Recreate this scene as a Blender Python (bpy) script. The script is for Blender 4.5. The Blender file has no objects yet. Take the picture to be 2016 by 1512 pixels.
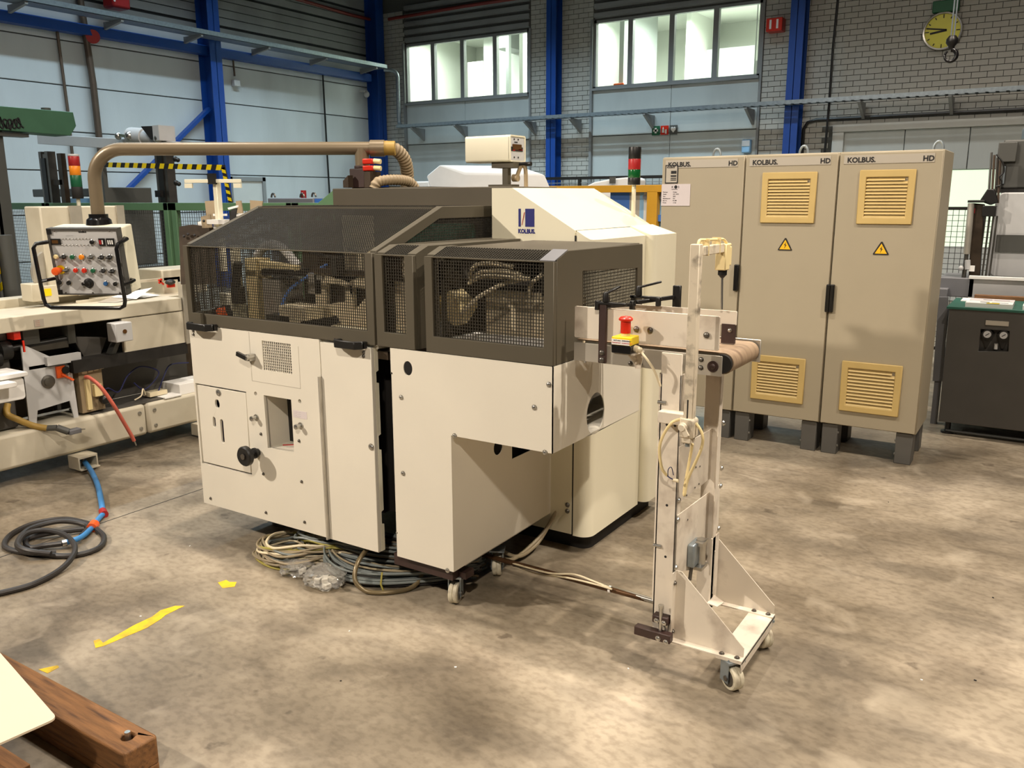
import bpy, bmesh, math, random
from math import pi, sin, cos, radians as R
from mathutils import Vector, Matrix
from mathutils.geometry import tessellate_polygon
random.seed(7)
SC = bpy.context.scene
COL = SC.collection

# ------------------------------------------------------------------ camera, world, lights, exposure
def aim(o, d, roll=0.0):
    o.rotation_euler = (Vector(d).to_track_quat('-Z', 'Y').to_matrix() @ Matrix.Rotation(roll, 3, 'Z')).to_euler()

cam_d = bpy.data.cameras.new('camera')
cam = bpy.data.objects.new('camera', cam_d)
COL.objects.link(cam)
cam.location = (0, 0, 1.70)
YAW, PITCH = R(32.633), R(12.353)
aim(cam, (-sin(YAW) * cos(PITCH), cos(YAW) * cos(PITCH), -sin(PITCH)), R(-0.196))
cam_d.sensor_fit = 'HORIZONTAL'
cam_d.sensor_width = 36.0
cam_d.lens = 36.0 * 1668.28 / 2016
cam_d.clip_start = 0.05
cam_d.clip_end = 200
SC.camera = cam

SC.view_settings.view_transform = 'Standard'
SC.view_settings.look = 'None'
SC.view_settings.gamma = 1.0
SC.view_settings.exposure = 0.0
SC.view_settings.use_curve_mapping = False
SC.cycles.max_bounces = 6
SC.cycles.diffuse_bounces = 3
SC.cycles.glossy_bounces = 3
SC.cycles.transparent_max_bounces = 10
SC.cycles.sample_clamp_indirect = 4.0
SC.cycles.caustics_reflective = False
SC.cycles.caustics_refractive = False

w = bpy.data.worlds.new('hall_air')
SC.world = w
w.use_nodes = True
w.node_tree.nodes['Background'].inputs[0].default_value = (0.80, 0.88, 1.0, 1)
w.node_tree.nodes['Background'].inputs[1].default_value = 0.03

def area(name, loc, power, size, col, target=None, size_y=None, spread=170):
    d = bpy.data.lights.new(name, 'AREA')
    d.energy = power
    d.color = col
    d.shape = 'RECTANGLE' if size_y else 'DISK'
    d.size = size
    if size_y: d.size_y = size_y
    d.spread = R(spread)
    o = bpy.data.objects.new(name, d)
    COL.objects.link(o)
    o.location = loc
    aim(o, Vector(target) - Vector(loc) if target else (0, 0, -1))
    return o

WARM, COOL, NEUT = (1.0, 0.88, 0.74), (0.66, 0.87, 1.0), (1.0, 0.94, 0.86)
def spot(name, loc, power, size, col, cone, blend, target=None):
    d = bpy.data.lights.new(name, 'SPOT')
    d.energy, d.color, d.shadow_soft_size, d.spot_size, d.spot_blend = power, col, size, R(cone), blend
    o = bpy.data.objects.new(name, d)
    COL.objects.link(o)
    o.location = loc
    aim(o, Vector(target) - Vector(loc) if target else (0, 0, -1))
    return o
# rows of high bay lamps over the hall, two tube rows along the walls, plus one added side lamp
area('overhead_lamp', (-2.7, 3.15, 6.6), 185, 0.16, WARM)
spot('overhead_lamp', (0.8, 3.3, 6.6), 800, 0.12, WARM, 54, 0.5)
area('overhead_lamp', (2.8, 2.7, 6.9), 130, 0.2, WARM, target=(-1.5, 3.2, 1.0), spread=110)  # added lamp, aimed to brighten the right-hand faces of the machine covers
area('overhead_lamp', (-2.7, 6.7, 6.8), 150, 0.2, WARM)
area('overhead_lamp', (0.4, 6.65, 6.8), 200, 0.2, WARM)
area('overhead_lamp', (-7.4, -2.6, 5.6), 150, 0.25, WARM, target=(-2.6, 2.6, 0.9), spread=90)
area('overhead_lamp', (0.9, -2.4, 5.6), 50, 0.25, WARM, target=(-2.4, 2.6, 0.9), spread=80)
area('overhead_lamp', (-6.0, 3.0, 6.8), 110, 0.25, NEUT)
area('wall_lamp_row', (-10.5, 7.3, 7.3), 380, 0.2, COOL, size_y=9.5, spread=122)
area('wall_lamp_row', (-7.8, 12.7, 7.3), 330, 7.0, COOL, size_y=0.2, spread=104)
area('wall_lamp_row', (0.0, 12.7, 7.3), 110, 7.0, NEUT, size_y=0.2, spread=100)

# ------------------------------------------------------------------ materials
def lin(c):
    return tuple(((v / 255) / 12.92 if v / 255 <= 0.04045 else ((v / 255 + 0.055) / 1.055) ** 2.4) for v in c) + (1.0,)

def pm(name, rgb, rough=0.5, metal=0.0, var=0.08, scale=6.0, bump=0.0, bscale=120.0, dirt=None, damt=0.0, dscale=3.0, stretch=(1, 1, 1), spec=0.5):
    m = bpy.data.materials.new(name)
    m.use_nodes = True
    nt = m.node_tree
    b = nt.nodes['Principled BSDF']
    b.inputs['Roughness'].default_value = rough
    b.inputs['Metallic'].default_value = metal
    b.inputs['Specular IOR Level'].default_value = spec
    tc = nt.nodes.new('ShaderNodeTexCoord')
    mp = nt.nodes.new('ShaderNodeMapping')
    mp.inputs['Scale'].default_value = stretch
    nt.links.new(tc.outputs['Object'], mp.inputs[0])
    def noise(s, det=4):
        n = nt.nodes.new('ShaderNodeTexNoise')
        n.inputs['Scale'].default_value = s
        n.inputs['Detail'].default_value = det
        nt.links.new(mp.outputs[0], n.inputs['Vector'])
        return n
    def ramp(src, p0, p1, c0, c1):
        r = nt.nodes.new('ShaderNodeValToRGB')
        r.color_ramp.elements[0].position = p0
        r.color_ramp.elements[1].position = p1
        r.color_ramp.elements[0].color = c0
        r.color_ramp.elements[1].color = c1
        nt.links.new(src, r.inputs[0])
        return r
    c = lin(rgb)
    lo = tuple(v * (1 - var) for v in c[:3]) + (1,)
    hi = tuple(min(1, v * (1 + var)) for v in c[:3]) + (1,)
    out = ramp(noise(scale).outputs[0], 0.3, 0.7, lo, hi).outputs[0]
    if dirt:
        mx = nt.nodes.new('ShaderNodeMixRGB')
        f = ramp(noise(dscale, 8).outputs[0], 0.5, 0.75, (0, 0, 0, 1), (damt, damt, damt, 1))
        nt.links.new(f.outputs[0], mx.inputs[0])
        nt.links.new(out, mx.inputs[1])
        mx.inputs[2].default_value = lin(dirt)
        out = mx.outputs[0]
    nt.links.new(out, b.inputs['Base Color'])
    if bump:
        bp = nt.nodes.new('ShaderNodeBump')
        bp.inputs['Strength'].default_value = bump
        bp.inputs['Distance'].default_value = 0.004
        nt.links.new(noise(bscale, 3).outputs[0], bp.inputs['Height'])
        nt.links.new(bp.outputs[0], b.inputs['Normal'])
    return m

def emis(name, rgb, strength):
    m = bpy.data.materials.new(name)
    m.use_nodes = True
    b = m.node_tree.nodes['Principled BSDF']
    b.inputs['Base Color'].default_value = lin(rgb)
    b.inputs['Emission Color'].default_value = lin(rgb)
    b.inputs['Emission Strength'].default_value = strength
    return m

def clear(name, rgb=(255, 255, 255), rough=0.02, refl=0.12, haze=0.0):
    m = bpy.data.materials.new(name)
    m.use_nodes = True
    nt = m.node_tree
    nt.nodes.remove(nt.nodes['Principled BSDF'])
    t = nt.nodes.new('ShaderNodeBsdfTransparent')
    t.inputs[0].default_value = lin(rgb)
    g = nt.nodes.new('ShaderNodeBsdfGlossy')
    g.inputs['Roughness'].default_value = rough
    lw = nt.nodes.new('ShaderNodeLayerWeight')
    lw.inputs[0].default_value = refl
    mx = nt.nodes.new('ShaderNodeMixShader')
    nt.links.new(lw.outputs['Fresnel'], mx.inputs[0])
    if haze:
        df = nt.nodes.new('ShaderNodeBsdfDiffuse')
        df.inputs[0].default_value = (0.75, 0.72, 0.66, 1)
        m2 = nt.nodes.new('ShaderNodeMixShader')
        m2.inputs[0].default_value = haze
        nt.links.new(t.outputs[0], m2.inputs[1])
        nt.links.new(df.outputs[0], m2.inputs[2])
        t = m2
    nt.links.new(t.outputs[0], mx.inputs[1])
    nt.links.new(g.outputs[0], mx.inputs[2])
    nt.links.new(mx.outputs[0], nt.nodes['Material Output'].inputs[0])
    return m

M = dict(
    white=pm('machine_white_paint', (226, 220, 205), 0.42, var=0.03, scale=2.5, bump=0.08, bscale=400),
    cream=pm('cream_cover_paint', (232, 226, 202), 0.40, var=0.03, scale=2.0),
    worn=pm('worn_white_paint', (222, 212, 196), 0.5, var=0.05, scale=5, dirt=(120, 95, 75), damt=0.55, dscale=9),
    chipped=pm('chipped_white_paint', (214, 202, 180), 0.55, var=0.06, scale=8, dirt=(70, 58, 46), damt=0.9, dscale=22),
    olive=pm('guard_olive_grey', (84, 78, 65), 0.6, var=0.05, scale=3, spec=0.3),
    olived=pm('head_box_olive', (84, 77, 64), 0.55, var=0.05, scale=3, spec=0.3),
    wire=pm('mesh_wire', (62, 58, 50), 0.45, metal=0.3, var=0.1),
    black=pm('black_plastic', (24, 23, 22), 0.4, var=0.15),
    blacks=pm('black_gloss', (20, 19, 20), 0.22, var=0.1),
    dark=pm('dark_interior', (26, 23, 20), 0.7, var=0.3, scale=9),
    brown=pm('oily_brown_steel', (66, 54, 42), 0.45, metal=0.3, var=0.3, scale=9),
    steel=pm('steel', (190, 188, 182), 0.28, metal=0.95, var=0.08, scale=14),
    steeld=pm('dark_steel', (120, 116, 110), 0.35, metal=0.9, var=0.12, scale=12),
    alu=pm('aluminium', (196, 190, 178), 0.38, metal=0.55, var=0.06, scale=14, stretch=(0.3, 1, 1)),
    galv=pm('galvanised_steel', (150, 160, 166), 0.38, metal=0.65, var=0.12, scale=22),
    beam=pm('dark_brown_block', (58, 40, 36), 0.5, var=0.2, scale=14),
    cab=pm('cabinet_grey_beige', (172, 161, 138), 0.5, var=0.02, scale=4, bump=0.15, bscale=500),
    cabs=pm('cabinet_strip', (184, 176, 162), 0.45, var=0.02),
    vent=pm('vent_yellowed_plastic', (206, 178, 114), 0.5, var=0.04, scale=8),
    plinth=pm('cabinet_plinth_grey', (92, 90, 86), 0.5, var=0.06),
    ink=pm('black_print', (28, 26, 28), 0.6, var=0.02),
    blueink=pm('blue_print', (32, 34, 110), 0.5, var=0.02),
    redink=pm('red_print', (190, 40, 40), 0.5, var=0.02),
    paper=pm('paper', (214, 204, 204), 0.8, var=0.03),
    paperw=pm('white_paper', (240, 238, 234), 0.8, var=0.03),
    red=pm('red_plastic', (205, 44, 24), 0.32, var=0.05),
    redd=pm('dull_red_plastic', (160, 30, 32), 0.4, var=0.05),
    orange=pm('orange_plastic', (232, 92, 30), 0.35, var=0.06),
    warnyel=pm('warning_yellow', (246, 192, 30), 0.5, var=0.02),
    fwhite=pm('feeder_white_paint', (208, 200, 180), 0.45, var=0.03, scale=3, dirt=(150, 136, 110), damt=0.3, dscale=4),
    tplate=pm('table_plate_beige', (216, 200, 176), 0.45, var=0.01),
    ribgap=pm('cladding_gap', (40, 42, 44), 0.8, var=0.1),
    amber=pm('amber_plastic', (238, 140, 30), 0.32, var=0.04),
    yellow=pm('yellow_plastic', (246, 214, 20), 0.35, var=0.03),
    yel2=pm('dull_yellow_paint', (206, 152, 32), 0.5, var=0.06),
    green=pm('green_plastic', (24, 92, 60), 0.35, var=0.05),
    greend=pm('dark_green_lens', (16, 82, 38), 0.2, var=0.05),
    teal=pm('teal_painted_panel', (38, 92, 78), 0.5, var=0.15, scale=8),
    fgreen=pm('fence_green_paint', (92, 128, 92), 0.5, var=0.06, scale=5),
    ggreen=pm('green_steel_beam', (66, 108, 82), 0.5, var=0.08, scale=5),
    bluec=pm('column_blue_paint', (22, 70, 150), 0.42, var=0.05, scale=4),
    blueb=pm('blue_cable_sleeve', (62, 130, 190), 0.4, var=0.08),
    bluek=pm('blue_knob', (48, 96, 150), 0.35, var=0.03),
    pipe=pm('arm_olive_pipe', (128, 114, 92), 0.34, metal=0.25, var=0.05, scale=4),
    hose=pm('ribbed_hose_beige', (150, 132, 104), 0.5, var=0.08, scale=8),
    hosel=pm('pale_hose', (226, 212, 180), 0.4, var=0.06),
    ccream=pm('cream_cable', (232, 212, 158), 0.5, var=0.04),
    cgrey=pm('grey_cable', (118, 124, 122), 0.45, var=0.1),
    ctan=pm('tan_cable', (150, 136, 110), 0.5, var=0.12),
    cblack=pm('black_cable', (44, 40, 38), 0.5, var=0.15),
    cgold=pm('bronze_cable', (118, 104, 76), 0.3, metal=0.3, var=0.1),
    cyel=pm('yellow_wire', (160, 150, 74), 0.5, var=0.06),
    pink=pm('pink_red_hose', (206, 104, 86), 0.5, var=0.06),
    yhose=pm('yellow_hose', (170, 138, 66), 0.5, var=0.1),
    wheel=pm('white_caster_wheel', (214, 206, 182), 0.5, var=0.06, dirt=(90, 60, 45), damt=0.6, dscale=25),
    belt=pm('worn_conveyor_belt', (150, 128, 104), 0.6, var=0.15, scale=9, dirt=(86, 62, 46), damt=0.7, dscale=12, stretch=(1, 3, 1)),
    navy=pm('navy_interior', (30, 34, 84), 0.6, var=0.1),
    bronze=pm('bronze_wheel', (120, 84, 46), 0.35, metal=0.6, var=0.1),
    greym=pm('dark_grey_enamel', (84, 84, 80), 0.45, var=0.04),
    greyc=pm('console_warm_grey', (78, 75, 71), 0.5, var=0.05),
    lgrey=pm('light_grey_enamel', (196, 196, 196), 0.4, var=0.03),
    mgrey=pm('mid_grey_enamel', (120, 120, 124), 0.45, var=0.05),
    bluep=pm('pale_blue_panel', (150, 196, 232), 0.5, var=0.05),
    blued=pm('blue_panel', (70, 120, 200), 0.5, var=0.05),
    door=pm('white_door_paint', (206, 208, 204), 0.5, var=0.02),
    frame=pm('window_frame_grey', (140, 142, 142), 0.5, var=0.03),
    panelw=pm('white_wall_panel', (192, 198, 196), 0.55, var=0.04, scale=1.2, dirt=(120, 122, 122), damt=0.35, dscale=0.9, stretch=(1, 1, 0.35)),
    conc=pm('painted_concrete_panel', (198, 204, 206), 0.7, var=0.04, scale=2, dirt=(140, 140, 138), damt=0.35, dscale=0.8, stretch=(1, 1, 0.3), bump=0.2, bscale=60),
    mortar=pm('grey_mortar', (96, 96, 92), 0.9, var=0.1, scale=30),
    brick=pm('pale_sand_lime_brick', (186, 184, 176), 0.8, var=0.08, scale=3, bump=0.3, bscale=70),
    ribbed=pm('ribbed_sheet_grey', (150, 152, 152), 0.5, metal=0.1, var=0.06, scale=2, dirt=(90, 90, 90), damt=0.4, dscale=1.2),
    room=pm('office_white', (236, 238, 230), 0.7, var=0.01),
    wood=pm('old_oak_timber', (128, 88, 50), 0.65, var=0.25, scale=7, dirt=(54, 32, 20), damt=0.85, dscale=6, stretch=(1, 10, 10), bump=0.5, bscale=40),
    rpipe=pm('red_sprinkler_pipe', (120, 40, 32), 0.5, var=0.05),
    wpipe=pm('brown_wall_pipe', (92, 78, 66), 0.45, metal=0.2, var=0.1),
    clockf=pm('yellow_clock_face', (226, 218, 44), 0.35, var=0.03),
    gsign=pm('green_sign', (28, 96, 62), 0.5, var=0.03),
    ypaint=pm('yellow_floor_paint', (228, 190, 30), 0.7, var=0.08, scale=20, dirt=(130, 112, 70), damt=0.8, dscale=14),
    rust=pm('rusty_rod', (92, 66, 44), 0.35, metal=0.6, var=0.3, scale=7),
    lens=clear('plastic_bag_film', (246, 244, 238), 0.14, 0.22, 0.22),
    glass=clear('window_glass', (246, 252, 248), 0.01, 0.06),
)

# floor: stained power-floated concrete
def floor_mat():
    m = bpy.data.materials.new('stained_concrete_floor')
    m.use_nodes = True
    nt = m.node_tree
    b = nt.nodes['Principled BSDF']
    tc = nt.nodes.new('ShaderNodeTexCoord')
    def N(scale, det, st=(1, 1, 1), rot=0.0, dist=0.0):
        mp = nt.nodes.new('ShaderNodeMapping')
        mp.inputs['Scale'].default_value = st
        mp.inputs['Rotation'].default_value = (0, 0, rot)
        nt.links.new(tc.outputs['Object'], mp.inputs[0])
        n = nt.nodes.new('ShaderNodeTexNoise')
        n.inputs['Scale'].default_value = scale
        n.inputs['Detail'].default_value = det
        n.inputs['Distortion'].default_value = dist
        nt.links.new(mp.outputs[0], n.inputs['Vector'])
        return n.outputs[0]
    def ramp(src, els):
        r = nt.nodes.new('ShaderNodeValToRGB')
        e = r.color_ramp.elements
        e[0].position, e[0].color = els[0]
        e[1].position, e[1].color = els[-1]
        for p, c in els[1:-1]:
            x = e.new(p)
            x.color = c
        nt.links.new(src, r.inputs[0])
        return r.outputs[0]
    def mix(f, a, c, t='MIX'):
        x = nt.nodes.new('ShaderNodeMixRGB')
        x.blend_type = t
        for s, v in zip(x.inputs, (f, a, c)):
            if hasattr(v, 'is_linked') or hasattr(v, 'links'): nt.links.new(v, s)
            elif isinstance(v, tuple): s.default_value = v
            else: s.default_value = v
        return x.outputs[0]
    base = ramp(N(1.1, 10, (1, 1, 1), 0.5, 0.3), [(0.32, lin((112, 101, 84))), (0.50, lin((146, 134, 115))), (0.68, lin((180, 167, 147)))])
    streak = ramp(N(3.4, 9, (0.55, 1.7, 1), 0.5, 0.8), [(0.34, (0.46, 0.45, 0.45, 1)), (0.52, (1, 1, 1, 1))])
    c = mix(0.5, base, streak, 'MULTIPLY')
    blot = ramp(N(1.9, 10, (1, 1, 1), 1.0, 0.5), [(0.32, (0.36, 0.33, 0.30, 1)), (0.54, (1, 1, 1, 1))])
    c = mix(0.62, c, blot, 'MULTIPLY')
    spot_ = ramp(N(8.0, 4, (1, 1, 1), 0.2), [(0.27, (0.36, 0.33, 0.31, 1)), (0.33, (1, 1, 1, 1))])
    c = mix(0.7, c, spot_, 'MULTIPLY')
    grit = ramp(N(26.0, 6, (1, 1.4, 1), 0.4), [(0.36, (0.72, 0.70, 0.68, 1)), (0.56, (1, 1, 1, 1))])
    c = mix(0.8, c, grit, 'MULTIPLY')
    chalk = ramp(N(4.2, 10, (1, 1, 1), 2.0, 0.6), [(0.56, (0, 0, 0, 1)), (0.74, (1, 1, 1, 1))])
    c = mix(mix(1.0, chalk, (0.40, 0.40, 0.40, 1), 'MULTIPLY'), c, lin((186, 174, 154)))
    nt.links.new(c, b.inputs['Base Color'])
    nt.links.new(ramp(N(1.3, 6), [(0.35, (0.34, 0.34, 0.34, 1)), (0.65, (0.62, 0.62, 0.62, 1))]), b.inputs['Roughness'])
    bp = nt.nodes.new('ShaderNodeBump')
    bp.inputs['Strength'].default_value = 0.12
    bp.inputs['Distance'].default_value = 0.004
    nt.links.new(N(40, 5), bp.inputs['Height'])
    nt.links.new(bp.outputs[0], b.inputs['Normal'])
    return m
M['floor'] = floor_mat()

# ------------------------------------------------------------------ mesh builder
AX = {'xy': (0, 1, 2), 'xz': (0, 2, 1), 'yz': (1, 2, 0)}
class MB:
    def __init__(self): self.v, self.f = [], []
    def add(self, vs, fs):
        n = len(self.v)
        self.v += [tuple(p) for p in vs]
        self.f += [tuple(n + i for i in f) for f in fs]
        return self
    def box(self, x0, x1, y0, y1, z0, z1):
        return self.add([(x, y, z) for x in (x0, x1) for y in (y0, y1) for z in (z0, z1)],
                        [(0, 1, 3, 2), (4, 6, 7, 5), (0, 4, 5, 1), (2, 3, 7, 6), (0, 2, 6, 4), (1, 5, 7, 3)])
    def obox(self, c, ax, hs):
        c = Vector(c)
        a = [Vector(v).normalized() * h for v, h in zip(ax, hs)]
        return self.add([c + a[0] * i + a[1] * j + a[2] * k for i in (-1, 1) for j in (-1, 1) for k in (-1, 1)],
                        [(0, 1, 3, 2), (4, 6, 7, 5), (0, 4, 5, 1), (2, 3, 7, 6), (0, 2, 6, 4), (1, 5, 7, 3)])
    def bar(self, p, q, w_, h_, up=(0, 0, 1)):
        p, q = Vector(p), Vector(q)
        d = (q - p)
        L = d.length
        d.normalize()
        s = d.cross(Vector(up))
        if s.length < 1e-4: s = d.cross(Vector((1, 0, 0)))
        s.normalize()
        return self.obox((p + q) / 2, (d, s, s.cross(d)), (L / 2, w_ / 2, h_ / 2))
    def plate(self, outer, holes, plane, a, b):
        i, j, k = AX[plane]
        def P3(p, c):
            o = [0, 0, 0]
            o[i], o[j], o[k] = p[0], p[1], c
            return tuple(o)
        loops = [outer] + list(holes)
        flat = [p for l in loops for p in l]
        tris = tessellate_polygon([[Vector((p[0], p[1], 0)) for p in l] for l in loops])
        n = len(flat)
        vs = [P3(p, a) for p in flat] + [P3(p, b) for p in flat]
        fs = [tuple(t) for t in tris] + [tuple(n + x for x in reversed(t)) for t in tris]
        if not holes: fs = [tuple(range(n)), tuple(reversed(range(n, 2 * n)))]
        s = 0
        for l in loops:
            m_ = len(l)
            for q in range(m_):
                u, v_ = s + q, s + (q + 1) % m_
                fs.append((u, v_, n + v_, n + u))
            s += m_
        return self.add(vs, fs)
    def prism(self, pts, plane, a, b): return self.plate(pts, [], plane, a, b)
    def ring(self, c, ax, r, n):
        d = Vector(ax).normalized()
        u_ = d.cross(Vector((0, 0, 1)))
        if u_.length < 1e-3: u_ = Vector((1, 0, 0))
        u_.normalize()
        w_ = d.cross(u_)
        return [Vector(c) + (u_ * cos(2 * pi * t / n) + w_ * sin(2 * pi * t / n)) * r for t in range(n)]
    def cyl(self, p, q, r, n=14, r2=None):
        d = Vector(q) - Vector(p)
        A, B = self.ring(p, d, r, n), self.ring(q, d, r if r2 is None else r2, n)
        return self.add(A + B, [tuple(range(n)), tuple(range(2 * n - 1, n - 1, -1))] + [(t, (t + 1) % n, n + (t + 1) % n, n + t) for t in range(n)])
    def lathe(self, prof, base, axis=(0, 0, 1), n=20):
        ax = Vector(axis).normalized()
        vs, fs = [], []
        for r, h in prof: vs += self.ring(Vector(base) + ax * h, ax, max(r, 1e-4), n)
        for k in range(len(prof) - 1):
            for t in range(n):
                fs.append((k * n + t, k * n + (t + 1) % n, (k + 1) * n + (t + 1) % n, (k + 1) * n + t))
        L = len(prof)
        fs += [tuple(range(n)), tuple(range(L * n - 1, (L - 1) * n - 1, -1))]
        return self.add(vs, fs)
    def tube(self, pts, r, n=8, closed=False, rad=None):
        pts = [Vector(p) for p in pts]
        m_ = len(pts)
        vs, fs = [], []
        u_ = None
        for k in range(m_):
            d = (pts[(k + 1) % m_] - pts[k - 1]) if closed else (pts[min(k + 1, m_ - 1)] - pts[max(k - 1, 0)])
            if d.length < 1e-9: d = Vector((0, 0, 1))
            d.normalize()
            if u_ is None:
                u_ = d.cross(Vector((0, 0, 1)))
                if u_.length < 1e-3: u_ = d.cross(Vector((1, 0, 0)))
            u_ = (u_ - d * u_.dot(d)).normalized()
            w_ = d.cross(u_)
            rr = rad[k] if rad else r
            vs += [pts[k] + (u_ * cos(2 * pi * t / n) + w_ * sin(2 * pi * t / n)) * rr for t in range(n)]
        for k in range(m_ if closed else m_ - 1):
            a, b = k * n, ((k + 1) % m_) * n
            for t in range(n): fs.append((a + t, a + (t + 1) % n, b + (t + 1) % n, b + t))
        if not closed: fs += [tuple(range(n)), tuple(range(m_ * n - 1, (m_ - 1) * n - 1, -1))]
        return self.add(vs, fs)
    def ball(self, c, r, n=12, sq=(1, 1, 1)):
        vs, fs = [], []
        m_ = n // 2
        for k in range(m_ + 1):
            th = pi * k / m_
            for t in range(n):
                vs.append((c[0] + r * sq[0] * max(sin(th), 1e-3) * cos(2 * pi * t / n), c[1] + r * sq[1] * max(sin(th), 1e-3) * sin(2 * pi * t / n), c[2] + r * sq[2] * cos(th)))
        for k in range(m_):
            for t in range(n): fs.append((k * n + t, k * n + (t + 1) % n, (k + 1) * n + (t + 1) % n, (k + 1) * n + t))
        return self.add(vs, fs)

ORG = {}
def build(mb, name, mat, parent=None, bevel=0.0, smooth=True, kind=None, label=None, cat=None, group=None, seg=2):
    me = bpy.data.meshes.new(name)
    org = ORG.get(parent, Vector((0, 0, 0)))
    me.from_pydata([Vector(p) - org for p in mb.v], [], mb.f)
    bm = bmesh.new()
    bm.from_mesh(me)
    bmesh.ops.recalc_face_normals(bm, faces=bm.faces)
    bm.to_mesh(me)
    bm.free()
    me.materials.append(M[mat])
    o = bpy.data.objects.new(name, me)
    COL.objects.link(o)
    if parent:
        o.parent = parent
        ORG[o] = org
    if smooth:
        me.polygons.foreach_set('use_smooth', [True] * len(me.polygons))
        me.set_sharp_from_angle(angle=R(38))
    if bevel:
        md = o.modifiers.new('edge', 'BEVEL')
        md.width = bevel
        md.segments = seg
        md.limit_method = 'ANGLE'
        md.angle_limit = R(40)
    tag(o, label, cat, group, kind)
    return o
def tag(o, label=None, cat=None, group=None, kind=None):
    if label: o['label'] = label
    if cat: o['category'] = cat
    if group: o['group'] = group
    if kind: o['kind'] = kind
    return o
def thing(name, label, cat, loc=(0, 0, 0), rot=(0, 0, 0), group=None, local=False):
    o = bpy.data.objects.new(name, None)
    COL.objects.link(o)
    o.empty_display_size = 0.1
    o.location = loc
    o.rotation_euler = rot
    ORG[o] = Vector((0, 0, 0)) if local else Vector(loc)
    return tag(o, label, cat, group)
def copytree(o, parent=None):
    c = o.copy()
    COL.objects.link(c)
    if parent: c.parent = parent
    for ch in list(o.children): copytree(ch, c)
    return c
def text(body, size, loc, face, mat, parent, bold=0.0, align='LEFT', name='lettering', rot=None, sx=1.0):
    cu = bpy.data.curves.new(name, 'FONT')
    cu.body = body
    cu.size = size
    cu.extrude = 0.0006
    cu.offset = bold
    cu.align_x = align
    cu.resolution_u = 3
    cu.materials.append(M[mat])
    tmp = bpy.data.objects.new(name, cu)
    me = bpy.data.meshes.new_from_object(tmp)
    me.name = name
    bpy.data.objects.remove(tmp)
    bpy.data.curves.remove(cu)
    if not me.materials: me.materials.append(M[mat])
    o = bpy.data.objects.new(name, me)
    COL.objects.link(o)
    o.location = Vector(loc) - ORG.get(parent, Vector((0, 0, 0)))
    o.rotation_euler = rot or {'-y': (pi / 2, 0, 0), '+x': (pi / 2, 0, pi / 2), '+z': (0, 0, 0)}[face]
    o.scale = (sx, 1, 1)
    o.parent = parent
    return o
def spline(pts, n=8, closed=False):
    pts = [Vector(p) for p in pts]
    out = []
    m_ = len(pts)
    for k in range(m_ if closed else m_ - 1):
        if closed: p0, p1, p2, p3 = pts[k - 1], pts[k], pts[(k + 1) % m_], pts[(k + 2) % m_]
        else: p0, p1, p2, p3 = pts[max(k - 1, 0)], pts[k], pts[k + 1], pts[min(k + 2, m_ - 1)]
        for t in range(n):
            s = t / n
            out.append(0.5 * ((2 * p1) + (p2 - p0) * s + (2 * p0 - 5 * p1 + 4 * p2 - p3) * s * s + (3 * p1 - p0 - 3 * p2 + p3) * s ** 3))
    if not closed: out.append(pts[-1])
    return out
def circ(cx, cy, r, n=20, ry=None): return [(cx + r * cos(2 * pi * t / n), cy + (ry or r) * sin(2 * pi * t / n)) for t in range(n)]
def rect(x0, x1, y0, y1): return [(x0, y0), (x1, y0), (x1, y1), (x0, y1)]
def slot(cx, cy, w_, h_, n=6):
    r = w_ / 2
    return [(cx + r * cos(pi * t / n), cy + h_ / 2 - r + r * sin(pi * t / n)) for t in range(n + 1)] + [(cx - r * cos(pi * t / n), cy - h_ / 2 + r - r * sin(pi * t / n)) for t in range(n + 1)]
def rrect(x0, x1, y0, y1, r, n=5):
    out = []
    for cx, cy, a in ((x1 - r, y1 - r, 0), (x0 + r, y1 - r, pi / 2), (x0 + r, y0 + r, pi), (x1 - r, y0 + r, 1.5 * pi)):
        out += [(cx + r * cos(a + pi / 2 * t / n), cy + r * sin(a + pi / 2 * t / n)) for t in range(n + 1)]
    return out
# a quadrilateral of crossing wires: origin o, edge vectors u and v, pitch p, wire thickness t
def wires(mb, o, u, v, p, t=0.0027, inside=None):
    o, u, v = Vector(o), Vector(u), Vector(v)
    nn = u.cross(v).normalized() * (t * 0.4)
    for a, b in ((u, v), (v, u)):
        k = max(1, round(a.length / p))
        for q in range(k + 1):
            s0 = o + a * (q / k)
            lo, hi = 0.0, 1.0
            if inside:
                ins = [e / 60 for e in range(61) if inside(s0 + b * (e / 60))]
                if len(ins) < 3: continue
                lo, hi = ins[0], ins[-1]
            mb.bar(s0 + b * lo + (nn if a is u else -nn), s0 + b * hi + (nn if a is u else -nn), t, t, up=nn)
    return mb
def screw(mb, p, r=0.007, axis=(0, -1, 0)):
    mb.lathe([(r * 1.25, 0), (r * 1.25, 0.002), (r, 0.002), (r * 0.85, 0.006), (r * 0.4, 0.008)], p, axis, 10)

# ================================================================== SETTING
def S(mb, name, mat, parent=None, **k):
    o = build(mb, name, mat, parent, **k)
    if not parent: o['kind'] = 'structure'
    return o
S(MB().box(-14.2, 7, -5, 16.2, -0.2, 0), 'floor', 'floor')
S(MB().box(-14.2, 7, -5, 16.2, 9.0, 9.2), 'ceiling', 'mgrey')

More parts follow.
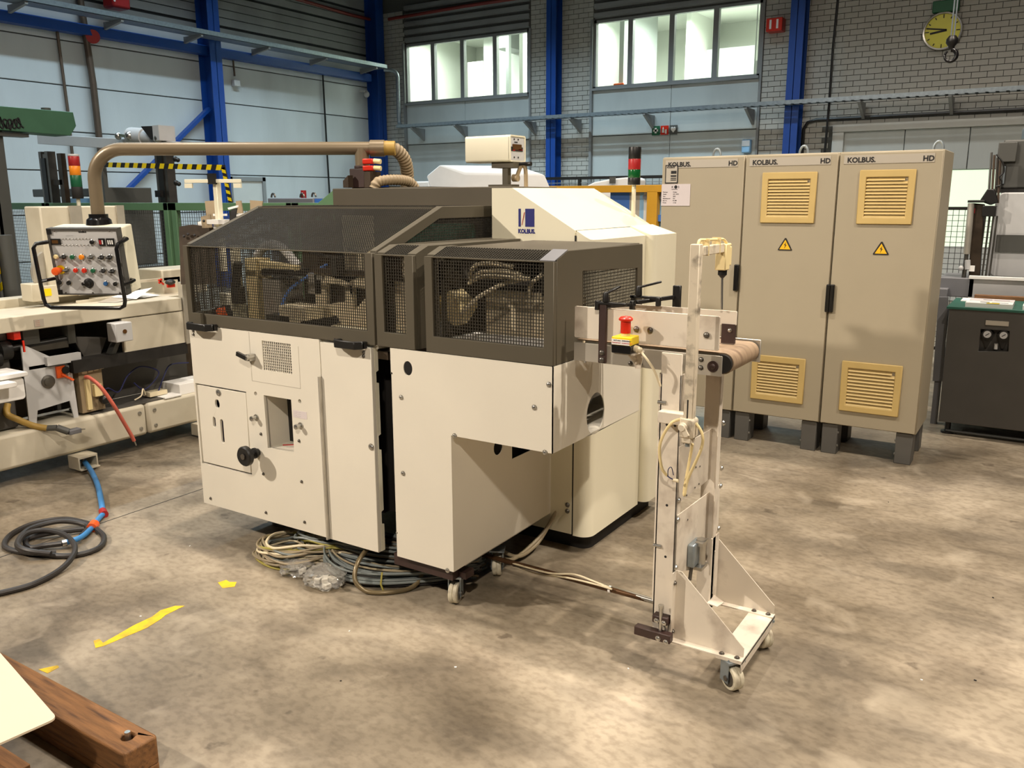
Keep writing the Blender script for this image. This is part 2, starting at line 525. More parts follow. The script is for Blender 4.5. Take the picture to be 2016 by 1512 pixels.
# left wall: precast concrete panels in courses between blue columns, ribbed sheet band above
wl = S(MB().box(-14.3, -14.04, -5, 16.2, 0, 9), 'wall_left', 'mortar')
ys = [1.60, 6.40, 11.22, 16.05]
zs = [0.02, 0.72, 1.46, 2.17, 2.80, 3.53, 4.23, 4.78]
for a, b in zip(ys, ys[1:]):
    for c, d in zip(zs, zs[1:]):
        build(MB().box(-14.06, -14.0, a + 0.006, b - 0.006, c + 0.009, d - 0.009), 'concrete_panel', 'conc', wl, bevel=0.006, seg=1)
rb = MB()
z = 4.80
k = 0
while z < 5.86:
    rb.box(-14.03, -13.99, 1.6, 16.0, z, z + (0.135 if k % 4 else 0.10))
    z += 0.152
    k += 1
build(MB().box(-14.05, -14.025, 1.6, 16.0, 4.79, 5.90), 'cladding_gap', 'ribgap', wl)
build(rb, 'ribbed_cladding', 'ribbed', wl, kind='stuff')
build(MB().box(-14.05, -13.99, 1.6, 16.0, 5.90, 9), 'upper_cladding', 'ribbed', wl)

# back wall: block core, bricks, two office windows over infill panels
wb = S(MB().box(-14.3, 7, 16.0, 16.08, 0, 2.9).box(-14.3, -13.1, 16.0, 16.08, 2.9, 9).box(-9.76, -8.27, 16.0, 16.08, 2.9, 9).box(-4.9, 7, 16.0, 16.08, 2.9, 9)
       .box(-13.1, -9.76, 16.0, 16.08, 5.12, 9).box(-8.27, -4.9, 16.0, 16.08, 5.12, 9).box(-13.1, -9.76, 16.0, 16.08, 2.9, 3.83).box(-8.27, -4.9, 16.0, 16.08, 2.9, 3.83), 'wall_back', 'mortar')
bricks = []
def zone(x0, x1, z0, z1, skip=None):
    r = 0
    z = z0
    while z + 0.082 <= z1 + 0.01:
        x = x0 - (0.112 if r % 2 else 0)
        while x < x1 - 0.02:
            a, b = max(x, x0), min(x + 0.214, x1)
            if b - a > 0.03 and not (skip and skip(a, b, z)): bricks.append((a, b, z))
            x += 0.224
        z += 0.092
        r += 1
zone(-13.93, -13.12, 2.0, 5.9)
zone(-9.74, -8.29, 1.9, 5.9)
zone(-4.86, 0.35, 1.9, 5.75, lambda a, b, z: z < 2.84 and b > -3.62)
cpos = Vector((0, 0, 1.7))
vis = [q for q in bricks if q[2] > 2.0 and q[2] < 5.25 and q[1] < -0.6]
vis.sort(key=lambda q: (Vector((q[0], 16, q[2])) - cpos).length)
one = set(vis[:298])
mesh_b = {}
rest = MB()
for a, b, z in bricks:
    y0 = 15.985 + random.uniform(-0.002, 0.003)
    if (a, b, z) in one:
        L = round(b - a, 2)
        if L not in mesh_b:
            me = bpy.data.meshes.new('brick')
            t = MB().box(0, b - a, 0, 0.03, 0, 0.082)
            me.from_pydata(t.v, [], t.f)
            me.materials.append(M['brick'])
            mesh_b[L] = me
        o = bpy.data.objects.new('brick', mesh_b[L])
        COL.objects.link(o)
        o.location = (a, y0, z)
        o.parent = wb
    else: rest.box(a, b, y0, y0 + 0.03, z, z + 0.082)
build(rest, 'brick_courses', 'brick', wb, kind='stuff', smooth=False)

def infill(x0, x1):
    n = 2
    for k in range(n):
        a, b = x0 + (x1 - x0) * k / n, x0 + (x1 - x0) * (k + 1) / n
        build(MB().box(a + 0.004, b - 0.004, 15.955, 16.0, 2.93, 3.80), 'infill_panel', 'panelw', wb, bevel=0.004, seg=1)
        build(MB().box(a + 0.004, b - 0.004, 15.965, 16.0, 0.02, 2.915), 'infill_panel', 'panelw', wb, bevel=0.004, seg=1)
    rr = MB()
    z = 5.16
    while z < 5.9:
        rr.prism([(16.0, z), (15.94, z + 0.02), (15.94, z + 0.10), (16.0, z + 0.12)], 'yz', x0, x1)
        z += 0.17
    build(rr, 'ribbed_cladding', 'ribbed', wb, kind='stuff')
    build(MB().box(x0 - 0.05, x0 + 0.0, 15.9, 16.0, 0, 5.14), 'corner_trim', 'frame', wb)
    build(MB().box(x1, x1 + 0.04, 15.95, 16.0, 0, 5.14), 'corner_trim', 'frame', wb)
infill(-13.08, -9.77)
infill(-8.26, -4.91)

def window(name, x0, x1, edges):
    wn = thing(name, None, None, (x0, 16, 3.83))
    wn['kind'] = 'structure'
    z0, z1 = 3.83, 5.12
    fr = MB().box(x0, x1, 15.96, 16.06, z0, z0 + 0.05).box(x0, x1, 15.96, 16.06, z1 - 0.05, z1).box(x0, x0 + 0.05, 15.96, 16.06, z0, z1).box(x1 - 0.05, x1, 15.96, 16.06, z0, z1)
    build(fr, 'window_frame', 'frame', wn)
    for e in edges: build(MB().box(e - 0.05, e + 0.05, 15.96, 16.06, z0 + 0.05, z1 - 0.05), 'mullion', 'frame', wn)
    ed = [x0 + 0.05] + list(edges) + [x1 - 0.05]
    for a, b in zip(ed, ed[1:]): build(MB().box(a, b, 16.02, 16.026, z0 + 0.04, z1 - 0.04), 'pane', 'glass', wn)
    build(MB().box(x0, x1, 15.90, 15.97, z0 - 0.03, z0 + 0.015), 'window_sill', 'frame', wn)
window('window_1', -13.09, -9.77, (-12.30, -11.49, -10.63))
window('window_2', -8.26, -4.91, (-7.47, -6.62, -5.76))

# lit offices behind the windows
def office(n, x0, x1, depth):
    y0, y1 = 16.08, 16.08 + depth
    sh = MB().box(x0, x1, y0, y1, 2.85, 2.95).box(x0, x1, y0, y1, 5.62, 5.70).box(x0, x1, y1, y1 + 0.1, 2.95, 5.62).box(x0 - 0.1, x0, y0, y1, 2.95, 5.62).box(x1, x1 + 0.1, y0, y1, 2.95, 5.62)
    return S(sh, n, 'room')
o1 = office('wall_office_1', -13.7, -9.3, 3.6)
build(MB().box(-12.45, -11.2, 18.2, 18.3, 2.95, 5.62), 'partition', 'door', o1)
build(MB().box(-12.9, -12.45, 18.15, 18.25, 2.95, 5.0), 'door_leaf', 'room', o1)
build(MB().box(-11.6, -11.2, 17.4, 18.2, 5.1, 5.62), 'duct_box', 'frame', o1)
build(MB().box(-11.15, -11.07, 17.2, 17.3, 2.95, 5.62), 'door_frame', 'panelw', o1)
build(MB().box(-10.6, -10.5, 16.9, 19.6, 2.95, 5.62), 'partition', 'room', o1)
o2 = office('wall_office_2', -9.0, -4.4, 4.2)
build(MB().box(-8.15, -8.05, 16.9, 18.6, 2.95, 5.62), 'partition', 'panelw', o2)
build(MB().box(-7.3, -7.2, 18.4, 20.2, 2.95, 5.62), 'partition', 'room', o2)
build(MB().box(-7.2, -6.1, 19.4, 19.5, 2.95, 4.95), 'partition', 'panelw', o2)
build(MB().box(-6.25, -5.95, 19.9, 20.25, 2.95, 4.7), 'door_leaf', 'lgrey', o2)
build(MB().box(-5.40, -5.385, 17.2, 17.22, 2.95, 5.6), 'panel_joint', 'frame', o2)
M['lampglow'] = emis('office_lamp_glow', (255, 252, 240), 26)
def office_lamp(x, y, label):
    t = thing('ceiling_light', label, 'ceiling light', (x, y, 5.55))
    build(MB().lathe([(0.19, 0), (0.19, -0.04), (0.15, -0.07)], (x, y, 5.62), n=24), 'lamp_body', 'lgrey', t)
    build(MB().lathe([(0.15, -0.07), (0.15, -0.085), (0.10, -0.11), (0.0, -0.12)], (x, y, 5.62), n=24), 'diffuser', 'lampglow', t)
office_lamp(-6.05, 17.1, 'round glaring ceiling lamp seen through the third pane of the wide office window')
area('office_lamp', (-6.6, 17.6, 5.5), 190, 1.0, (0.97, 1.0, 0.93))
area('office_lamp', (-8.5, 17.6, 5.5), 60, 0.5, (0.97, 1.0, 0.93))
area('office_lamp', (-12.6, 17.3, 5.5), 70, 0.7, (0.96, 1.0, 0.93))
area('office_lamp', (-11.4, 16.9, 5.5), 60, 0.7, (0.96, 1.0, 0.93))
area('office_lamp', (-9.95, 17.3, 5.5), 120, 0.7, (0.96, 1.0, 0.93))
ch = thing('office_chair', 'orange chair back showing over the sill of the wide office window', 'chair', (-7.98, 16.6, 2.95))
build(MB().box(-8.11, -7.87, 16.55, 16.6, 3.55, 4.0), 'backrest', 'orange', ch, bevel=0.03)
build(MB().box(-8.11, -7.87, 16.6, 17.0, 3.40, 3.46), 'seat', 'orange', ch, bevel=0.02)
build(MB().cyl((-7.99, 16.8, 2.97), (-7.99, 16.8, 3.4), 0.03).box(-8.2, -7.78, 16.77, 16.83, 2.95, 2.99).box(-8.02, -7.96, 16.6, 17.0, 2.95, 2.99), 'pedestal', 'black', ch)
tag(build(MB().cyl((-5.12, 20.28, 5.12), (-5.12, 20.2, 5.12), 0.08, 16).cyl((-5.12, 20.2, 5.12), (-5.12, 20.16, 5.12), 0.05, 16), 'alarm_bell', 'red'), 'red round alarm sounder inside the office, last pane of the wide window', 'alarm')

# big white roll door in the back wall, lintel, lit opening beside it
d2 = thing('door_2', None, None, (-3.5, 16, 0))
d2['kind'] = 'structure'
build(MB().box(-3.55, 1.5, 15.86, 16.0, 2.80, 2.93).box(-3.55, -3.36, 15.88, 16.0, 0, 2.80), 'door_frame', 'door', d2, bevel=0.01)
for k in range(5): build(MB().box(-3.36 + k * 0.97, -3.36 + (k + 1) * 0.97 - 0.01, 15.94, 16.0, 2.14, 2.80), 'door_panel', 'panelw', d2, bevel=0.006, seg=1)
build(MB().box(-3.36, -1.66, 15.93, 16.0, 0, 2.13).box(-0.9, 1.5, 15.93, 16.0, 0, 2.13), 'door_leaf', 'panelw', d2)
M['lit'] = emis('opening_glow', (226, 244, 216), 0.75)  # emission stands in for the light from beyond the opening
build(MB().box(-1.66, -0.9, 15.96, 15.99, 0.9, 2.13), 'glowing_pane', 'lit', d2)
build(MB().box(-1.66, -0.9, 15.95, 15.99, 0.0, 0.9), 'door_leaf', 'door', d2)
# white steel door in the left wall
d1 = thing('door_1', None, None, (-14, 11.6, 0))
d1['kind'] = 'structure'
build(MB().box(-14.0, -13.93, 11.46, 11.54, 0, 2.14).box(-14.0, -13.93, 12.30, 12.38, 0, 2.14).box(-14.0, -13.93, 11.46, 12.38, 2.06, 2.14), 'door_frame', 'frame', d1)
build(MB().box(-14.0, -13.96, 11.54, 12.30, 0.01, 2.06), 'door_leaf', 'door', d1)

# blue steel columns (H sections)
def column(x, y, face, w_=0.24, d_=0.30, n='column'):
    m = MB()
    if face == 'x': m.box(x, x + 0.015, y - w_ / 2, y + w_ / 2, 0, 9).box(x + d_ - 0.018, x + d_, y - w_ / 2, y + w_ / 2, 0, 9).box(x, x + d_, y - 0.006, y + 0.006, 0, 9)
    else: m.box(x - w_ / 2, x + w_ / 2, y - 0.015, y, 0, 9).box(x - w_ / 2, x + w_ / 2, y - d_, y - d_ + 0.018, 0, 9).box(x - 0.006, x + 0.006, y - d_, y, 0, 9)
    return S(m, n, 'bluec')
column(-14.0, 11.14, 'x', 0.26, 0.34)
column(-14.0, 15.78, 'x', 0.26, 0.34)
column(-9.10, 15.97, 'y', 0.22, 0.26)
column(-4.22, 15.97, 'y', 0.24, 0.30)
S(MB().box(-13.99, -13.80, 1.6, 15.6, 4.34, 4.50), 'beam', 'bluec')
S(MB().bar((-13.900, 8.911, 1.625), (-13.900, 11.074, 3.382), 0.06, 0.11, up=(1, 0, 0)), 'beam', 'bluec')

# cable trays with brackets
def tray_floor(x0, x1, y0, y1, z, t_=0.008):
    m = MB()
    w_ = (y1 - y0) / 3
    for k in range(3): m.box(x0, x1, y0 + w_ * k + 0.009, y0 + w_ * (k + 1) - 0.009, z, z + t_)
    n = int((x1 - x0) / 0.14)
    for k in range(n): m.box(x0 + 0.14 * k, x0 + 0.14 * k + 0.05, y0, y1, z, z + t_)
    return m
t = thing('cable_tray', 'long galvanised cable tray over the blue beam on the side wall', 'cable tray', (-13.55, 2, 4.6))
build(MB().box(-13.62, -13.28, 2.0, 15.55, 4.575, 4.583).box(-13.29, -13.28, 2.0, 15.55, 4.575, 4.66).box(-13.62, -13.61, 2.0, 15.55, 4.575, 4.64), 'tray', 'galv', t)
for k in range(9): build(MB().prism([(-13.79, 4.46), (-13.30, 4.54), (-13.30, 4.574), (-13.79, 4.574)], 'xz', 2.8 + 1.55 * k, 2.85 + 1.55 * k), 'bracket', 'frame', t)
t = thing('cable_tray', 'galvanised cable tray running under both office windows', 'cable tray', (-13, 15.7, 3.3))
build(tray_floor(-13.0, 1.0, 15.46, 15.66, 3.27).box(-13.0, 1.0, 15.46, 15.468, 3.27, 3.34).box(-13.0, 1.0, 15.652, 15.66, 3.27, 3.34), 'tray', 'galv', t)
for x in (-12.6, -11.4, -9.62, -8.55, -6.95, -5.0, -3.1, -1.75, -0.6):
    build(MB().prism([(15.94, 3.0), (15.94, 3.26), (15.47, 3.265), (15.47, 3.24)], 'yz', x, x + 0.05), 'bracket', 'frame', t)
t = build(MB().tube(spline([(-13.42, 15.60, 4.57), (-13.25, 15.7, 4.55), (-13.16, 15.75, 4.45), (-13.15, 15.75, 4.2), (-13.15, 15.75, 3.55), (-13.12, 15.74, 3.38), (-13.0, 15.7, 3.31)], 6), 0.045, 10), 'cable_conduit', 'galv')
tag(t, 'bent galvanised conduit dropping from the side wall tray to the window tray', 'conduit')

# pipes and small fittings on the left wall
def wall_item(mb, n, mat, label, cat, group=None, bevel=0.0): return build(mb, n, mat, label=label, cat=cat, group=group, bevel=bevel)
wall_item(MB().tube([(-13.9, 8.70, 5.0), (-13.9, 8.78, 3.6), (-13.9, 8.80, 0.3)], 0.055, 10), 'wall_pipe', 'wpipe', 'thick brown pipe running straight down the side wall', 'pipe')
wall_item(MB().tube([(-13.950, 8.283, 4.433), (-13.950, 8.315, 3.152), (-13.950, 8.309, 2.224)], 0.025, 8), 'wall_pipe', 'wpipe', 'thin brown conduit left of the thick wall pipe', 'pipe')
wall_item(MB().tube([(-13.950, 14.185, 4.419), (-13.950, 14.204, 2.712), (-13.950, 14.223, 1.609)], 0.018, 8), 'wall_pipe', 'black', 'thin black conduit between the second blue column and the room corner', 'pipe')
t = thing('cable_socket', 'white socket box hanging on a short conduit right of the first blue column', 'socket', (-13.950, 11.789, 3.955))
build(MB().tube([(-13.950, 11.771, 4.440), (-13.950, 11.785, 4.049)], 0.018, 8), 'conduit', 'wpipe', t)
build(MB().box(-14.0, -13.90, 11.727, 11.876, 3.86, 3.98), 'socket_box', 'lgrey', t, bevel=0.01)
wall_item(MB().cyl((-13.990, 8.883, 4.356), (-13.800, 8.798, 4.325), 0.11, 16), 'alarm_sounder', 'redd', 'dark red round alarm sounder beside the thick brown wall pipe', 'alarm')
t = thing('fire_sign', 'red fire sign box hanging at the top of the side wall', 'sign', (-13.600, 9.153, 4.847))
build(MB().prism([(-13.75, 4.78), (-13.45, 4.78), (-13.45, 5.2), (-13.75, 5.2)], 'xz', 8.988, 9.313), 'sign_box', 'redd', t, bevel=0.04)
text('!', 0.30, (-13.445, 8.976, 4.86), '+x', 'paper', t)
wall_item(MB().tube([(-13.900, 13.292, 5.754), (-13.900, 15.087, 5.709), (-13.900, 15.723, 5.716)], 0.035, 8), 'sprinkler_pipe', 'rpipe', 'dark red sprinkler pipe high on the side wall', 'pipe')
wall_item(MB().tube([(-13.406, 15.800, 5.676), (-11.282, 15.800, 5.712), (-9.452, 15.800, 5.714)], 0.035, 8), 'sprinkler_pipe', 'rpipe', 'dark red sprinkler pipe high above the narrow office window', 'pipe')
t = thing('wall_camera', 'small pale camera under the blue beam near the room corner', 'camera', (-13.900, 15.542, 4.383))
build(MB().box(-14.0, -13.86, 15.38, 15.52, 4.10, 4.14), 'bracket', 'lgrey', t)
build(MB().ball((-13.84, 15.45, 4.05), 0.07), 'camera_dome', 'lgrey', t)

# fittings on the back wall
t = thing('wall_clock', 'round yellow wall clock high on the brick wall', 'clock', (-1.98, 15.97, 4.30))
build(MB().lathe([(0.285, 0), (0.295, 0.05), (0.285, 0.075), (0.262, 0.07), (0.262, 0.03)], (-1.98, 15.985, 4.30), (0, -1, 0), 40), 'rim', 'steel', t)
build(MB().cyl((-1.98, 15.985, 4.30), (-1.98, 15.945, 4.30), 0.262, 40), 'clock_face', 'clockf', t)
def hand(a, L, w_): return MB().bar((-1.98, 15.938, 4.30), (-1.98 + L * sin(a), 15.938, 4.30 + L * cos(a)), 0.006, w_, up=(0, 1, 0) if 0 else (cos(a), 0, -sin(a)))
build(MB().bar((-1.92, 15.938, 4.315), (-2.22, 15.938, 4.36), 0.02, 0.006, up=(0, 1, 0)), 'minute_hand', 'ink', t)
build(MB().bar((-1.92, 15.938, 4.31), (-2.16, 15.938, 4.275), 0.028, 0.006, up=(0, 1, 0)), 'hour_hand', 'ink', t)
for k in range(12):
    a = k * pi / 6
    c = Vector((-1.98 + 0.225 * sin(a), 15.942, 4.30 + 0.225 * cos(a)))
    build(MB().obox(c, ((sin(a), 0, cos(a)), (cos(a), 0, -sin(a)), (0, 1, 0)), (0.018 if k % 3 else 0.028, 0.007, 0.002)), 'hour_mark', 'ink', t)
t = thing('exit_sign', 'dark green exit sign box on the brick above the yellow clock', 'sign', (-1.96, 15.9, 4.60))
build(MB().box(-2.15, -1.77, 15.86, 15.985, 4.58, 4.75), 'sign_box', 'gsign', t, bevel=0.01)
t = thing('hydrant_sign', 'red cube sign with white bars beside the blue column on the brick', 'sign', (-4.65, 15.8, 4.5))
build(MB().box(-4.78, -4.50, 15.76, 15.985, 4.54, 4.76), 'sign_box', 'red', t, bevel=0.01)
for x in (-4.72, -4.60): build(MB().box(x, x + 0.035, 15.754, 15.762, 4.58, 4.73), 'white_bar', 'paperw', t)
def safety(x0, mat, label, mark):
    t = thing('safety_sign', label, 'sign', (x0, 15.92, 2.88))
    build(MB().box(x0, x0 + 0.16, 15.915, 15.93, 2.89, 3.06), 'sign_plate', mat, t)
    mark(t, x0)
def cross(t, x): build(MB().box(x + 0.06, x + 0.10, 15.908, 15.916, 2.925, 3.025).box(x + 0.03, x + 0.13, 15.908, 15.916, 2.955, 2.995), 'white_cross', 'paperw', t)
def flame(t, x): build(MB().box(x + 0.095, x + 0.125, 15.908, 15.916, 2.91, 2.99).prism([(x + 0.03, 2.93), (x + 0.08, 2.93), (x + 0.075, 2.98), (x + 0.055, 3.04), (x + 0.03, 2.98)], 'xz', 15.908, 15.916), 'white_mark', 'paperw', t)
def heart(t, x): build(MB().prism([(x + 0.08, 2.925), (x + 0.13, 2.98), (x + 0.125, 3.02), (x + 0.10, 3.03), (x + 0.08, 3.01), (x + 0.06, 3.03), (x + 0.035, 3.02), (x + 0.03, 2.98)], 'xz', 15.908, 15.916), 'white_heart', 'paperw', t)
safety(-6.94, 'gsign', 'green first aid sign with a white cross under the wide office window', cross)
safety(-6.76, 'red', 'red fire extinguisher sign between the green sign and the dark sign', flame)
safety(-6.58, 'greym', 'dark green defibrillator sign with a white heart, right end of the three signs', heart)
t = thing('wall_dispenser', 'pale blue box on the infill panel beside the brick, above the first cabinet', 'dispenser', (-5.05, 15.93, 2.55))
build(MB().box(-5.13, -4.97, 15.84, 15.955, 2.50, 2.74), 'dispenser_body', 'bluep', t, bevel=0.02)
build(MB().box(-5.12, -4.98, 15.83, 15.85, 2.62, 2.72), 'dispenser_cover', 'lgrey', t)
wall_item(MB().tube([(-4.06, 15.94, 2.0), (-4.06, 15.94, 2.88), (-4.0, 15.94, 2.99), (-3.85, 15.94, 3.03), (0.8, 15.94, 3.03)], 0.028, 8), 'wall_pipe', 'black', 'black conduit bending along the brick above the roll door', 'pipe')
wall_item(MB().tube([(-3.558, 15.600, 4.921), (-3.580, 15.600, 4.140), (-3.576, 15.600, 3.205), (-3.588, 15.600, 2.455)], 0.022, 8), 'hanging_cable', 'black', 'thin black cable hanging down in front of the brick wall', 'cable')
# crane hook hanging in front of the clock
t = thing('crane_hook', 'black crane hook hanging on a chain in front of the yellow clock', 'hook', (-1.031, 9.000, 2.970))
hx, hy, hz = (-1.031, 9.000, 2.970)
build(MB().tube([(hx - 0.012, hy, 9.0), (hx - 0.012, hy, hz + 0.12)], 0.007, 6).tube([(hx + 0.012, hy, 9.0), (hx + 0.012, hy, hz + 0.12)], 0.007, 6), 'hoist_chain', 'galv', t)
build(MB().lathe([(0.03, 0.15), (0.05, 0.12), (0.05, 0.09), (0.028, 0.06), (0.02, 0.03)], (hx, hy, hz), n=16), 'hook_block', 'black', t)
build(MB().tube([(hx + 0.048 * sin(a), hy, hz - 0.02 + 0.05 * cos(a)) for a in [R(12 * k) for k in range(28)]], 0.02, 10, rad=[0.022 - 0.0005 * k for k in range(28)]), 'hook', 'blacks', t)

# ================================================================== MAIN BINDING MACHINE
YF = 2.62
mc = thing('bookbinding_machine', 'large white and olive grey bookbinding machine with mesh guards in the middle of the hall', 'machine', (-2.6, 3.4, 0))
# chassis hidden behind the sheets
build(MB().box(-3.50, -2.46, 2.76, 3.55, 0.30, 1.04).box(-2.46, -2.08, 2.80, 3.55, 0.30, 1.04), 'chassis', 'dark', mc)
build(MB().box(-3.45, -2.30, 3.64, 4.3, 0.16, 1.60), 'rear_body', 'olived', mc, bevel=0.01)
for x in (-3.35, -2.45):
    for y in (2.95, 3.95): build(MB().cyl((x, y, 0), (x, y, 0.03), 0.06, 16).cyl((x, y, 0.03), (x, y, 0.32), 0.022, 10), 'levelling_foot', 'steeld', mc)

# left front sheet: cut-outs for access door, vent grille, recessed window
wx0, wx1 = -3.055, -2.872
win = [(-3.055, 0.807), (-2.873, 0.808), (-2.874, 0.557), (-3.051, 0.551)]
door_r = rect(-3.548, -3.176, 0.392, 0.808)
gx0, gx1, gz0, gz1 = -3.043, -2.856, 0.928, 1.066
fp = build(MB().plate([(-3.56, 0.178), (-2.676, 0.178), (-2.676, 1.102), (-3.56, 1.102)], [door_r, win, rect(gx0, gx1, gz0, gz1), circ(-3.110, 0.807, 0.010, 14), circ(-2.818, 0.807, 0.010, 14)], 'xz', YF, YF + 0.022), 'front_sheet', 'white', mc, bevel=0.002, seg=1)
build(MB().box(-3.56, -3.545, 2.642, 3.5, 0.178, 1.102).box(-3.55, -2.36, 2.642, 2.74, 1.085, 1.10), 'side_sheet', 'white', mc)
# seams of the vent insert
build(MB().box(-3.128, -3.1255, 2.6195, 2.6215, 0.868, 1.10).box(-3.128, -2.806, 2.6195, 2.6215, 0.866, 0.8685).box(-2.808, -2.806, 2.6195, 2.6215, 0.868, 1.06), 'seam', 'cabs', fp)
g = MB()
wires(g, (gx0, 2.625, gz0), (gx1 - gx0, 0, 0), (0, 0, gz1 - gz0), 0.0122, 0.0036)
build(g, 'vent_grille', 'white', mc, kind='stuff', smooth=False)
build(MB().box(gx0 - 0.01, gx1 + 0.01, 2.70, 2.75, gz0 - 0.01, gz1 + 0.01), 'grille_back', 'brown', mc)
# recessed window liner
lin_ = MB()
d_ = 0.16
b4 = [(x, z) for x, z in win]
vs = [(x, 2.632, z) for x, z in b4] + [(x, 2.632 + d_, z) for x, z in b4]
lin_.add(vs, [(0, 1, 5, 4), (1, 2, 6, 5), (2, 3, 7, 6), (3, 0, 4, 7), (4, 5, 6, 7)])
build(lin_, 'recess_liner', 'white', mc, smooth=False)
build(MB().bar((-3.0, 2.787, 0.775), (-2.945, 2.785, 0.735), 0.006, 0.016, up=(0, 1, 0)), 'recess_slot', 'dark', mc)
build(MB().bar((-2.99, 2.66, 0.565), (-2.90, 2.70, 0.572), 0.006, 0.004), 'red_wire', 'redd', mc)
# access door
ad = build(MB().plate(rect(-3.540, -3.184, 0.400, 0.800), [circ(-3.396, 0.721, 0.0165, 18, 0.0215), slot(-3.430, 0.624, 0.018, 0.052), slot(-3.374, 0.585, 0.020, 0.120)], 'xz', 2.622, 2.634), 'access_door', 'white', mc, bevel=0.002, seg=1)
b = MB(); screw(b, (-3.378, 2.620, 0.780), 0.013)
build(b, 'lock_bolt', 'steel', ad)
build(MB().box(-3.53, -3.19, 2.69, 2.70, 0.42, 0.79), 'door_backing', 'navy', mc)
# narrow hinged door at the right of the front sheet, with notched edge flange
nd = build(MB().box(-2.668, -2.375, YF - 0.004, YF + 0.018, 0.178, 1.092), 'narrow_door', 'white', mc, bevel=0.002, seg=1)
nf = [(YF + 0.018, 0.178), (2.66, 0.178), (2.66, 0.300), (2.645, 0.305), (2.645, 0.360), (2.66, 0.366), (2.66, 0.640), (2.645, 0.645), (2.645, 0.705), (2.66, 0.710), (2.66, 0.935), (2.645, 0.940), (2.645, 0.985), (2.66, 0.990), (2.66, 1.092), (YF + 0.018, 1.092)]
build(MB().prism(nf, 'yz', -2.385, -2.375), 'edge_flange', 'cream', nd)
b = MB(); screw(b, (-2.392, 2.615, 0.661), 0.012)
build(b, 'door_lock', 'steel', nd)
build(MB().box(-2.676, -2.668, 2.60, 2.64, 0.178, 0.94), 'hinge_strip', 'alu', mc)
b = MB()
for q in ((-3.503, 2.620, 0.212), (-3.093, 2.620, 0.219), (-2.831, 2.620, 0.225), (-2.835, 2.620, 0.423), (-3.092, 2.620, 0.415), (-3.091, 2.620, 0.614), (-2.836, 2.620, 0.619), (-3.528, 2.620, 1.073), (-3.530, 2.620, 1.055)): screw(b, q, 0.0062)
for q in ((-2.413, 2.615, 1.070), (-2.414, 2.615, 1.055)): screw(b, q, 0.0062)
build(b, 'panel_screws', 'steeld', mc, kind='stuff')
for q in ((-3.115, 2.620, 0.691), (-2.820, 2.620, 0.693)): build(MB().lathe([(0.016, 0), (0.016, 0.004), (0.009, 0.004), (0.009, 0.02), (0.013, 0.022), (0.012, 0.032), (0.004, 0.035)], q, (0, -1, 0), 14), 'stud_knob', 'steel', mc)
# black hand wheel on a stub shaft
kx, _, kz = (-3.121, 2.620, 0.519)
kn = build(MB().lathe([(0.018, 0.0), (0.018, 0.012), (0.026, 0.016), (0.026, 0.026), (0.013, 0.03), (0.013, 0.058), (0.040, 0.06), (0.048, 0.066), (0.048, 0.084), (0.042, 0.09), (0.03, 0.088), (0.0, 0.086)], (kx, YF, kz), (0, -1, 0), 28), 'hand_wheel', 'black', mc)
build(MB().cyl((kx, 2.53, kz), (kx, 2.526, kz), 0.014, 14), 'wheel_hub', 'steeld', kn)
# swing latch
lx, _, lz = (-3.103, 2.620, 0.985)
la = build(MB().box(lx - 0.016, lx + 0.010, 2.585, 2.62, lz - 0.016, lz + 0.014).cyl((lx, 2.62, lz), (lx, 2.57, lz), 0.012, 12), 'latch', 'steel', mc)
build(MB().bar((lx, 2.575, lz), (lx - 0.062, 2.575, lz + 0.016), 0.020, 0.012, up=(0, 1, 0)), 'latch_lever', 'black', la)
st = build(MB().box(-2.864, -2.776, 2.6188, 2.621, 0.728, 0.762), 'sticker', 'paper', mc)
for k in range(3): text('. . - . . . -', 0.012, (-2.858, 2.6185, 0.752 - 0.009 * k), '-y', 'mgrey', mc)

# right front sheet (L shape) with its returns
LZ, OX, BX = 0.774, -1.500, -1.968
fr = build(MB().plate([(-2.272, 0.186), (BX, 0.186), (BX, LZ), (OX, LZ), (OX, 1.102), (-2.272, 1.102)], [circ(-2.181, 1.026, 0.0235, 20, 0.030), circ(-2.268, 0.996, 0.005, 10), circ(-2.270, 0.294, 0.005, 10)], 'xz', YF, YF + 0.004), 'right_front_sheet', 'white', mc)
build(MB().box(-2.27, OX - 0.005, 2.70, 2.72, LZ + 0.01, 1.08).box(-2.27, BX - 0.02, 2.70, 2.72, 0.2, LZ), 'sheet_backing', 'dark', mc)
b = MB()
for q in ((-2.220, 2.620, 0.900), (-2.223, 2.620, 0.571), (-1.517, 2.620, 1.035), (-1.579, 2.620, 0.941), (-1.950, 2.620, 0.776), (-1.532, 2.620, 0.774), (-2.000, 2.620, 0.186)): screw(b, q, 0.0085)
build(b, 'dome_bolts', 'steel', fr, kind='stuff')
sp = build(MB().prism([(YF, LZ), (2.885, LZ), (2.885, 1.075), (2.86, 1.08), (2.86, 1.102), (YF, 1.102)], 'yz', OX - 0.004, OX), 'overhang_side_sheet', 'white', mc)
hc = (-1.500, 2.972, 0.852)
build(MB().plate([(2.885, LZ), (3.40, LZ), (3.40, 1.10), (2.885, 1.10)], [circ(hc[1], hc[2], 0.078, 30, 0.086)], 'yz', OX - 0.007, OX - 0.003), 'hole_sheet', 'white', mc)
build(MB().box(-2.0, OX - 0.006, 3.385, 3.395, LZ, 1.1).box(-1.96, OX - 0.004, 2.63, 3.39, LZ - 0.002, LZ + 0.004), 'overhang_floor', 'white', mc)
build(MB().box(-1.95, -1.56, 2.95, 3.0, 0.80, 0.83).box(-1.93, -1.62, 3.1, 3.36, 0.86, 1.0), 'inner_bracket', 'alu', mc)
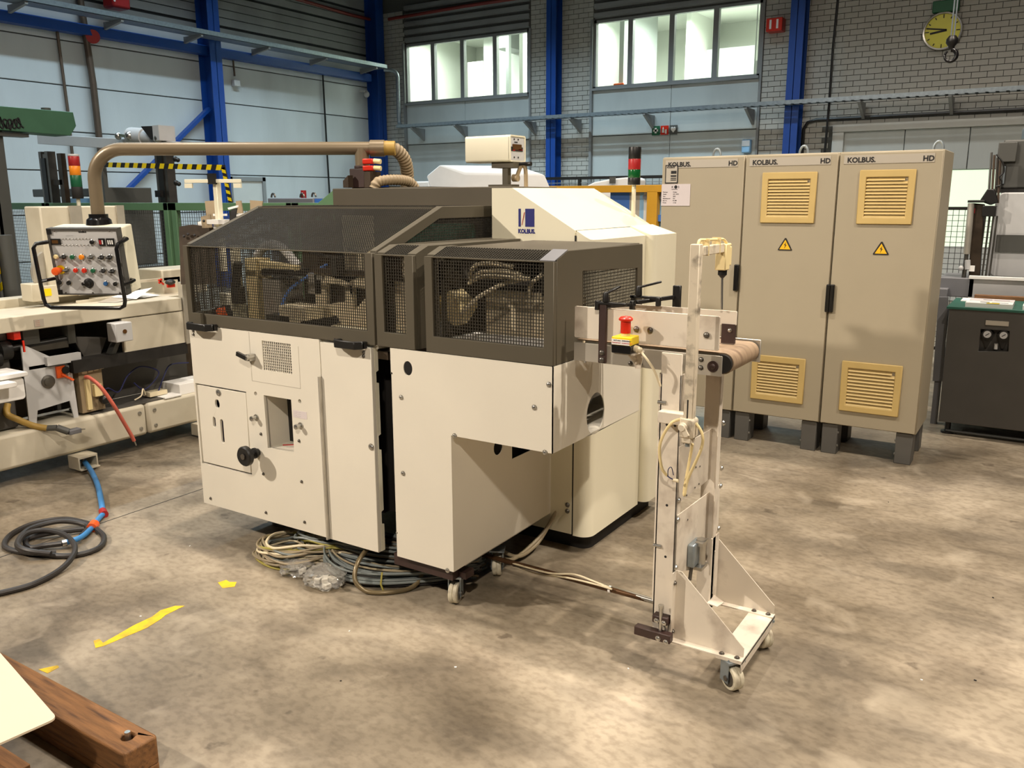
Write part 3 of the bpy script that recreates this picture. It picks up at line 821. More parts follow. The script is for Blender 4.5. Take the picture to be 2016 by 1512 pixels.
# lower box side sheet
lb = build(MB().plate([(YF + 0.004, 0.186), (3.44, 0.186), (3.44, 0.80), (YF + 0.004, 0.80)], [circ(2.961, 0.640, 0.036, 20), [(3.072, 0.555), (3.256, 0.555), (3.256, 0.795), (3.072, 0.795)]], 'yz', BX - 0.004, BX), 'lower_side_sheet', 'white', mc)
build(MB().box(BX - 0.03, BX, 3.44, 3.455, 0.186, 0.80), 'rear_flange', 'white', lb)
build(MB().box(-2.05, -2.03, 2.66, 3.43, 0.2, 0.79).box(-2.26, -2.0, 2.66, 3.43, 0.195, 0.2), 'lower_backing', 'dark', mc)
# caster rail under the lower box
build(MB().box(-2.09, -2.02, 2.66, 3.40, 0.142, 0.182), 'caster_rail', 'alu', mc)
build(MB().box(-2.32, -2.0, 2.655, 2.70, 0.125, 0.178).box(-2.09, -1.965, 2.70, 2.76, 0.12, 0.15), 'caster_bracket', 'beam', mc)
def caster(x, y, parent, r=0.046, top=0.125, swing=0.0):
    c, s = cos(swing), sin(swing)
    f = build(MB().obox((x, y, top - 0.004), ((c, s, 0), (-s, c, 0), (0, 0, 1)), (0.035, 0.035, 0.004)).obox((x + 0.026 * -s, y + 0.026 * c, r + 0.028), ((c, s, 0), (-s, c, 0), (0, 0, 1)), (0.022, 0.002, 0.046)).obox((x - 0.026 * -s, y - 0.026 * c, r + 0.028), ((c, s, 0), (-s, c, 0), (0, 0, 1)), (0.022, 0.002, 0.046)), 'caster', 'galv', parent)
    ax = Vector((-s, c, 0))
    p = Vector((x + 0.012 * c, y + 0.012 * s, r))
    build(MB().lathe([(r - 0.012, -0.021), (r - 0.004, -0.02), (r, -0.015), (r, -0.003), (r - 0.003, 0.0), (r, 0.003), (r, 0.015), (r - 0.004, 0.02), (r - 0.012, 0.021)], p, ax, 28), 'wheel', 'wheel', f)
    build(MB().cyl(p - ax * 0.032, p + ax * 0.032, 0.010, 12).cyl(p - ax * 0.0215, p + ax * 0.0215, r * 0.70, 20), 'axle', 'steeld', f)
caster(-2.03, 2.715, mc, swing=R(-70))
caster(-2.03, 3.04, mc, swing=R(-62))

# ---------------- mesh guards
ZT, ZG, ZB = 1.482, 1.104, 1.162
gA = build(MB().plate(rect(-3.56, -2.352, ZG, 1.484), [rect(-3.525, -2.394, ZB, 1.479)], 'xz', YF, 2.645), 'guard_frame', 'olive', mc, bevel=0.002, seg=1)
build(MB().box(-3.558, -3.53, 3.585, 3.618, ZG, 1.61), 'rear_post', 'olive', gA)
build(MB().box(-2.386, -2.354, 3.575, 3.618, 1.514, 1.61), 'rear_post', 'olive', gA)
SL = [(2.647, 1.493), (3.10, 1.667), (3.62, 1.667), (3.62, 1.612), (3.075, 1.612), (2.647, 1.440)]
for x in (-3.56, -2.386): build(MB().prism(SL, 'yz', x, x + 0.034), 'slope_rail', 'olive', gA, bevel=0.002, seg=1)
build(MB().box(-2.385, -2.355, 2.70, 3.57, 1.475, 1.508), 'lower_rail', 'olive', gA)
build(MB().box(-3.525, -2.388, 3.07, 3.10, 1.652, 1.662), 'ridge_rail', 'olive', gA)
m_ = MB()
wires(m_, (-3.525, 2.634, ZB), (1.131, 0, 0), (0, 0, ZT - ZB), 0.0122)
build(m_, 'front_mesh', 'wire', gA, kind='stuff', smooth=False)
m_ = MB()
wires(m_, (-3.525, 2.63, 1.484), (1.131, 0, 0), (0, 0.46, 0.177), 0.0122)
build(m_, 'slope_mesh', 'wire', gA, kind='stuff', smooth=False)
m_ = MB()
wires(m_, (-3.525, 3.10, 1.664), (1.131, 0, 0), (0, 0.50, 0), 0.0122)
build(m_, 'top_mesh', 'wire', gA, kind='stuff', smooth=False)
def in_side(p): return p.z < min(1.615, 1.445 + (p.y - 2.66) * 0.402) and p.z > (1.16 if p.x < -3 else 1.505)
m_ = MB()
wires(m_, (-3.55, 2.65, 1.16), (0, 0.93, 0), (0, 0, 0.46), 0.0122, inside=in_side)
build(m_, 'left_side_mesh', 'wire', gA, kind='stuff', smooth=False)
m_ = MB()
wires(m_, (-2.36, 2.70, 1.505), (0, 0.875, 0), (0, 0, 0.11), 0.0122, inside=in_side)
build(m_, 'right_side_mesh', 'wire', gA, kind='stuff', smooth=False)
build(MB().box(-3.555, -3.53, 2.65, 3.58, ZG, 1.16), 'side_rail', 'olive', gA)
# black pull handles
def pull(x0, x1, z):
    m = MB().box(x0, x0 + 0.02, 2.585, YF, z, z + 0.03).box(x1 - 0.02, x1, 2.585, YF, z, z + 0.03)
    m.prism([(x0, 2.60), (x0 + 0.03, 2.572), (x1 - 0.03, 2.572), (x1, 2.60), (x1, 2.588), (x1 - 0.025, 2.562), (x0 + 0.025, 2.562), (x0, 2.588)], 'xy', z, z + 0.034)
    build(m, 'pull_handle', 'black', gA, bevel=0.003, seg=1)
pull(-3.527, -3.343, 1.088)
pull(-2.556, -2.394, 1.088)
build(MB().box(-3.50, -3.44, 2.60, 2.625, 1.10, 1.165), 'handle_plate', 'olive', gA)

# narrow middle guard
def chamfer(y1, yb=2.70): return [(2.642, ZG), (yb, ZG), (yb, 1.452), (2.74, 1.478), (y1, 1.478), (y1, 1.515), (2.72, 1.515), (2.642, 1.487)]
gB = build(MB().plate(rect(-2.342, -2.140, ZG, 1.481), [rect(-2.300, -2.185, 1.165, 1.476)], 'xz', YF, 2.641), 'middle_guard_frame', 'olive', mc, bevel=0.002, seg=1)
build(MB().prism(chamfer(3.60), 'yz', -2.342, -2.302), 'slope_rail', 'olive', gB)
build(MB().prism(chamfer(3.60), 'yz', -2.183, -2.140), 'slope_rail', 'olive', gB)
build(MB().box(-2.30, -2.185, 2.74, 3.6, 1.49, 1.513), 'roof_sheet', 'olive', gB)
build(MB().box(-2.30, -2.235, 2.655, 2.67, 1.372, 1.47), 'blank_plate', 'brown', gB)
m_ = MB()
wires(m_, (-2.30, 2.632, 1.165), (0.115, 0, 0), (0, 0, 0.31), 0.0122)
wires(m_, (-2.30, 2.628, 1.478), (0.115, 0, 0), (0, 0.10, 0.036), 0.0122)
build(m_, 'guard_mesh', 'wire', gB, kind='stuff', smooth=False)
# right guard box
gC = build(MB().plate(rect(-2.084, OX, ZG, 1.481), [rect(-2.046, -1.542, 1.168, 1.476)], 'xz', YF, 2.641), 'right_guard_frame', 'olive', mc, bevel=0.002, seg=1)
build(MB().prism(chamfer(2.80, 2.66), 'yz', -2.084, -2.046), 'slope_rail', 'olive', gC)
build(MB().prism([(2.643, ZG), (2.85, ZG), (2.84, 1.432), (3.335, 1.41), (3.335, 1.12), (3.40, 1.12), (3.38, 1.509), (2.72, 1.515), (2.643, 1.4865)], 'yz', OX - 0.012, OX), 'side_sheet', 'olive', gC, bevel=0.002, seg=1)
build(MB().prism([(2.624, 1.4815), (2.72, 1.516), (2.72, 1.519), (2.624, 1.4845)], 'yz', -1.562, OX), 'corner_strip', 'mgrey', gC)
build(MB().prism([(-2.044, 2.722), (OX - 0.014, 2.722), (OX - 0.014, 3.38), (-2.044, 3.38)], 'xy', 1.496, 1.512), 'roof_sheet', 'olived', gC, bevel=0.002, seg=1)
build(MB().box(-2.09, -2.075, 2.74, 3.36, ZG, 1.49), 'left_post_sheet', 'olive', gC)
m_ = MB()
wires(m_, (-2.046, 2.632, 1.168), (0.504, 0, 0), (0, 0, 0.31), 0.0122)
wires(m_, (-2.046, 2.628, 1.479), (0.484, 0, 0), (0, 0.092, 0.0345), 0.0122)
build(m_, 'front_mesh', 'wire', gC, kind='stuff', smooth=False)
m_ = MB()
wires(m_, (-1.512, 2.85, 1.265), (0, 0.49, 0), (0, 0, 0.165), 0.0128, 0.003)
build(m_, 'side_mesh', 'wire', gC, kind='stuff', smooth=False)

# ---------------- head box, logo, rear cover
hb = build(MB().box(-3.53, -2.30, 3.62, 4.05, 1.662, 1.758), 'head_box', 'olived', mc, bevel=0.004, seg=1)
build(MB().box(-3.45, -2.9, 3.70, 4.0, 1.758, 1.764), 'top_plate', 'olive', hb)
build(MB().box(-3.535, -2.30, 3.60, 3.625, 1.655, 1.665), 'lip', 'olive', hb)
YC = 3.42
prof = [(-2.30, 0.10), (-1.850, 0.10), (-1.850, 1.558), (-2.185, 1.748), (-2.30, 1.748)]
cv = build(MB().prism(prof, 'xz', YC, YC + 0.01).add([(-2.30, YC, 1.748), (-2.185, YC, 1.748), (-2.185, 4.25, 1.752), (-2.30, 4.25, 1.752), (-1.850, YC, 1.558), (-1.850, 4.02, 1.559), (-1.850, 4.27, 1.559), (-2.0, 4.28, 1.645)],
    [(0, 1, 2, 3), (1, 4, 5, 6, 7, 2)]), 'rear_cover', 'cream', mc, smooth=False)
def vprism(pts, z0, z1): return MB().prism(pts, 'xy', z0, z1)
def rc(x1, y0, r, n=7): return [(x1 - r + r * sin(pi / 2 * t / n), y0 + r - r * cos(pi / 2 * t / n)) for t in range(n + 1)]
# first side cover with rounded corner and sloping top
pts = [(-1.842, YC)] + rc(-1.755, YC, 0.06) + [(-1.755, 3.985), (-1.842, 3.985)]
c1 = MB()
n_ = len(pts)
def ztop(x): return 1.517 if x > -1.775 else 1.517 + (-1.775 - x) / (1.842 - 1.775) * 0.040
c1.add([(x, y, 0.095) for x, y in pts] + [(x, y, ztop(x)) for x, y in pts], [tuple(reversed(range(n_))), tuple(range(n_, 2 * n_))] + [(k, (k + 1) % n_, n_ + (k + 1) % n_, n_ + k) for k in range(n_)])
build(c1, 'side_cover', 'cream', mc)
pts = [(-1.842, 3.99)] + rc(-1.705, 3.99, 0.04) + [(-1.705, 4.27), (-1.842, 4.27)]
c2 = MB()
n_ = len(pts)
def ztop2(x): return 1.519 if x > -1.73 else 1.519 + (-1.73 - x) / (1.842 - 1.73) * 0.044
c2.add([(x, y, 0.11) for x, y in pts] + [(x, y, ztop2(x)) for x, y in pts], [tuple(reversed(range(n_))), tuple(range(n_, 2 * n_))] + [(k, (k + 1) % n_, n_ + (k + 1) % n_, n_ + k) for k in range(n_)])
build(c2, 'corner_cover', 'cream', mc)
build(MB().box(-2.28, -1.85, YC + 0.01, 4.24, 0.1, 1.55), 'cover_core', 'cream', mc)
build(vprism([(-2.25, 3.50), (-1.86, 3.50)] + rc(-1.80, 3.50, 0.05) + [(-1.80, 4.05), (-1.80, 4.24), (-2.25, 4.24)], 0.0, 0.10), 'plinth', 'dark', mc)
build(MB().box(-1.8495, -1.8425, YC - 0.004, YC + 0.004, 1.475, 1.535).box(-1.8495, -1.8425, YC + 0.002, YC + 0.01, 0.1, 1.475), 'cover_seam', 'dark', mc)
b = MB()
for q in ((-1.873, 3.420, 0.247), (-1.873, 3.420, 0.215)): screw(b, q, 0.010)
build(b, 'cover_screws', 'steeld', mc, kind='stuff')
# printed emblem and word mark
ex, ez = -2.150, 1.571
k_ = -2.064 - ex
hh = 1.653 - ez
build(MB().box(ex, ex + 0.14 * k_, YC - 0.0015, YC, ez, ez + hh).box(ex + 0.43 * k_, ex + k_, YC - 0.0015, YC, ez, ez + hh), 'emblem', 'blueink', mc)
build(MB().prism([(ex + 0.20 * k_, ez + 0.08 * hh), (ex + 0.23 * k_, ez + 0.08 * hh), (ex + 0.40 * k_, ez + 0.80 * hh), (ex + 0.36 * k_, ez + 0.80 * hh)], 'xz', YC - 0.0015, YC), 'emblem_stroke', 'redd', mc)
text('KOLBUS.', 0.027, (ex - 0.002, YC - 0.001, ez - 0.030), '-y', 'blueink', mc, bold=0.0012, sx=0.88)

# ---------------- works seen through the mesh
def inn(mb, n, mt, **k): return build(mb, n, mt, mc, **k)
inn(MB().box(-3.50, -2.32, 3.60, 3.63, 1.04, 1.66), 'rear_bulkhead', 'dark')
inn(MB().box(-3.50, -2.32, 2.66, 3.58, 1.04, 1.075), 'bed_plate', 'brown')
inn(MB().box(-3.10, -2.99, 2.95, 3.08, 1.07, 1.60), 'dark_column', 'brown', bevel=0.004)
inn(MB().box(-2.97, -2.85, 3.10, 3.20, 1.07, 1.62), 'pale_column', 'hosel', bevel=0.004)
inn(MB().box(-2.92, -2.40, 3.40, 3.42, 1.20, 1.58), 'teal_panel', 'teal')
inn(MB().box(-2.52, -2.38, 3.30, 3.34, 1.25, 1.46), 'brown_panel', 'dark')
inn(MB().plate([(-2.93, 1.13), (-2.40, 1.13), (-2.40, 1.36), (-2.93, 1.37)], [[(-2.86, 1.22), (-2.74, 1.24), (-2.74, 1.31), (-2.86, 1.32)], [(-2.69, 1.20), (-2.62, 1.26), (-2.56, 1.30), (-2.69, 1.31)], circ(-2.905, 1.345, 0.012, 12), circ(-2.875, 1.345, 0.012, 12)], 'xz', 2.86, 2.89), 'cast_plate', 'hosel', bevel=0.003)
inn(MB().box(-2.90, -2.55, 2.90, 2.93, 1.12, 1.34), 'plate_backing', 'brown')
inn(MB().box(-3.03, -2.86, 2.72, 2.84, 1.08, 1.22), 'cream_block', 'hosel', bevel=0.004)
inn(MB().box(-2.86, -2.38, 2.70, 2.86, 1.075, 1.13), 'white_ledge', 'cream', bevel=0.006)
inn(MB().prism([(-2.85, 1.10), (-2.62, 1.17), (-2.64, 1.20), (-2.85, 1.16)], 'xz', 2.68, 2.70), 'dark_blade', 'dark')
inn(MB().box(-3.34, -3.26, 2.80, 2.90, 1.08, 1.42), 'yellowish_upright', 'ccream', bevel=0.004)
inn(MB().bar((-3.34, 2.84, 1.39), (-3.02, 2.84, 1.37), 0.05, 0.05), 'yellowish_arm', 'ccream', bevel=0.006)
inn(MB().tube(spline([(-3.42, 2.95, 1.42), (-3.34, 2.95, 1.475), (-3.24, 2.95, 1.47), (-3.15, 2.95, 1.40), (-3.12, 2.95, 1.38)], 6), 0.022, 10), 'white_hose', 'paperw')
inn(MB().box(-3.48, -3.40, 2.75, 2.85, 1.08, 1.25).box(-3.44, -3.41, 2.80, 2.84, 1.25, 1.48), 'white_post', 'cream', bevel=0.004)
inn(MB().cyl((-3.40, 2.78, 1.24), (-3.36, 2.78, 1.40), 0.022, 12).box(-3.40, -3.35, 2.76, 2.80, 1.20, 1.28), 'black_cylinder', 'black')
lm = inn(MB().obox((-3.37, 2.675, 1.165), ((0.94, 0, 0.34), (0, 1, 0), (-0.34, 0, 0.94)), (0.035, 0.03, 0.03)), 'red_lens_box', 'black', bevel=0.004)
build(MB().obox((-3.345, 2.650, 1.168), ((0.94, 0, 0.34), (0, 1, 0), (-0.34, 0, 0.94)), (0.022, 0.012, 0.026)), 'lens', 'orange', lm, bevel=0.003)
inn(MB().tube(spline([(-2.90, 2.92, 1.40), (-2.98, 2.86, 1.34), (-3.05, 2.80, 1.27), (-3.07, 2.76, 1.16), (-3.07, 2.74, 1.08)], 6), 0.007, 8), 'blue_hose', 'blued')
inn(MB().lathe([(0.012, -0.02), (0.045, -0.018), (0.05, -0.008), (0.05, 0.008), (0.045, 0.018), (0.012, 0.02)], (-2.49, 2.83, 1.40), (0.3, -1, 0), 20), 'bronze_wheel', 'bronze')
inn(MB().bar((-2.92, 2.83, 1.46), (-2.75, 2.83, 1.44), 0.01, 0.01).box(-2.76, -2.73, 2.80, 2.86, 1.36, 1.445).bar((-2.70, 2.85, 1.48), (-2.56, 2.85, 1.455), 0.01, 0.01), 'gripper_rods', 'steeld')
inn(MB().box(-2.93, -2.42, 2.84, 2.90, 1.365, 1.385).box(-2.50, -2.38, 2.80, 2.95, 1.37, 1.42), 'dark_rail', 'brown')
inn(MB().box(-3.22, -3.10, 2.80, 2.95, 1.08, 1.33).box(-2.98, -2.88, 2.86, 2.95, 1.26, 1.36), 'grey_casting', 'alu', bevel=0.006)
inn(MB().box(-3.20, -3.02, 2.78, 2.92, 1.345, 1.375).box(-3.12, -2.96, 2.72, 2.80, 1.13, 1.17), 'dark_clamp', 'dark')
# behind the middle and right guards
inn(MB().box(-2.34, -2.14, 2.78, 2.80, 1.10, 1.46), 'pale_plate', 'hosel')
inn(MB().box(-2.20, -2.16, 2.74, 2.78, 1.25, 1.44).cyl((-2.215, 2.775, 1.45), (-2.215, 2.76, 1.45), 0.014, 12), 'dark_fitting', 'ccream')
inn(MB().box(-2.135, -2.09, 2.74, 2.85, 1.07, 1.20), 'bright_post', 'lgrey', bevel=0.004)
inn(MB().box(-2.13, -2.09, 2.72, 2.80, 1.32, 1.46).cyl((-2.11, 2.72, 1.36), (-2.11, 2.70, 1.36), 0.022, 14), 'black_switch', 'black')
inn(MB().box(-2.32, -1.86, 3.30, 3.33, 1.08, 1.47), 'rear_wall_sheet', 'brown')
inn(MB().box(-1.99, -1.53, 2.90, 2.93, 1.14, 1.335), 'drum_cover', 'hosel', bevel=0.006)
inn(MB().box(-2.05, -1.53, 2.70, 2.90, 1.115, 1.15), 'base_strip', 'paperw', bevel=0.004)
inn(MB().box(-2.05, -1.53, 2.66, 2.90, 1.07, 1.115), 'base_rail', 'mgrey')
inn(MB().obox((-2.055, 2.80, 1.265), ((0.8, 0, -0.6), (0, 1, 0), (0.6, 0, 0.8)), (0.055, 0.05, 0.055)), 'cream_clamp', 'ccream', bevel=0.01)
inn(MB().box(-1.99, -1.86, 2.88, 2.98, 1.335, 1.40).box(-1.85, -1.74, 2.86, 2.96, 1.34, 1.40), 'dark_clamp', 'dark')
inn(MB().box(-1.66, -1.59, 2.80, 2.88, 1.33, 1.48).box(-1.80, -1.76, 2.95, 3.0, 1.40, 1.48), 'black_motor', 'black', bevel=0.006)
inn(MB().box(-2.04, -1.98, 2.80, 2.84, 1.38, 1.47).box(-1.73, -1.68, 2.9, 2.95, 1.33, 1.48), 'grey_casting', 'steeld', bevel=0.004)
hs = [[(-1.99, 2.80, 1.385), (-1.90, 2.76, 1.42), (-1.80, 2.76, 1.425), (-1.73, 2.78, 1.41)], [(-2.00, 2.80, 1.365), (-1.90, 2.75, 1.40), (-1.80, 2.74, 1.405), (-1.69, 2.77, 1.40)], [(-1.98, 2.78, 1.40), (-1.92, 2.74, 1.445), (-1.84, 2.74, 1.455), (-1.77, 2.78, 1.44)], [(-1.98, 2.72, 1.25), (-1.90, 2.72, 1.32), (-1.80, 2.74, 1.375), (-1.73, 2.8, 1.395)], [(-1.70, 2.78, 1.33), (-1.68, 2.76, 1.38), (-1.63, 2.76, 1.42)]]
for h in hs: inn(MB().tube(spline(h, 8), 0.0085, 8), 'pale_hose', 'hosel')

# ================================================================== THINGS ON TOP OF THE MACHINE
# swing arm: post, horizontal tube, elbow, drop tube
px, py, pz = (-3.396, 3.733, 1.980)
ex_, ey_, ez_ = (-4.685, 2.907, 1.980)
u = Vector((ex_ - px, ey_ - py, 0)).normalized()
sa = thing('swing_arm', 'thick olive tube arm reaching left from the machine top to the control box', 'arm', (px, py, 1.76))
zt = (pz + ez_) / 2
P0 = Vector((px, py, zt))
P1 = Vector((ex_, ey_, zt))
r_ = 0.17
el = [P1 - u * r_ + u * (r_ * sin(t)) + Vector((0, 0, -r_ + r_ * cos(t))) for t in [R(9 * k) for k in range(11)]]
build(MB().tube([P0 - u * 0.12, P0, P0 + u * 0.5] + el + [P1 + Vector((0, 0, -0.40))], 0.0365, 18), 'arm_tube', 'pipe', sa)
build(MB().cyl(P0 - u * 0.05, P0 - u * 0.13, 0.046, 20), 'end_collar', 'pipe', sa)
build(MB().cyl((px, py, zt), (px, py, 1.86), 0.040, 18), 'post_tube', 'pipe', sa)
build(MB().box(px - 0.055, px + 0.055, py - 0.05, py + 0.05, 1.762, 1.868).cyl((px, py, 1.868), (px, py, 1.885), 0.046, 18), 'clamp_block', 'beam', sa, bevel=0.004)
build(MB().box(px + 0.055, px + 0.10, py - 0.05, py + 0.04, 1.762, 1.85).prism([(px - 0.06, 1.762), (px - 0.02, 1.762), (px - 0.02, 1.83), (px - 0.06, 1.80)], 'xz', py - 0.10, py - 0.06), 'bracket', 'brown', sa)
for z in (1.868, 1.905): 
    h = build(MB().obox((px + 0.075, py - 0.03, z), ((1, 0.3, 0), (-0.3, 1, 0), (0, 0, 1)), (0.032, 0.018, 0.015)), 'plug_connector', 'red', sa, bevel=0.006)
    build(MB().cyl((px + 0.105, py - 0.02, z + 0.002), (px + 0.145, py - 0.008, z - 0.002), 0.014, 12), 'cable_gland', 'ccream', h)
jz = 1.603
build(MB().cyl(P1 + Vector((0, 0, -0.36)), (P1.x, P1.y, jz - 0.005), 0.052, 20).lathe([(0.052, 0), (0.066, -0.012), (0.072, -0.05), (0.058, -0.062)], (P1.x, P1.y, jz - 0.003), n=20), 'swivel_joint', 'blacks', sa)
# ribbed hose
def ribbed(pts, r, pitch=0.018):
    fine, rad = [], []
    acc = 0.0
    prev = None
    for p in spline(pts, 40):
        if prev is not None: acc += (p - prev).length
        prev = p
        fine.append(p)
        rad.append(r * (1 + 0.07 * sin(2 * pi * acc / pitch)))
    return MB().tube(fine, r, 14, rad=rad)
ht = thing('ribbed_hose', 'ribbed beige hose curving from the arm tube down onto the machine top', 'hose', (px + 0.1, py + 0.1, 1.8))
H0 = P0 - u * 0.12
build(ribbed([H0, (-3.289, 3.827, 1.984), (-3.265, 3.887, 1.969), (-3.262, 3.948, 1.917), (-3.293, 4.005, 1.836), (-3.321, 4.026, 1.751)], 0.037, 0.020), 'hose', 'hose', ht)
build(MB().cyl(H0, H0 - u * 0.07, 0.040, 18), 'cuff', 'yhose', ht)
ht = thing('ribbed_hose', 'short ribbed pale hose arching over the olive head box beside the red plugs', 'hose', (px + 0.15, py, 1.77))
build(ribbed([(-3.241, 3.652, 1.754), (-3.226, 3.671, 1.792), (-3.190, 3.759, 1.804), (-3.182, 3.883, 1.795), (-3.178, 3.936, 1.755)], 0.028, 0.020), 'hose', 'hose', ht)

# control box
cb = thing('control_box', 'white control box with rows of coloured buttons hanging on the olive swing arm', 'control panel', (-4.633, 2.779, 1.356), (R(7), 0, R(28.8)), local=True)
W, HH, DP = 0.205, 0.19, 0.17
build(MB().box(-W, W, 0.045, DP, -HH, HH), 'housing', 'cream', cb, bevel=0.008)
build(MB().box(-W, W, 0.004, 0.046, -HH, HH), 'rear_rim', 'greyc', cb)
build(MB().plate(rect(-W, W, -HH, HH), [rrect(-W + 0.014, W - 0.006, -HH + 0.008, HH - 0.014, 0.008)], 'xz', -0.004, 0.006), 'front_rim', 'greyc', cb)
fpn = build(MB().prism(rect(-0.198, 0.2, -0.185, 0.182), 'xz', 0.0, 0.006), 'face_plate', 'lgrey', cb)
for px_, pz_ in ((-0.19, -0.175), (-0.19, 0.172)): build(MB().box(px_ - 0.014, px_ + 0.012, -0.006, 0.002, pz_ - 0.014, pz_ + 0.014), 'rim_corner', 'black', cb)
def button(lx, lz, mt, r=0.0125, kind='push', n='push_button'):
    build(MB().lathe([(r + 0.003, 0), (r + 0.003, 0.006), (r, 0.008)], (lx, 0, lz), (0, -1, 0), 16), n, 'steel', cb)
    o = build(MB().lathe([(r, 0.006), (r, 0.018), (r * 0.85, 0.021), (0, 0.022)], (lx, 0, lz), (0, -1, 0), 16), n, mt, cb)
    if kind == 'knob': build(MB().box(lx - r * 1.15, lx + r * 1.15, -0.034, -0.018, lz - r * 0.4, lz + r * 0.4), 'grip', mt, o, bevel=0.003, seg=1)
button(-0.172, 0.032, 'ccream'); button(-0.126, 0.031, 'black', kind='knob'); button(-0.076, 0.030, 'green'); button(-0.022, 0.030, 'amber', 0.0145)
button(0.034, 0.031, 'greym', kind='knob'); button(0.096, 0.029, 'black', 0.013, 'knob'); button(0.143, 0.029, 'black', 0.013, 'knob')
button(-0.125, -0.044, 'greym', kind='knob'); button(-0.071, -0.046, 'red'); button(-0.020, -0.047, 'red', 0.0135); button(0.031, -0.048, 'green'); button(0.091, -0.048, 'black', 0.0125, 'knob'); button(0.144, -0.050, 'black', 0.0125, 'knob')
button(-0.180, -0.117, 'black'); button(-0.125, -0.119, 'black'); button(0.093, -0.122, 'bluek'); button(0.148, -0.124, 'black', 0.0115); button(0.054, 0.114, 'black', 0.012)
a_, b_ = -0.011, -0.121
o = build(MB().lathe([(0.028, 0), (0.028, 0.008), (0.018, 0.012), (0.016, 0.03), (0, 0.031)], (a_, 0, b_), (0, -1, 0), 24), 'rotary_switch', 'black', cb)
build(MB().box(a_ - 0.03, a_ + 0.012, -0.032, -0.012, b_ - 0.009, b_ + 0.009), 'grip', 'blacks', o, bevel=0.003, seg=1)
a_, b_ = -0.164, -0.044
o = build(MB().lathe([(0.026, 0), (0.026, 0.004)], (a_, 0, b_), (0, -1, 0), 20), 'stop_collar', 'yellow', cb)
build(MB().lathe([(0.014, 0.003), (0.014, 0.03), (0.021, 0.036), (0.023, 0.05), (0.020, 0.062), (0.0, 0.066)], (a_, 0, b_), (0, -1, 0), 20), 'stop_button', 'orange', o)
b = MB()
for row in (385, 475):
    for k in range(9):
        q = (-0.120, 0.132, 0.037, 0.132, -0.128, 0.097, 0.042, 0.097)
        s0, s1 = (q[0:2], q[2:4]) if row == 385 else (q[4:6], q[6:8])
        b.lathe([(0.004, 0), (0.0035, 0.004), (0.001, 0.006)], (s0[0] + (s1[0] - s0[0]) * k / 8, 0, s0[1] + (s1[1] - s0[1]) * k / 8), (0, -1, 0), 8)
build(b, 'indicator_lamps', 'steel', cb, kind='stuff')
def lcd(x0, z0, x1, z1, digits, mt):
    o = build(MB().box(x0, x1, -0.005, 0.001, z1, z0), 'display', 'black', cb)
    for k, dg in enumerate(digits): build(MB().box(x0 + (x1 - x0) * dg[0], x0 + (x1 - x0) * dg[1], -0.0058, -0.004, z1 + (z0 - z1) * 0.22, z1 + (z0 - z1) * 0.78), 'digit_window', mt if dg[2] else 'redd', o)
lcd(-0.190, 0.132, -0.133, 0.099, ((0.12, 0.75, 1),), 'bronze')
lcd(0.089, 0.134, 0.125, 0.092, ((0.08, 0.42, 0), (0.52, 0.68, 1)), 'paperw')
lcd(0.134, 0.134, 0.179, 0.092, ((0.15, 0.3, 1), (0.4, 0.55, 1), (0.66, 0.82, 1)), 'paperw')
text('KOLBUS', 0.012, (-0.02, -0.001, 0.166), '-y', 'ink', cb, bold=0.0004)
for k, (q0, q1) in enumerate(((-0.10, 0.156),)): text('- -.- -- - -.- - -- -- .-', 0.006, (q0, -0.001, 0.148), '-y', 'mgrey', cb)
b = MB()
for x_ in (-0.16, 0.0, 0.16):
    for z_ in (0.176, -0.178): screw(b, (x_, 0, z_), 0.004)
build(b, 'face_screws', 'steeld', cb, kind='stuff')
# black bumper bar round the box
bp_ = [(-0.205, -0.005, 0.115), (-0.25, -0.05, 0.112), (-0.262, -0.06, 0.09), (-0.262, -0.06, -0.20), (-0.255, -0.06, -0.235), (-0.225, -0.06, -0.252), (0.18, -0.06, -0.252), (0.208, -0.06, -0.238), (0.216, -0.06, -0.21), (0.216, -0.06, 0.085), (0.222, -0.05, 0.11), (0.232, 0.04, 0.125), (0.205, 0.06, 0.125)]
build(MB().tube(bp_, 0.011, 10).tube([(-0.262, -0.06, -0.10), (-0.21, 0.0, -0.095)], 0.010, 8).tube([(0.216, -0.06, -0.118), (0.235, 0.0, -0.115), (0.235, 0.04, -0.112), (0.205, 0.06, -0.112)], 0.010, 8), 'bumper_bar', 'blacks', cb)

# counter display on a short post
du = thing('counter_display', 'cream box with a dark counter display on a short post above the machine', 'display', (-2.373, 3.660, 1.761))
X0, X1 = -2.594, -2.328
ZD0, ZD1 = 1.877, 2.005
YD1 = 3.778
YD1 = 3.62 + 0.145
h_ = build(MB().prism(rrect(3.62, YD1, ZD0, ZD1, 0.012), 'yz', X0, X1 - 0.004), 'display_box', 'ccream', du)
h_.data.materials[0] = M['cream']
fb = build(MB().plate(rrect(3.62, YD1, ZD0, ZD1, 0.012), [rrect(3.627, YD1 - 0.007, ZD0 + 0.007, ZD1 - 0.007, 0.006)], 'yz', X1 - 0.006, X1 + 0.004), 'bezel', 'cream', du)
build(MB().box(X1 - 0.006, X1 - 0.001, 3.626, YD1 - 0.006, ZD0 + 0.006, ZD1 - 0.006), 'face_plate', 'lgrey', du)
build(MB().box(X1 - 0.004, X1 + 0.002, 3.624, YD1 - 0.024, ZD0 + 0.052, ZD1 - 0.056), 'screen', 'dark', du)
build(MB().box(X1 - 0.002, X1 + 0.003, 3.648, YD1 - 0.036, ZD0 + 0.058, ZD0 + 0.085), 'readout', 'bronze', du)
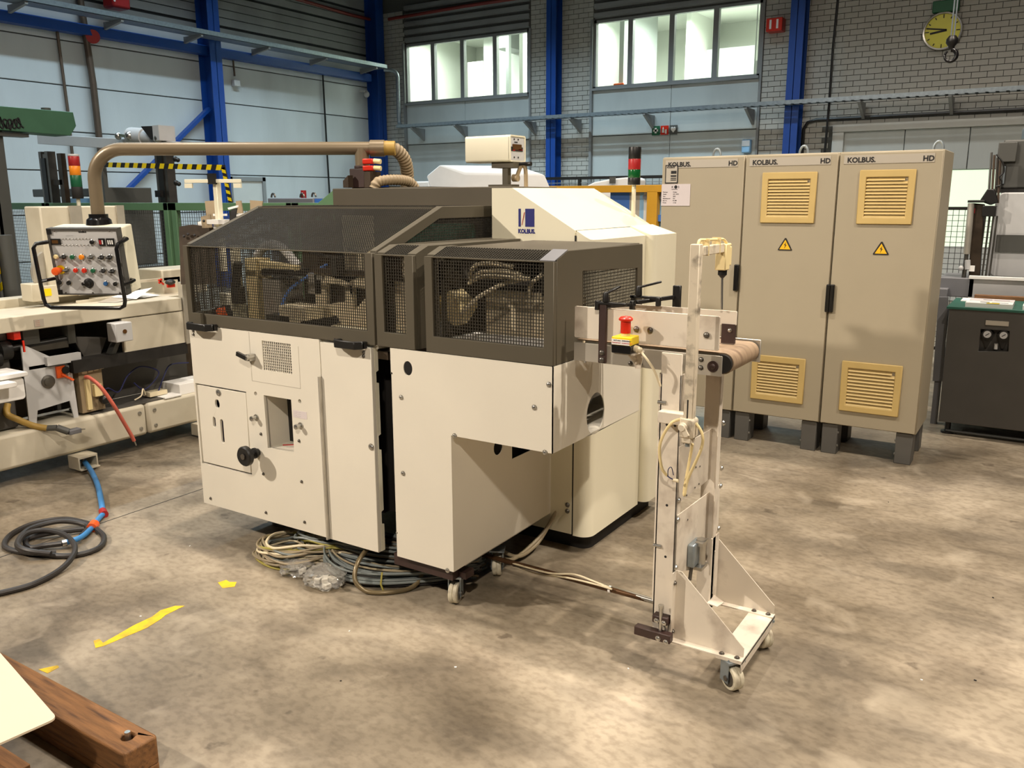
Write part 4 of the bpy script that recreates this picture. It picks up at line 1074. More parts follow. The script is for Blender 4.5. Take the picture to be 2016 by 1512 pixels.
build(MB().box(X1 - 0.002, X1 + 0.003, 3.648, 3.668, ZD1 - 0.075, ZD1 - 0.068).box(X1 - 0.002, X1 + 0.003, 3.70, 3.735, ZD1 - 0.071, ZD1 - 0.066), 'screen_print', 'redd', du)
text('KOLBUS', 0.008, (X1 + 0.0005, 3.665, ZD1 - 0.036), '+x', 'ink', du)
b = MB()
for y in (3.663, 3.70):
    for z in (ZD0 + 0.022, ZD1 - 0.02): b.cyl((X1 - 0.002, y, z), (X1 + 0.002, y, z), 0.004, 8)
build(b, 'face_screws', 'ink', du, kind='stuff')
xp = -2.372
build(MB().box(X1 - 0.12, X1 + 0.01, 3.64, 3.75, ZD0 - 0.028, ZD0), 'tray_plate', 'olive', du)
build(MB().box(xp - 0.015, xp + 0.017, 3.645, 3.675, 1.757, ZD0 - 0.02), 'post', 'olive', du)
build(MB().box(xp - 0.09, xp + 0.05, 3.63, 3.70, 1.757, 1.768), 'foot_plate', 'olived', du)
kn = build(MB().cyl((xp + 0.02, 3.69, 1.80), (xp + 0.05, 3.69, 1.80), 0.018, 12).tube(spline([(xp + 0.04, 3.69, 1.80), (xp + 0.06, 3.70, 1.855), (xp + 0.085, 3.70, 1.85), (xp + 0.09, 3.70, 1.757)], 6), 0.010, 8), 'cable_loop', 'hose', du)
build(MB().cyl((xp + 0.02, 3.70, 1.865), (xp + 0.12, 3.70, 1.867), 0.011, 10), 'black_grip', 'black', du)

# signal tower on the rear cover
sx, sy, sz = (-1.933, 4.220, 1.655)
tw = thing('signal_tower', 'signal tower with black, red and green segments on a pole behind the machine cover', 'signal light', (sx, sy, 1.64))
def tower(t, x, y, segs, r, pole=None):
    if pole: build(MB().cyl((x, y, pole[0]), (x, y, pole[1]), pole[2], 14), 'pole', 'cream', t)
    for z0, z1, mt, n in segs: build(MB().lathe([(r * 0.96, 0), (r, 0.003), (r, z1 - z0 - 0.003), (r * 0.96, z1 - z0)], (x, y, z0), n=24), n, mt, t)
zz = [1.768, 1.804, 1.846, 1.900, 1.961]
tower(tw, sx, sy, ((zz[0], zz[1], 'black', 'base_cup'), (zz[1], zz[2], 'greend', 'green_lamp'), (zz[2], zz[3], 'redd', 'red_lamp'), (zz[3], zz[4], 'black', 'top_cap')), 0.033, (1.60, zz[0], 0.011))

# ================================================================== CONVEYOR ON ITS STAND
cvr = thing('belt_conveyor', 'short belt conveyor on a white wheeled stand at the right of the big machine', 'conveyor', (-1.05, 2.88, 0))
def c_(mb, n, mt, **k): return build(mb, n, mt, cvr, **k)
sr = c_(MB().box(-1.46, -0.902, 2.700, 2.708, 1.118, 1.186), 'front_rail', 'alu', bevel=0.002, seg=1)
c_(MB().box(-1.46, -0.868, 3.015, 3.023, 1.118, 1.200), 'rear_rail', 'alu', bevel=0.002, seg=1)
# belt: loop round the end roller
RX, RZ, RR = -0.905, 1.158, 0.036
top = [(-1.46, RZ + RR), (RX, RZ + RR)] + [(RX + RR * sin(R(15 * k)), RZ + RR * cos(R(15 * k))) for k in range(1, 13)] + [(-1.46, RZ - RR)]
inner = [(x + (0.004 if x < -1.4 else 0), z) for x, z in [(-1.46, RZ - RR + 0.004)] + [(RX + (RR - 0.004) * sin(R(15 * k)), RZ + (RR - 0.004) * cos(R(15 * k))) for k in range(12, 0, -1)] + [(RX, RZ + RR - 0.004), (-1.46, RZ + RR - 0.004)]]
c_(MB().prism(top + inner, 'xz', 2.725, 3.005), 'belt', 'belt')
c_(MB().cyl((RX, 2.712, RZ), (RX, 3.012, RZ), RR - 0.0045, 24), 'end_roller', 'dark')
b = MB().lathe([(0.019, 0), (0.019, 0.006), (0.010, 0.006), (0.010, 0.009), (0.006, 0.012)], (-0.931, 2.700, 1.150), (0, -1, 0), 20)
build(b, 'roller_bolt', 'beam', sr)
c_(MB().box(-0.985, -0.902, 2.698, 2.7005, 1.118, 1.186), 'bearing_plate', 'alu')
b = MB()
for q in ((-0.973, 2.700, 1.169), (-0.973, 2.700, 1.141), (-1.076, 2.700, 1.159), (-1.074, 2.700, 1.127), (-1.095, 2.700, 1.142), (-1.053, 2.700, 1.143), (-1.232, 2.700, 1.130), (-1.194, 2.700, 1.132)): screw(b, q, 0.007)
c_(b, 'rail_bolts', 'steeld', kind='stuff')
# guide fences over the belt
f1 = c_(MB().prism(rrect(-1.46, -0.917, 1.203, 1.318, 0.006), 'xz', 2.704, 2.712), 'front_fence', 'worn', bevel=0.001, seg=1)
b = MB()
for q in ((-1.213, 2.700, 1.253), (-1.161, 2.700, 1.254), (-0.959, 2.700, 1.253)): screw(b, q, 0.0085)
build(b, 'fence_bolts', 'steeld', f1, kind='stuff')
f2 = c_(MB().prism(rrect(-1.46, -0.925, 1.262, 1.312, 0.004), 'xz', 2.90, 2.908), 'rear_fence', 'worn')
build(MB().box(-0.975, -0.927, 2.896, 2.91, 1.197, 1.266), 'black_end_plate', 'beam', f2)
b = MB(); screw(b, (-0.945, 2.896, 1.245), 0.006); build(b, 'plate_bolt', 'steel', f2)
# clamp bars over the fences
xb = -1.340
cl = c_(MB().box(xb - 0.013, xb + 0.016, 2.685, 2.70, 1.122, 1.338), 'clamp_post', 'beam', bevel=0.002, seg=1)
b = MB()
for z in (1.134, 1.160): screw(b, (xb + 0.002, 2.686, z), 0.009)
build(b, 'clamp_bolts', 'steeld', cl, kind='stuff')
c_(MB().box(xb - 0.03, xb + 0.09, 2.682, 2.703, 1.332, 1.342).box(xb - 0.028, xb - 0.012, 2.68, 2.70, 1.312, 1.345).bar((xb + 0.01, 2.69, 1.326), (xb + 0.075, 2.80, 1.326), 0.012, 0.012).box(xb + 0.06, xb + 0.075, 2.78, 2.80, 1.30, 1.34), 'clamp_arm', 'black', bevel=0.002, seg=1)
c_(MB().box(xb + 0.03, xb + 0.155, 2.845, 2.86, 1.342, 1.352).box(xb + 0.035, xb + 0.05, 2.845, 2.86, 1.322, 1.352).box(xb + 0.135, xb + 0.15, 2.84, 2.86, 1.318, 1.35).bar((xb + 0.08, 2.80, 1.334), (xb + 0.16, 2.95, 1.342), 0.014, 0.014).box(xb + 0.155, xb + 0.185, 2.95, 2.965, 1.30, 1.385), 'rear_clamp_arm', 'black', bevel=0.002, seg=1)
for (x, y, z, dx, dy) in ((xb + 0.012, 2.69, 1.342, 0.03, 0.05), (xb + 0.065, 2.85, 1.352, 0.075, 0.03)):
    c_(MB().lathe([(0.012, 0), (0.012, 0.012), (0.010, 0.03), (0.008, 0.036)], (x, y, z), n=12).bar((x, y, z + 0.03), (x + dx, y + dy, z + 0.052), 0.011, 0.008), 'clamp_lever', 'black', bevel=0.002, seg=1)
# stand legs, gusset feet, base bar, casters
lg = c_(MB().box(-1.112, -1.036, 2.690, 2.697, 0.12, 1.182).box(-1.112, -1.105, 2.69, 2.735, 0.20, 1.11).box(-1.042, -1.036, 2.69, 2.73, 0.12, 1.11), 'front_leg', 'worn', bevel=0.0015, seg=1)
c_(MB().box(-1.068, -1.000, 3.020, 3.027, 0.12, 1.12).box(-1.004, -0.998, 2.99, 3.02, 0.12, 1.12), 'rear_leg', 'worn', bevel=0.0015, seg=1)
b = MB()
for q in ((-1.072, 2.690, 0.635), (-1.070, 2.690, 0.440), (-1.083, 2.690, 0.929), (-1.053, 2.690, 0.930)): b.cyl(q, (q[0], q[1] - 0.0008, q[2]), 0.0048, 10)
c_(b, 'leg_holes', 'ink', kind='stuff')
# cover plates between the legs (seen from the right)
XP = -1.032
def sheet(q): return [(p[1], p[2]) for p in q]
p1 = [(-1.032, 2.686, 0.857), (-1.032, 3.119, 0.843), (-1.032, 3.124, 0.647), (-1.032, 2.703, 0.648)]
c_(MB().prism(sheet(p1), 'yz', XP - 0.003, XP), 'upper_cover_sheet', 'worn')
p2 = [(-1.032, 2.694, 0.603), (-1.032, 3.144, 0.588), (-1.032, 3.147, 0.400), (-1.032, 3.091, 0.377), (-1.032, 2.988, 0.286), (-1.032, 2.696, 0.390)]
c_(MB().prism(sheet(p2), 'yz', XP - 0.003, XP), 'lower_cover_sheet', 'worn')
b = MB()
for q in ((-1.030, 2.764, 0.847), (-1.030, 2.792, 0.732), (-1.030, 2.852, 0.739), (-1.030, 2.894, 0.731), (-1.030, 3.035, 0.701), (-1.030, 2.770, 0.656), (-1.030, 2.851, 0.661), (-1.030, 2.892, 0.663), (-1.030, 2.791, 0.556)): b.cyl(q, (q[0] + 0.001, q[1], q[2]), 0.0035, 8)
c_(b, 'sheet_holes', 'ink', kind='stuff')
b = MB()
for q in ((-1.030, 2.692, 0.663), (-1.030, 2.690, 0.590), (-1.030, 2.689, 0.409), (-1.000, 3.045, 0.866), (-1.000, 3.049, 0.686), (-1.000, 3.047, 0.616), (-1.000, 3.050, 0.441)): screw(b, q, 0.009, (1, 0, 0))
for q in ((-1.109, 2.690, 1.006), (-1.107, 2.690, 0.475)): b.cyl((q[0] + 0.02, q[1], q[2]), (q[0] - 0.01, q[1], q[2]), 0.007, 10)
c_(b, 'sheet_bolts', 'steel', kind='stuff')
def gusset(y, n):
    gz = 0.128
    g = c_(MB().prism([(-1.03, gz), (-0.772, gz), (-0.772, gz + 0.035), (-1.01, 0.392), (-1.03, 0.392)], 'xz', y, y + 0.004), n, 'worn')
    build(MB().box(-1.03, -0.768, y - 0.03, y + 0.004, gz - 0.005, gz), 'foot_flange', 'worn', g)
    build(MB().box(-1.034, -1.03, y - 0.03, y + 0.004, gz, 0.392), 'leg_flange', 'worn', g)
    b = MB()
    for x in (-0.845, -0.79): screw(b, (x, y - 0.014, gz), 0.008, (0, 0, 1))
    for z in (0.16, 0.35): screw(b, (-1.03, y - 0.014, z), 0.007, (1, 0, 0))
    build(b, 'foot_bolts', 'steeld', g, kind='stuff')
gusset(2.700, 'front_gusset')
gusset(3.075, 'rear_gusset')
c_(MB().box(-0.862, -0.768, 2.67, 3.08, 0.114, 0.123).box(-0.771, -0.768, 2.67, 3.08, 0.085, 0.123), 'base_bar', 'worn', bevel=0.001, seg=1)
c_(MB().prism([(-1.0, 2.96), (-0.955, 2.95), (-0.945, 3.0), (-1.0, 3.04)], 'xy', 0.16, 0.164), 'base_tab', 'worn')
c_(MB().box(-1.004, -0.998, 2.98, 3.06, 0.12, 0.42).box(-1.0, -0.995, 3.012, 3.018, 0.18, 0.36), 'slotted_leg', 'worn')
caster(-0.815, 2.703, cvr, top=0.114, swing=R(-35))
caster(-0.810, 3.045, cvr, top=0.114, swing=R(-35))
# hinge clamp on the cover sheet
hq = (-1.030, 2.838, 0.410)
hg = c_(MB().box(XP, XP + 0.028, hq[1] - 0.035, hq[1] + 0.055, hq[2] - 0.045, hq[2] + 0.045), 'hinge_block', 'galv', bevel=0.006)
build(MB().cyl((XP + 0.03, hq[1] + 0.03, hq[2] - 0.055), (XP + 0.03, hq[1] + 0.03, hq[2] + 0.05), 0.018, 14).box(XP + 0.02, XP + 0.05, hq[1] - 0.01, hq[1] + 0.055, hq[2] + 0.035, hq[2] + 0.048).box(XP + 0.02, XP + 0.05, hq[1] - 0.01, hq[1] + 0.055, hq[2] - 0.06, hq[2] - 0.048), 'hinge_pin', 'steel', hg)
build(MB().cyl((XP + 0.01, hq[1] - 0.005, hq[2] - 0.045), (XP + 0.01, hq[1] - 0.02, hq[2] - 0.10), 0.007, 10), 'clamp_screw', 'steeld', hg)
# dark foot bars clamped to the front leg
fx, fz = -1.067, 0.209
c_(MB().box(fx - 0.032, fx + 0.028, 2.655, 2.69, fz - 0.018, fz + 0.012), 'foot_clamp', 'beam', bevel=0.003, seg=1)
c_(MB().box(fx - 0.095, fx + 0.045, 2.64, 2.672, fz - 0.078, fz - 0.045), 'foot_bar', 'beam', bevel=0.002, seg=1)
b = MB().cyl((fx, 2.66, fz - 0.05), (fx, 2.66, fz + 0.052), 0.007, 10).cyl((fx, 2.66, fz + 0.046), (fx, 2.66, fz + 0.056), 0.011, 8).cyl((fx + 0.018, 2.675, fz - 0.05), (fx + 0.018, 2.675, fz - 0.01), 0.008, 10)
for x, z in ((fx - 0.014, fz - 0.006), (fx + 0.014, fz - 0.008), (fx + 0.0, fz - 0.066), (fx + 0.03, fz - 0.072)): screw(b, (x, 2.654 if z > fz - 0.03 else 2.64, z), 0.008)
c_(b, 'clamp_rods', 'steel', kind='stuff')
c_(MB().tube([(-1.126, 2.735, 1.10), (-1.126, 2.735, 0.24)], 0.009, 8), 'leg_rod', 'worn')

# steel rods and cables running from the machine cart to the stand
t = thing('push_rod', 'rusty steel rod on the floor joining the machine cart and conveyor stand', 'rod', (-1.6, 3.0, 0.09))
build(MB().cyl((-2.079, 2.990, 0.100), (-1.209, 2.981, 0.100), 0.0115, 12), 'rod', 'rust', t)
build(MB().cyl((-1.481, 2.993, 0.101), (-1.208, 2.979, 0.101), 0.0122, 12), 'bright_sleeve', 'steel', t)
build(MB().cyl((-1.430, 2.982, 0.100), (-1.421, 2.982, 0.100), 0.016, 12), 'cable_tie', 'paperw', t)
t = thing('signal_cable', 'pale thin cables tied along the steel rod on the floor', 'cable', (-1.6, 3.0, 0.1))
for k in range(2):
    build(MB().tube(spline([(-1.922, 2.984, 0.100), (-1.702, 2.946, 0.120), (-1.597, 2.982, 0.125), (-1.510, 2.979, 0.120), (-1.421, 2.966, 0.116)] if k == 0 else [(-1.916, 2.995, 0.080), (-1.778, 2.988, 0.080), (-1.609, 2.958, 0.115), (-1.490, 2.964, 0.115), (-1.407, 2.962, 0.114)], 8), 0.0042, 7), 'cable', 'hosel', t)

# ---------------- sensor post clamped to the stand
YS = 2.635
sp_ = thing('sensor_post', 'chipped white square post with a drop sensor on its arm, clamped to the conveyor stand', 'sensor', (-0.98, YS, 0.95))
post = build(MB().box(-0.998, -0.966, YS - 0.016, YS + 0.016, 0.955, 1.555), 'post_tube', 'chipped', sp_, bevel=0.002, seg=1)
build(MB().box(-0.9985, -0.9965, YS - 0.006, YS + 0.006, 0.965, 1.05), 'post_slot', 'dark', post)
build(MB().box(-0.986, -0.9815, YS - 0.0168, YS - 0.0155, 0.975, 1.045), 'post_slot', 'dark', post)
build(MB().box(-0.992, -0.966, YS + 0.016, 2.86, 1.517, 1.547), 'arm_bar', 'chipped', sp_, bevel=0.002, seg=1)
sb = build(MB().box(-0.998, -0.960, 2.86, 2.905, 1.455, 1.545), 'sensor_body', 'ccream', sp_, bevel=0.003, seg=1)
build(MB().box(-0.994, -0.964, 2.905, 2.935, 1.468, 1.535).cyl((-0.979, 2.92, 1.455), (-0.979, 2.92, 1.47), 0.012, 12).box(-0.99, -0.968, 2.90, 2.94, 1.535, 1.545), 'sensor_cover', 'ccream', sb, bevel=0.003, seg=1)
build(MB().cyl((-0.978, 2.885, 1.455), (-0.978, 2.885, 1.438), 0.0155, 16).cyl((-0.978, 2.885, 1.438), (-0.978, 2.885, 1.428), 0.014, 16, r2=0.006), 'sensor_boot', 'black', sb)
build(MB().cyl((-0.978, 2.885, 1.43), (-0.974, 2.885, 1.318), 0.0038, 10), 'sensor_whisker', 'steel', sb)
build(MB().tube(spline([(-0.978, YS, 1.553), (-0.978, YS + 0.012, 1.566), (-0.978, YS + 0.05, 1.566), (-0.978, 2.82, 1.562), (-0.975, 2.87, 1.560), (-0.972, 2.905, 1.542)], 6), 0.0048, 8), 'sensor_cable', 'ccream', sp_)
for y in (2.70, 2.81): build(MB().box(-0.994, -0.964, y, y + 0.004, 1.515, 1.570), 'cable_tie', 'ccream', sp_)
cw = build(MB().prism([(-1.006, 0.915), (-0.958, 0.915), (-0.958, 0.975), (-0.967, 0.981), (-1.0, 0.981), (-1.006, 0.985)], 'xz', YS - 0.025, YS + 0.025).box(-1.0, -0.966, YS - 0.02, YS + 0.02, 0.895, 0.92), 'clamp_block', 'chipped', sp_, bevel=0.003, seg=1)
build(MB().lathe([(0.016, 0), (0.016, 0.008), (0.011, 0.01), (0.011, 0.018)], (-0.993, YS - 0.025, 0.952), (0, -1, 0), 12).bar((-0.993, YS - 0.036, 0.957), (-0.974, YS - 0.036, 0.925), 0.016, 0.008, up=(0, 1, 0)), 'clamp_lever', 'chipped', cw)
build(MB().cyl((-0.985, YS, 0.897), (-0.985, YS, 0.880), 0.008, 10), 'lower_bolt', 'galv', cw)
build(MB().box(-1.10, -1.0, YS + 0.01, 2.69, 0.945, 0.985), 'clamp_arm', 'worn', sp_, bevel=0.002, seg=1)
build(MB().tube(spline([(-1.01, YS, 0.972), (-1.04, YS - 0.02, 0.955), (-1.075, YS - 0.02, 0.88), (-1.07, YS - 0.015, 0.80), (-1.055, YS, 0.765)], 8), 0.0052, 8), 'loose_cable', 'ccream', sp_)
build(MB().tube(spline([(-0.958, YS, 0.965), (-0.935, YS, 0.93), (-0.94, YS + 0.01, 0.875), (-0.985, YS + 0.02, 0.76), (-0.995, YS + 0.02, 0.70), (-1.0, YS + 0.03, 0.72), (-0.99, YS + 0.04, 0.82), (-0.975, YS + 0.02, 0.885)], 8), 0.0052, 8), 'loose_cable', 'ccream', sp_)
build(MB().tube(spline([(-1.055, YS, 0.765), (-1.04, YS, 0.757), (-1.02, YS, 0.752)], 4), 0.002, 6).tube(spline([(-1.05, YS, 0.762), (-1.046, YS - 0.01, 0.79), (-1.035, YS - 0.01, 0.80), (-1.03, YS, 0.77)], 5), 0.0015, 6), 'bare_wire', 'navy', sp_)
build(MB().cyl((-1.03, YS, 0.753), (-1.012, YS, 0.752), 0.006, 10), 'wire_connector', 'hosel', sp_)

# ---------------- emergency stop box on its bracket
es = thing('emergency_stop', 'red mushroom emergency stop button on a yellow and black box at the conveyor', 'emergency stop', (-1.22, 2.66, 1.175))
ex0, ex1, ey0, ey1 = -1.262, -1.19, 2.605, 2.675
build(MB().box(ex0, ex1, ey0, ey1, 1.180, 1.208), 'box_base', 'blacks', es, bevel=0.002, seg=1)
build(MB().box(ex0, ex1, ey0, ey1, 1.208, 1.237), 'box_lid', 'yellow', es, bevel=0.003)
lbl = build(MB().box(ex0 + 0.001, ex1 - 0.004, ey0 - 0.0012, ey0, 1.210, 1.229), 'label_strip', 'paperw', es)
text('NOT-AUS . EMERGENCY', 0.0062, (ex0 + 0.008, ey0 - 0.0014, 1.2225), '-y', 'ink', lbl)
text('TRANSPORT . AUSSCHALTER', 0.0058, (ex0 + 0.003, ey0 - 0.0014, 1.2145), '-y', 'redink', lbl)
bx, by = (ex0 + ex1) / 2, (ey0 + ey1) / 2
build(MB().lathe([(0.0155, 0), (0.0155, 0.014)], (bx, by, 1.237), n=20), 'button_collar', 'ccream', es)
build(MB().lathe([(0.0175, 0.010), (0.0175, 0.050), (0.0245, 0.054), (0.0245, 0.060), (0.018, 0.066), (0, 0.069)], (bx, by, 1.237), n=24), 'stop_button', 'red', es)
build(MB().lathe([(0.012, 0), (0.012, 0.014), (0.0095, 0.016), (0.0095, 0.026), (0.005, 0.03)], (ex1, by, 1.196), (1, -0.2, -0.15), 14), 'cable_gland', 'hosel', es)
build(MB().tube(spline([(ex1 + 0.02, by, 1.190), (ex1 + 0.05, by - 0.01, 1.165), (ex1 + 0.075, by, 1.125), (ex1 + 0.09, by + 0.02, 1.07)], 6), 0.0042, 8), 'stop_cable', 'hosel', es)
build(MB().box(ex0 + 0.006, ex1 + 0.01, ey0 + 0.01, 2.70, 1.175, 1.180).prism([(2.62, 1.178), (2.698, 1.178), (2.698, 1.125)], 'yz', ex1 - 0.02, ex1 - 0.015).prism([(-1.222, 1.178), (-1.178, 1.178), (-1.19, 1.115), (-1.21, 1.115)], 'xz', 2.692, 2.697), 'bracket', 'worn', es)

# ================================================================== CONTROL CABINETS
def vent(par, x0, x1, z0, z1, n=12):
    y = 5.80
    v = build(MB().plate(rect(x0, x1, z0, z1), [rect(x0 + 0.042, x1 - 0.042, z0 + 0.040, z1 - 0.045)], 'xz', y - 0.014, y), 'vent', 'vent', par, bevel=0.004, seg=1)
    zz0, zz1 = z0 + 0.040, z1 - 0.045
    p = (zz1 - zz0) / n
    for k in range(n):
        z = zz0 + p * k
        build(MB().prism([(y - 0.012, z + p * 0.02), (y - 0.010, z + p * 0.02), (y + 0.002, z + p * 0.80), (y, z + p * 0.80)], 'yz', x0 + 0.042, x1 - (0.042 if k < n - 1 else 0.06)), 'slat', 'vent', v)
    build(MB().box(x0 + 0.03, x1 - 0.03, y + 0.001, y + 0.003, z0 + 0.03, z1 - 0.03), 'vent_back', 'dark', v)
def warning(par, x, z):
    w_ = 0.088
    t = build(MB().prism([(x - w_ / 2, z), (x + w_ / 2, z), (x + w_ / 2 + 0.003, z + 0.004), (x + 0.004, z + 0.081), (x - 0.004, z + 0.081), (x - w_ / 2 - 0.003, z + 0.004)], 'xz', 5.7965, 5.7995), 'warning_triangle', 'ink', par)
    build(MB().prism([(x - 0.036, z + 0.007), (x + 0.036, z + 0.007), (x, z + 0.070)], 'xz', 5.7955, 5.797), 'yellow_field', 'warnyel', t)
    build(MB().prism([(x + 0.006, z + 0.055), (x - 0.008, z + 0.034), (x + 0.001, z + 0.036), (x - 0.004, z + 0.012), (x + 0.009, z + 0.038), (x + 0.001, z + 0.037)], 'xz', 5.7945, 5.796), 'lightning_mark', 'ink', t)
def cabinet(x0, x1, label, vents, handle, tri, right=False):
    c = thing('electrical_cabinet', label, 'cabinet', (x0, 5.8, 0), group='control cabinets in a row')
    build(MB().box(x0 + 0.002, x1 - 0.002, 5.822, 6.32, 0.205, 1.98), 'body', 'cab', c, bevel=0.004, seg=1)
    dr = build(MB().box(x0 + 0.006, x1 - 0.006, 5.80, 5.820, 0.212, 1.972), 'door', 'cab', c, bevel=0.003, seg=1)
    build(MB().box(x0 + 0.03, x1 - 0.05, 5.797, 5.801, 1.905, 1.958), 'name_strip', 'cabs', dr)
    text('KOLBUS.', 0.043, (x0 + 0.05, 5.796, 1.914), '-y', 'ink', dr, bold=0.0014)
    text('HD', 0.043, (x1 - 0.115, 5.796, 1.914), '-y', 'ink', dr, bold=0.0014)
    for v in vents: vent(c, *v)
    if tri: warning(c, *tri)
    hx_, hz_ = handle
    build(MB().box(hx_ - 0.016, hx_ + 0.018, 5.775, 5.801, hz_ - 0.092, hz_ + 0.09), 'handle', 'blacks', c, bevel=0.006)
    for xx in (x0 + 0.02, x1 - 0.118):
        for ya_, yb2 in ((5.815, 5.95), (6.18, 6.31)): build(MB().box(xx, xx + 0.10, ya_, yb2, 0, 0.205), 'plinth_foot', 'plinth', c, bevel=0.003, seg=1)
    b = MB()
    for z in (0.06, 0.15): screw(b, (x1 - 0.118, 5.83, z), 0.008, (-1, -0.3, 0))
    for z in (0.06, 0.15): screw(b, (x0 + 0.12, 5.83, z), 0.008, (1, -0.3, 0))
    build(b, 'plinth_bolts', 'steel', c, kind='stuff')
    for xx in ((x0 + 0.33,) if not right else (x1 - 0.06,)):
        build(MB().tube([(xx + 0.028 * cos(R(15 * k)), 6.0, 1.985 + 0.052 * sin(R(15 * k)) + (0 if 0 < k < 12 else -0.01)) for k in range(13)], 0.008, 8).cyl((xx - 0.0, 6.0, 1.978), (xx, 6.0, 1.986), 0.03, 12), 'lifting_eye', 'galv', c)
    return c
cabinet(-2.446, -1.846, 'left of the three tall cabinets, with paper sheets on its door', [], (-1.833 - 0.03, 1.16), None)
cabinet(-1.846, -1.243, 'middle of the three tall cabinets, narrow vent frames and a small warning triangle', [(-1.722, -1.368, 1.534, 1.862, 12), (-1.720, -1.358, 0.322, 0.636, 11)], (-1.243 - 0.0, 1.055), (-1.546, 1.355))
cabinet(-1.243, -0.643, 'right end cabinet of the three, beside the grey console', [(-1.110, -0.786, 1.534, 1.866, 12), (-1.124, -0.756, 0.314, 0.650, 11)], (-0.70 + 3.0, 1.0) if 0 else (-1.225, 1.055), (-0.948, 1.345), True)
pp = thing('info_sheet', 'white printed machine data sheet taped on the left cabinet door', 'paper', (-2.32, 5.797, 1.72))
build(MB().box(-2.440, -2.225, 5.7965, 5.799, 1.645, 1.795), 'sheet', 'paper', pp)
build(MB().lathe([(0.012, 0), (0.012, 0.0006)], (-2.333, 5.7965, 1.775), (0, -1, 0), 16), 'round_mark', 'ink', pp)
text('K', 0.022, (-2.365, 5.796, 1.767), '-y', 'ink', pp); text('S', 0.022, (-2.317, 5.796, 1.767), '-y', 'ink', pp)
text('machinery sheet', 0.007, (-2.365, 5.796, 1.757), '-y', 'ink', pp)
for k, (a, b) in enumerate((('Machine', 'Kolbus'), ('Model', 'HD 150.B'), ('Year', '2002'), ('Manufacturer', 'MC.'), ('Ref. no.', 'PS.208'), ('Power', '15 kw'))):
    text(a, 0.0105, (-2.428, 5.796, 1.737 - 0.0148 * k), '-y', 'ink', pp)
    text(b, 0.0105, (-2.352, 5.796, 1.737 - 0.0148 * k), '-y', 'ink', pp)
pp = thing('info_plate', 'black framed data plate above the paper sheet on the left cabinet door', 'sign', (-2.37, 5.797, 1.86))
build(MB().box(-2.416, -2.320, 5.7965, 5.7985, 1.800, 1.927), 'plate', 'ink', pp)
build(MB().box(-2.409, -2.327, 5.7955, 5.797, 1.807, 1.920), 'field', 'cabs', pp)
text('KOLBUS', 0.017, (-2.404, 5.795, 1.905), '-y', 'ink', pp, bold=0.0006, sx=0.92)
build(MB().box(-2.372, -2.332, 5.7945, 5.796, 1.866, 1.886).box(-2.374, -2.332, 5.7945, 5.796, 1.845, 1.856).box(-2.374, -2.332, 5.7945, 5.796, 1.832, 1.838).box(-2.374, -2.332, 5.7945, 5.796, 1.820, 1.826), 'print_bars', 'ink', pp)

# ================================================================== LEFT FEEDER MACHINE
lm_ = thing('feeder_machine', 'long white feeder machine with open underside along the left, behind the control box', 'machine', (-5.5, 3.0, 0))
def l_(mb, n, mt, **k): return build(mb, n, mt, lm_, **k)
l_(MB().box(-5.5, -5.2, 1.2, 3.785, 0.930, 1.022), 'table_edge', 'fwhite', bevel=0.006)
l_(MB().box(-6.05, -5.5, 1.2, 3.95, 0.955, 0.975), 'channel_floor', 'fwhite')
l_(MB().box(-6.20, -6.05, 1.6, 4.0, 0.93, 1.035), 'rear_ledge', 'fwhite', bevel=0.006)
l_(MB().box(-5.52, -5.50, 3.2, 3.78, 1.02, 1.04).box(-5.95, -5.52, 3.55, 4.15, 0.975, 1.0), 'inner_rail', 'fwhite')
l_(MB().box(-5.24, -5.19, 3.79, 3.83, 0.69, 1.13), 'end_post', 'alu', bevel=0.003)
st_ = l_(MB().box(-5.1995, -5.198, 2.738, 2.797, 0.945, 0.99), 'sticker', 'cabs')
for k in range(4): text('- -- ---', 0.011, (-5.1975, 2.744, 0.978 - 0.010 * k), '+x', 'orange', st_)
l_(MB().box(-5.23, -5.205, 3.315, 3.79, 0.697, 0.925), 'side_panel', 'fwhite', bevel=0.003)
l_(MB().prism([(-5.45, 0.62), (-5.20, 0.62), (-5.20, 0.70), (-5.45, 0.70)], 'xz', 2.95, 3.80), 'dark_channel', 'dark')
bx_ = l_(MB().box(-5.20, -5.10, 3.20, 3.32, 0.79, 0.915), 'junction_box', 'lgrey', bevel=0.006)
build(MB().cyl((-5.10, 3.262, 0.858), (-5.094, 3.262, 0.858), 0.014, 16), 'box_screw', 'bronze', bx_)
l_(MB().prism([(3.02, 0.84), (3.26, 0.80), (3.20, 0.69), (3.10, 0.66)], 'yz', -5.40, -5.30), 'dark_duct', 'greyc', bevel=0.004)
l_(MB().prism([(3.28, 0.79), (3.31, 0.79), (3.24, 0.66), (3.20, 0.655)], 'yz', -5.28, -5.22), 'duct_bracket', 'greym')
bk = l_(MB().plate([(2.66, 0.32), (2.70, 0.32), (2.72, 0.42), (2.93, 0.44), (2.945, 0.32), (2.975, 0.32), (2.965, 0.66), (2.70, 0.83), (2.67, 0.83)], [], 'yz', -5.26, -5.25), 'bearing_plate', 'lgrey')
build(MB().lathe([(0.042, 0), (0.042, 0.008), (0.03, 0.012), (0.03, 0.02), (0.012, 0.022)], (-5.25, 2.805, 0.588), (1, 0, 0), 20), 'round_flange', 'steeld', bk)
build(MB().box(-5.249, -5.235, 2.86, 2.915, 0.60, 0.675).bar((-5.24, 2.89, 0.62), (-5.22, 2.95, 0.575), 0.012, 0.03, up=(1, 0, 0)), 'red_lever', 'orange', bk)
build(MB().cyl((-5.25, 2.915, 0.645), (-5.225, 2.915, 0.645), 0.024, 14), 'black_knob', 'black', bk)
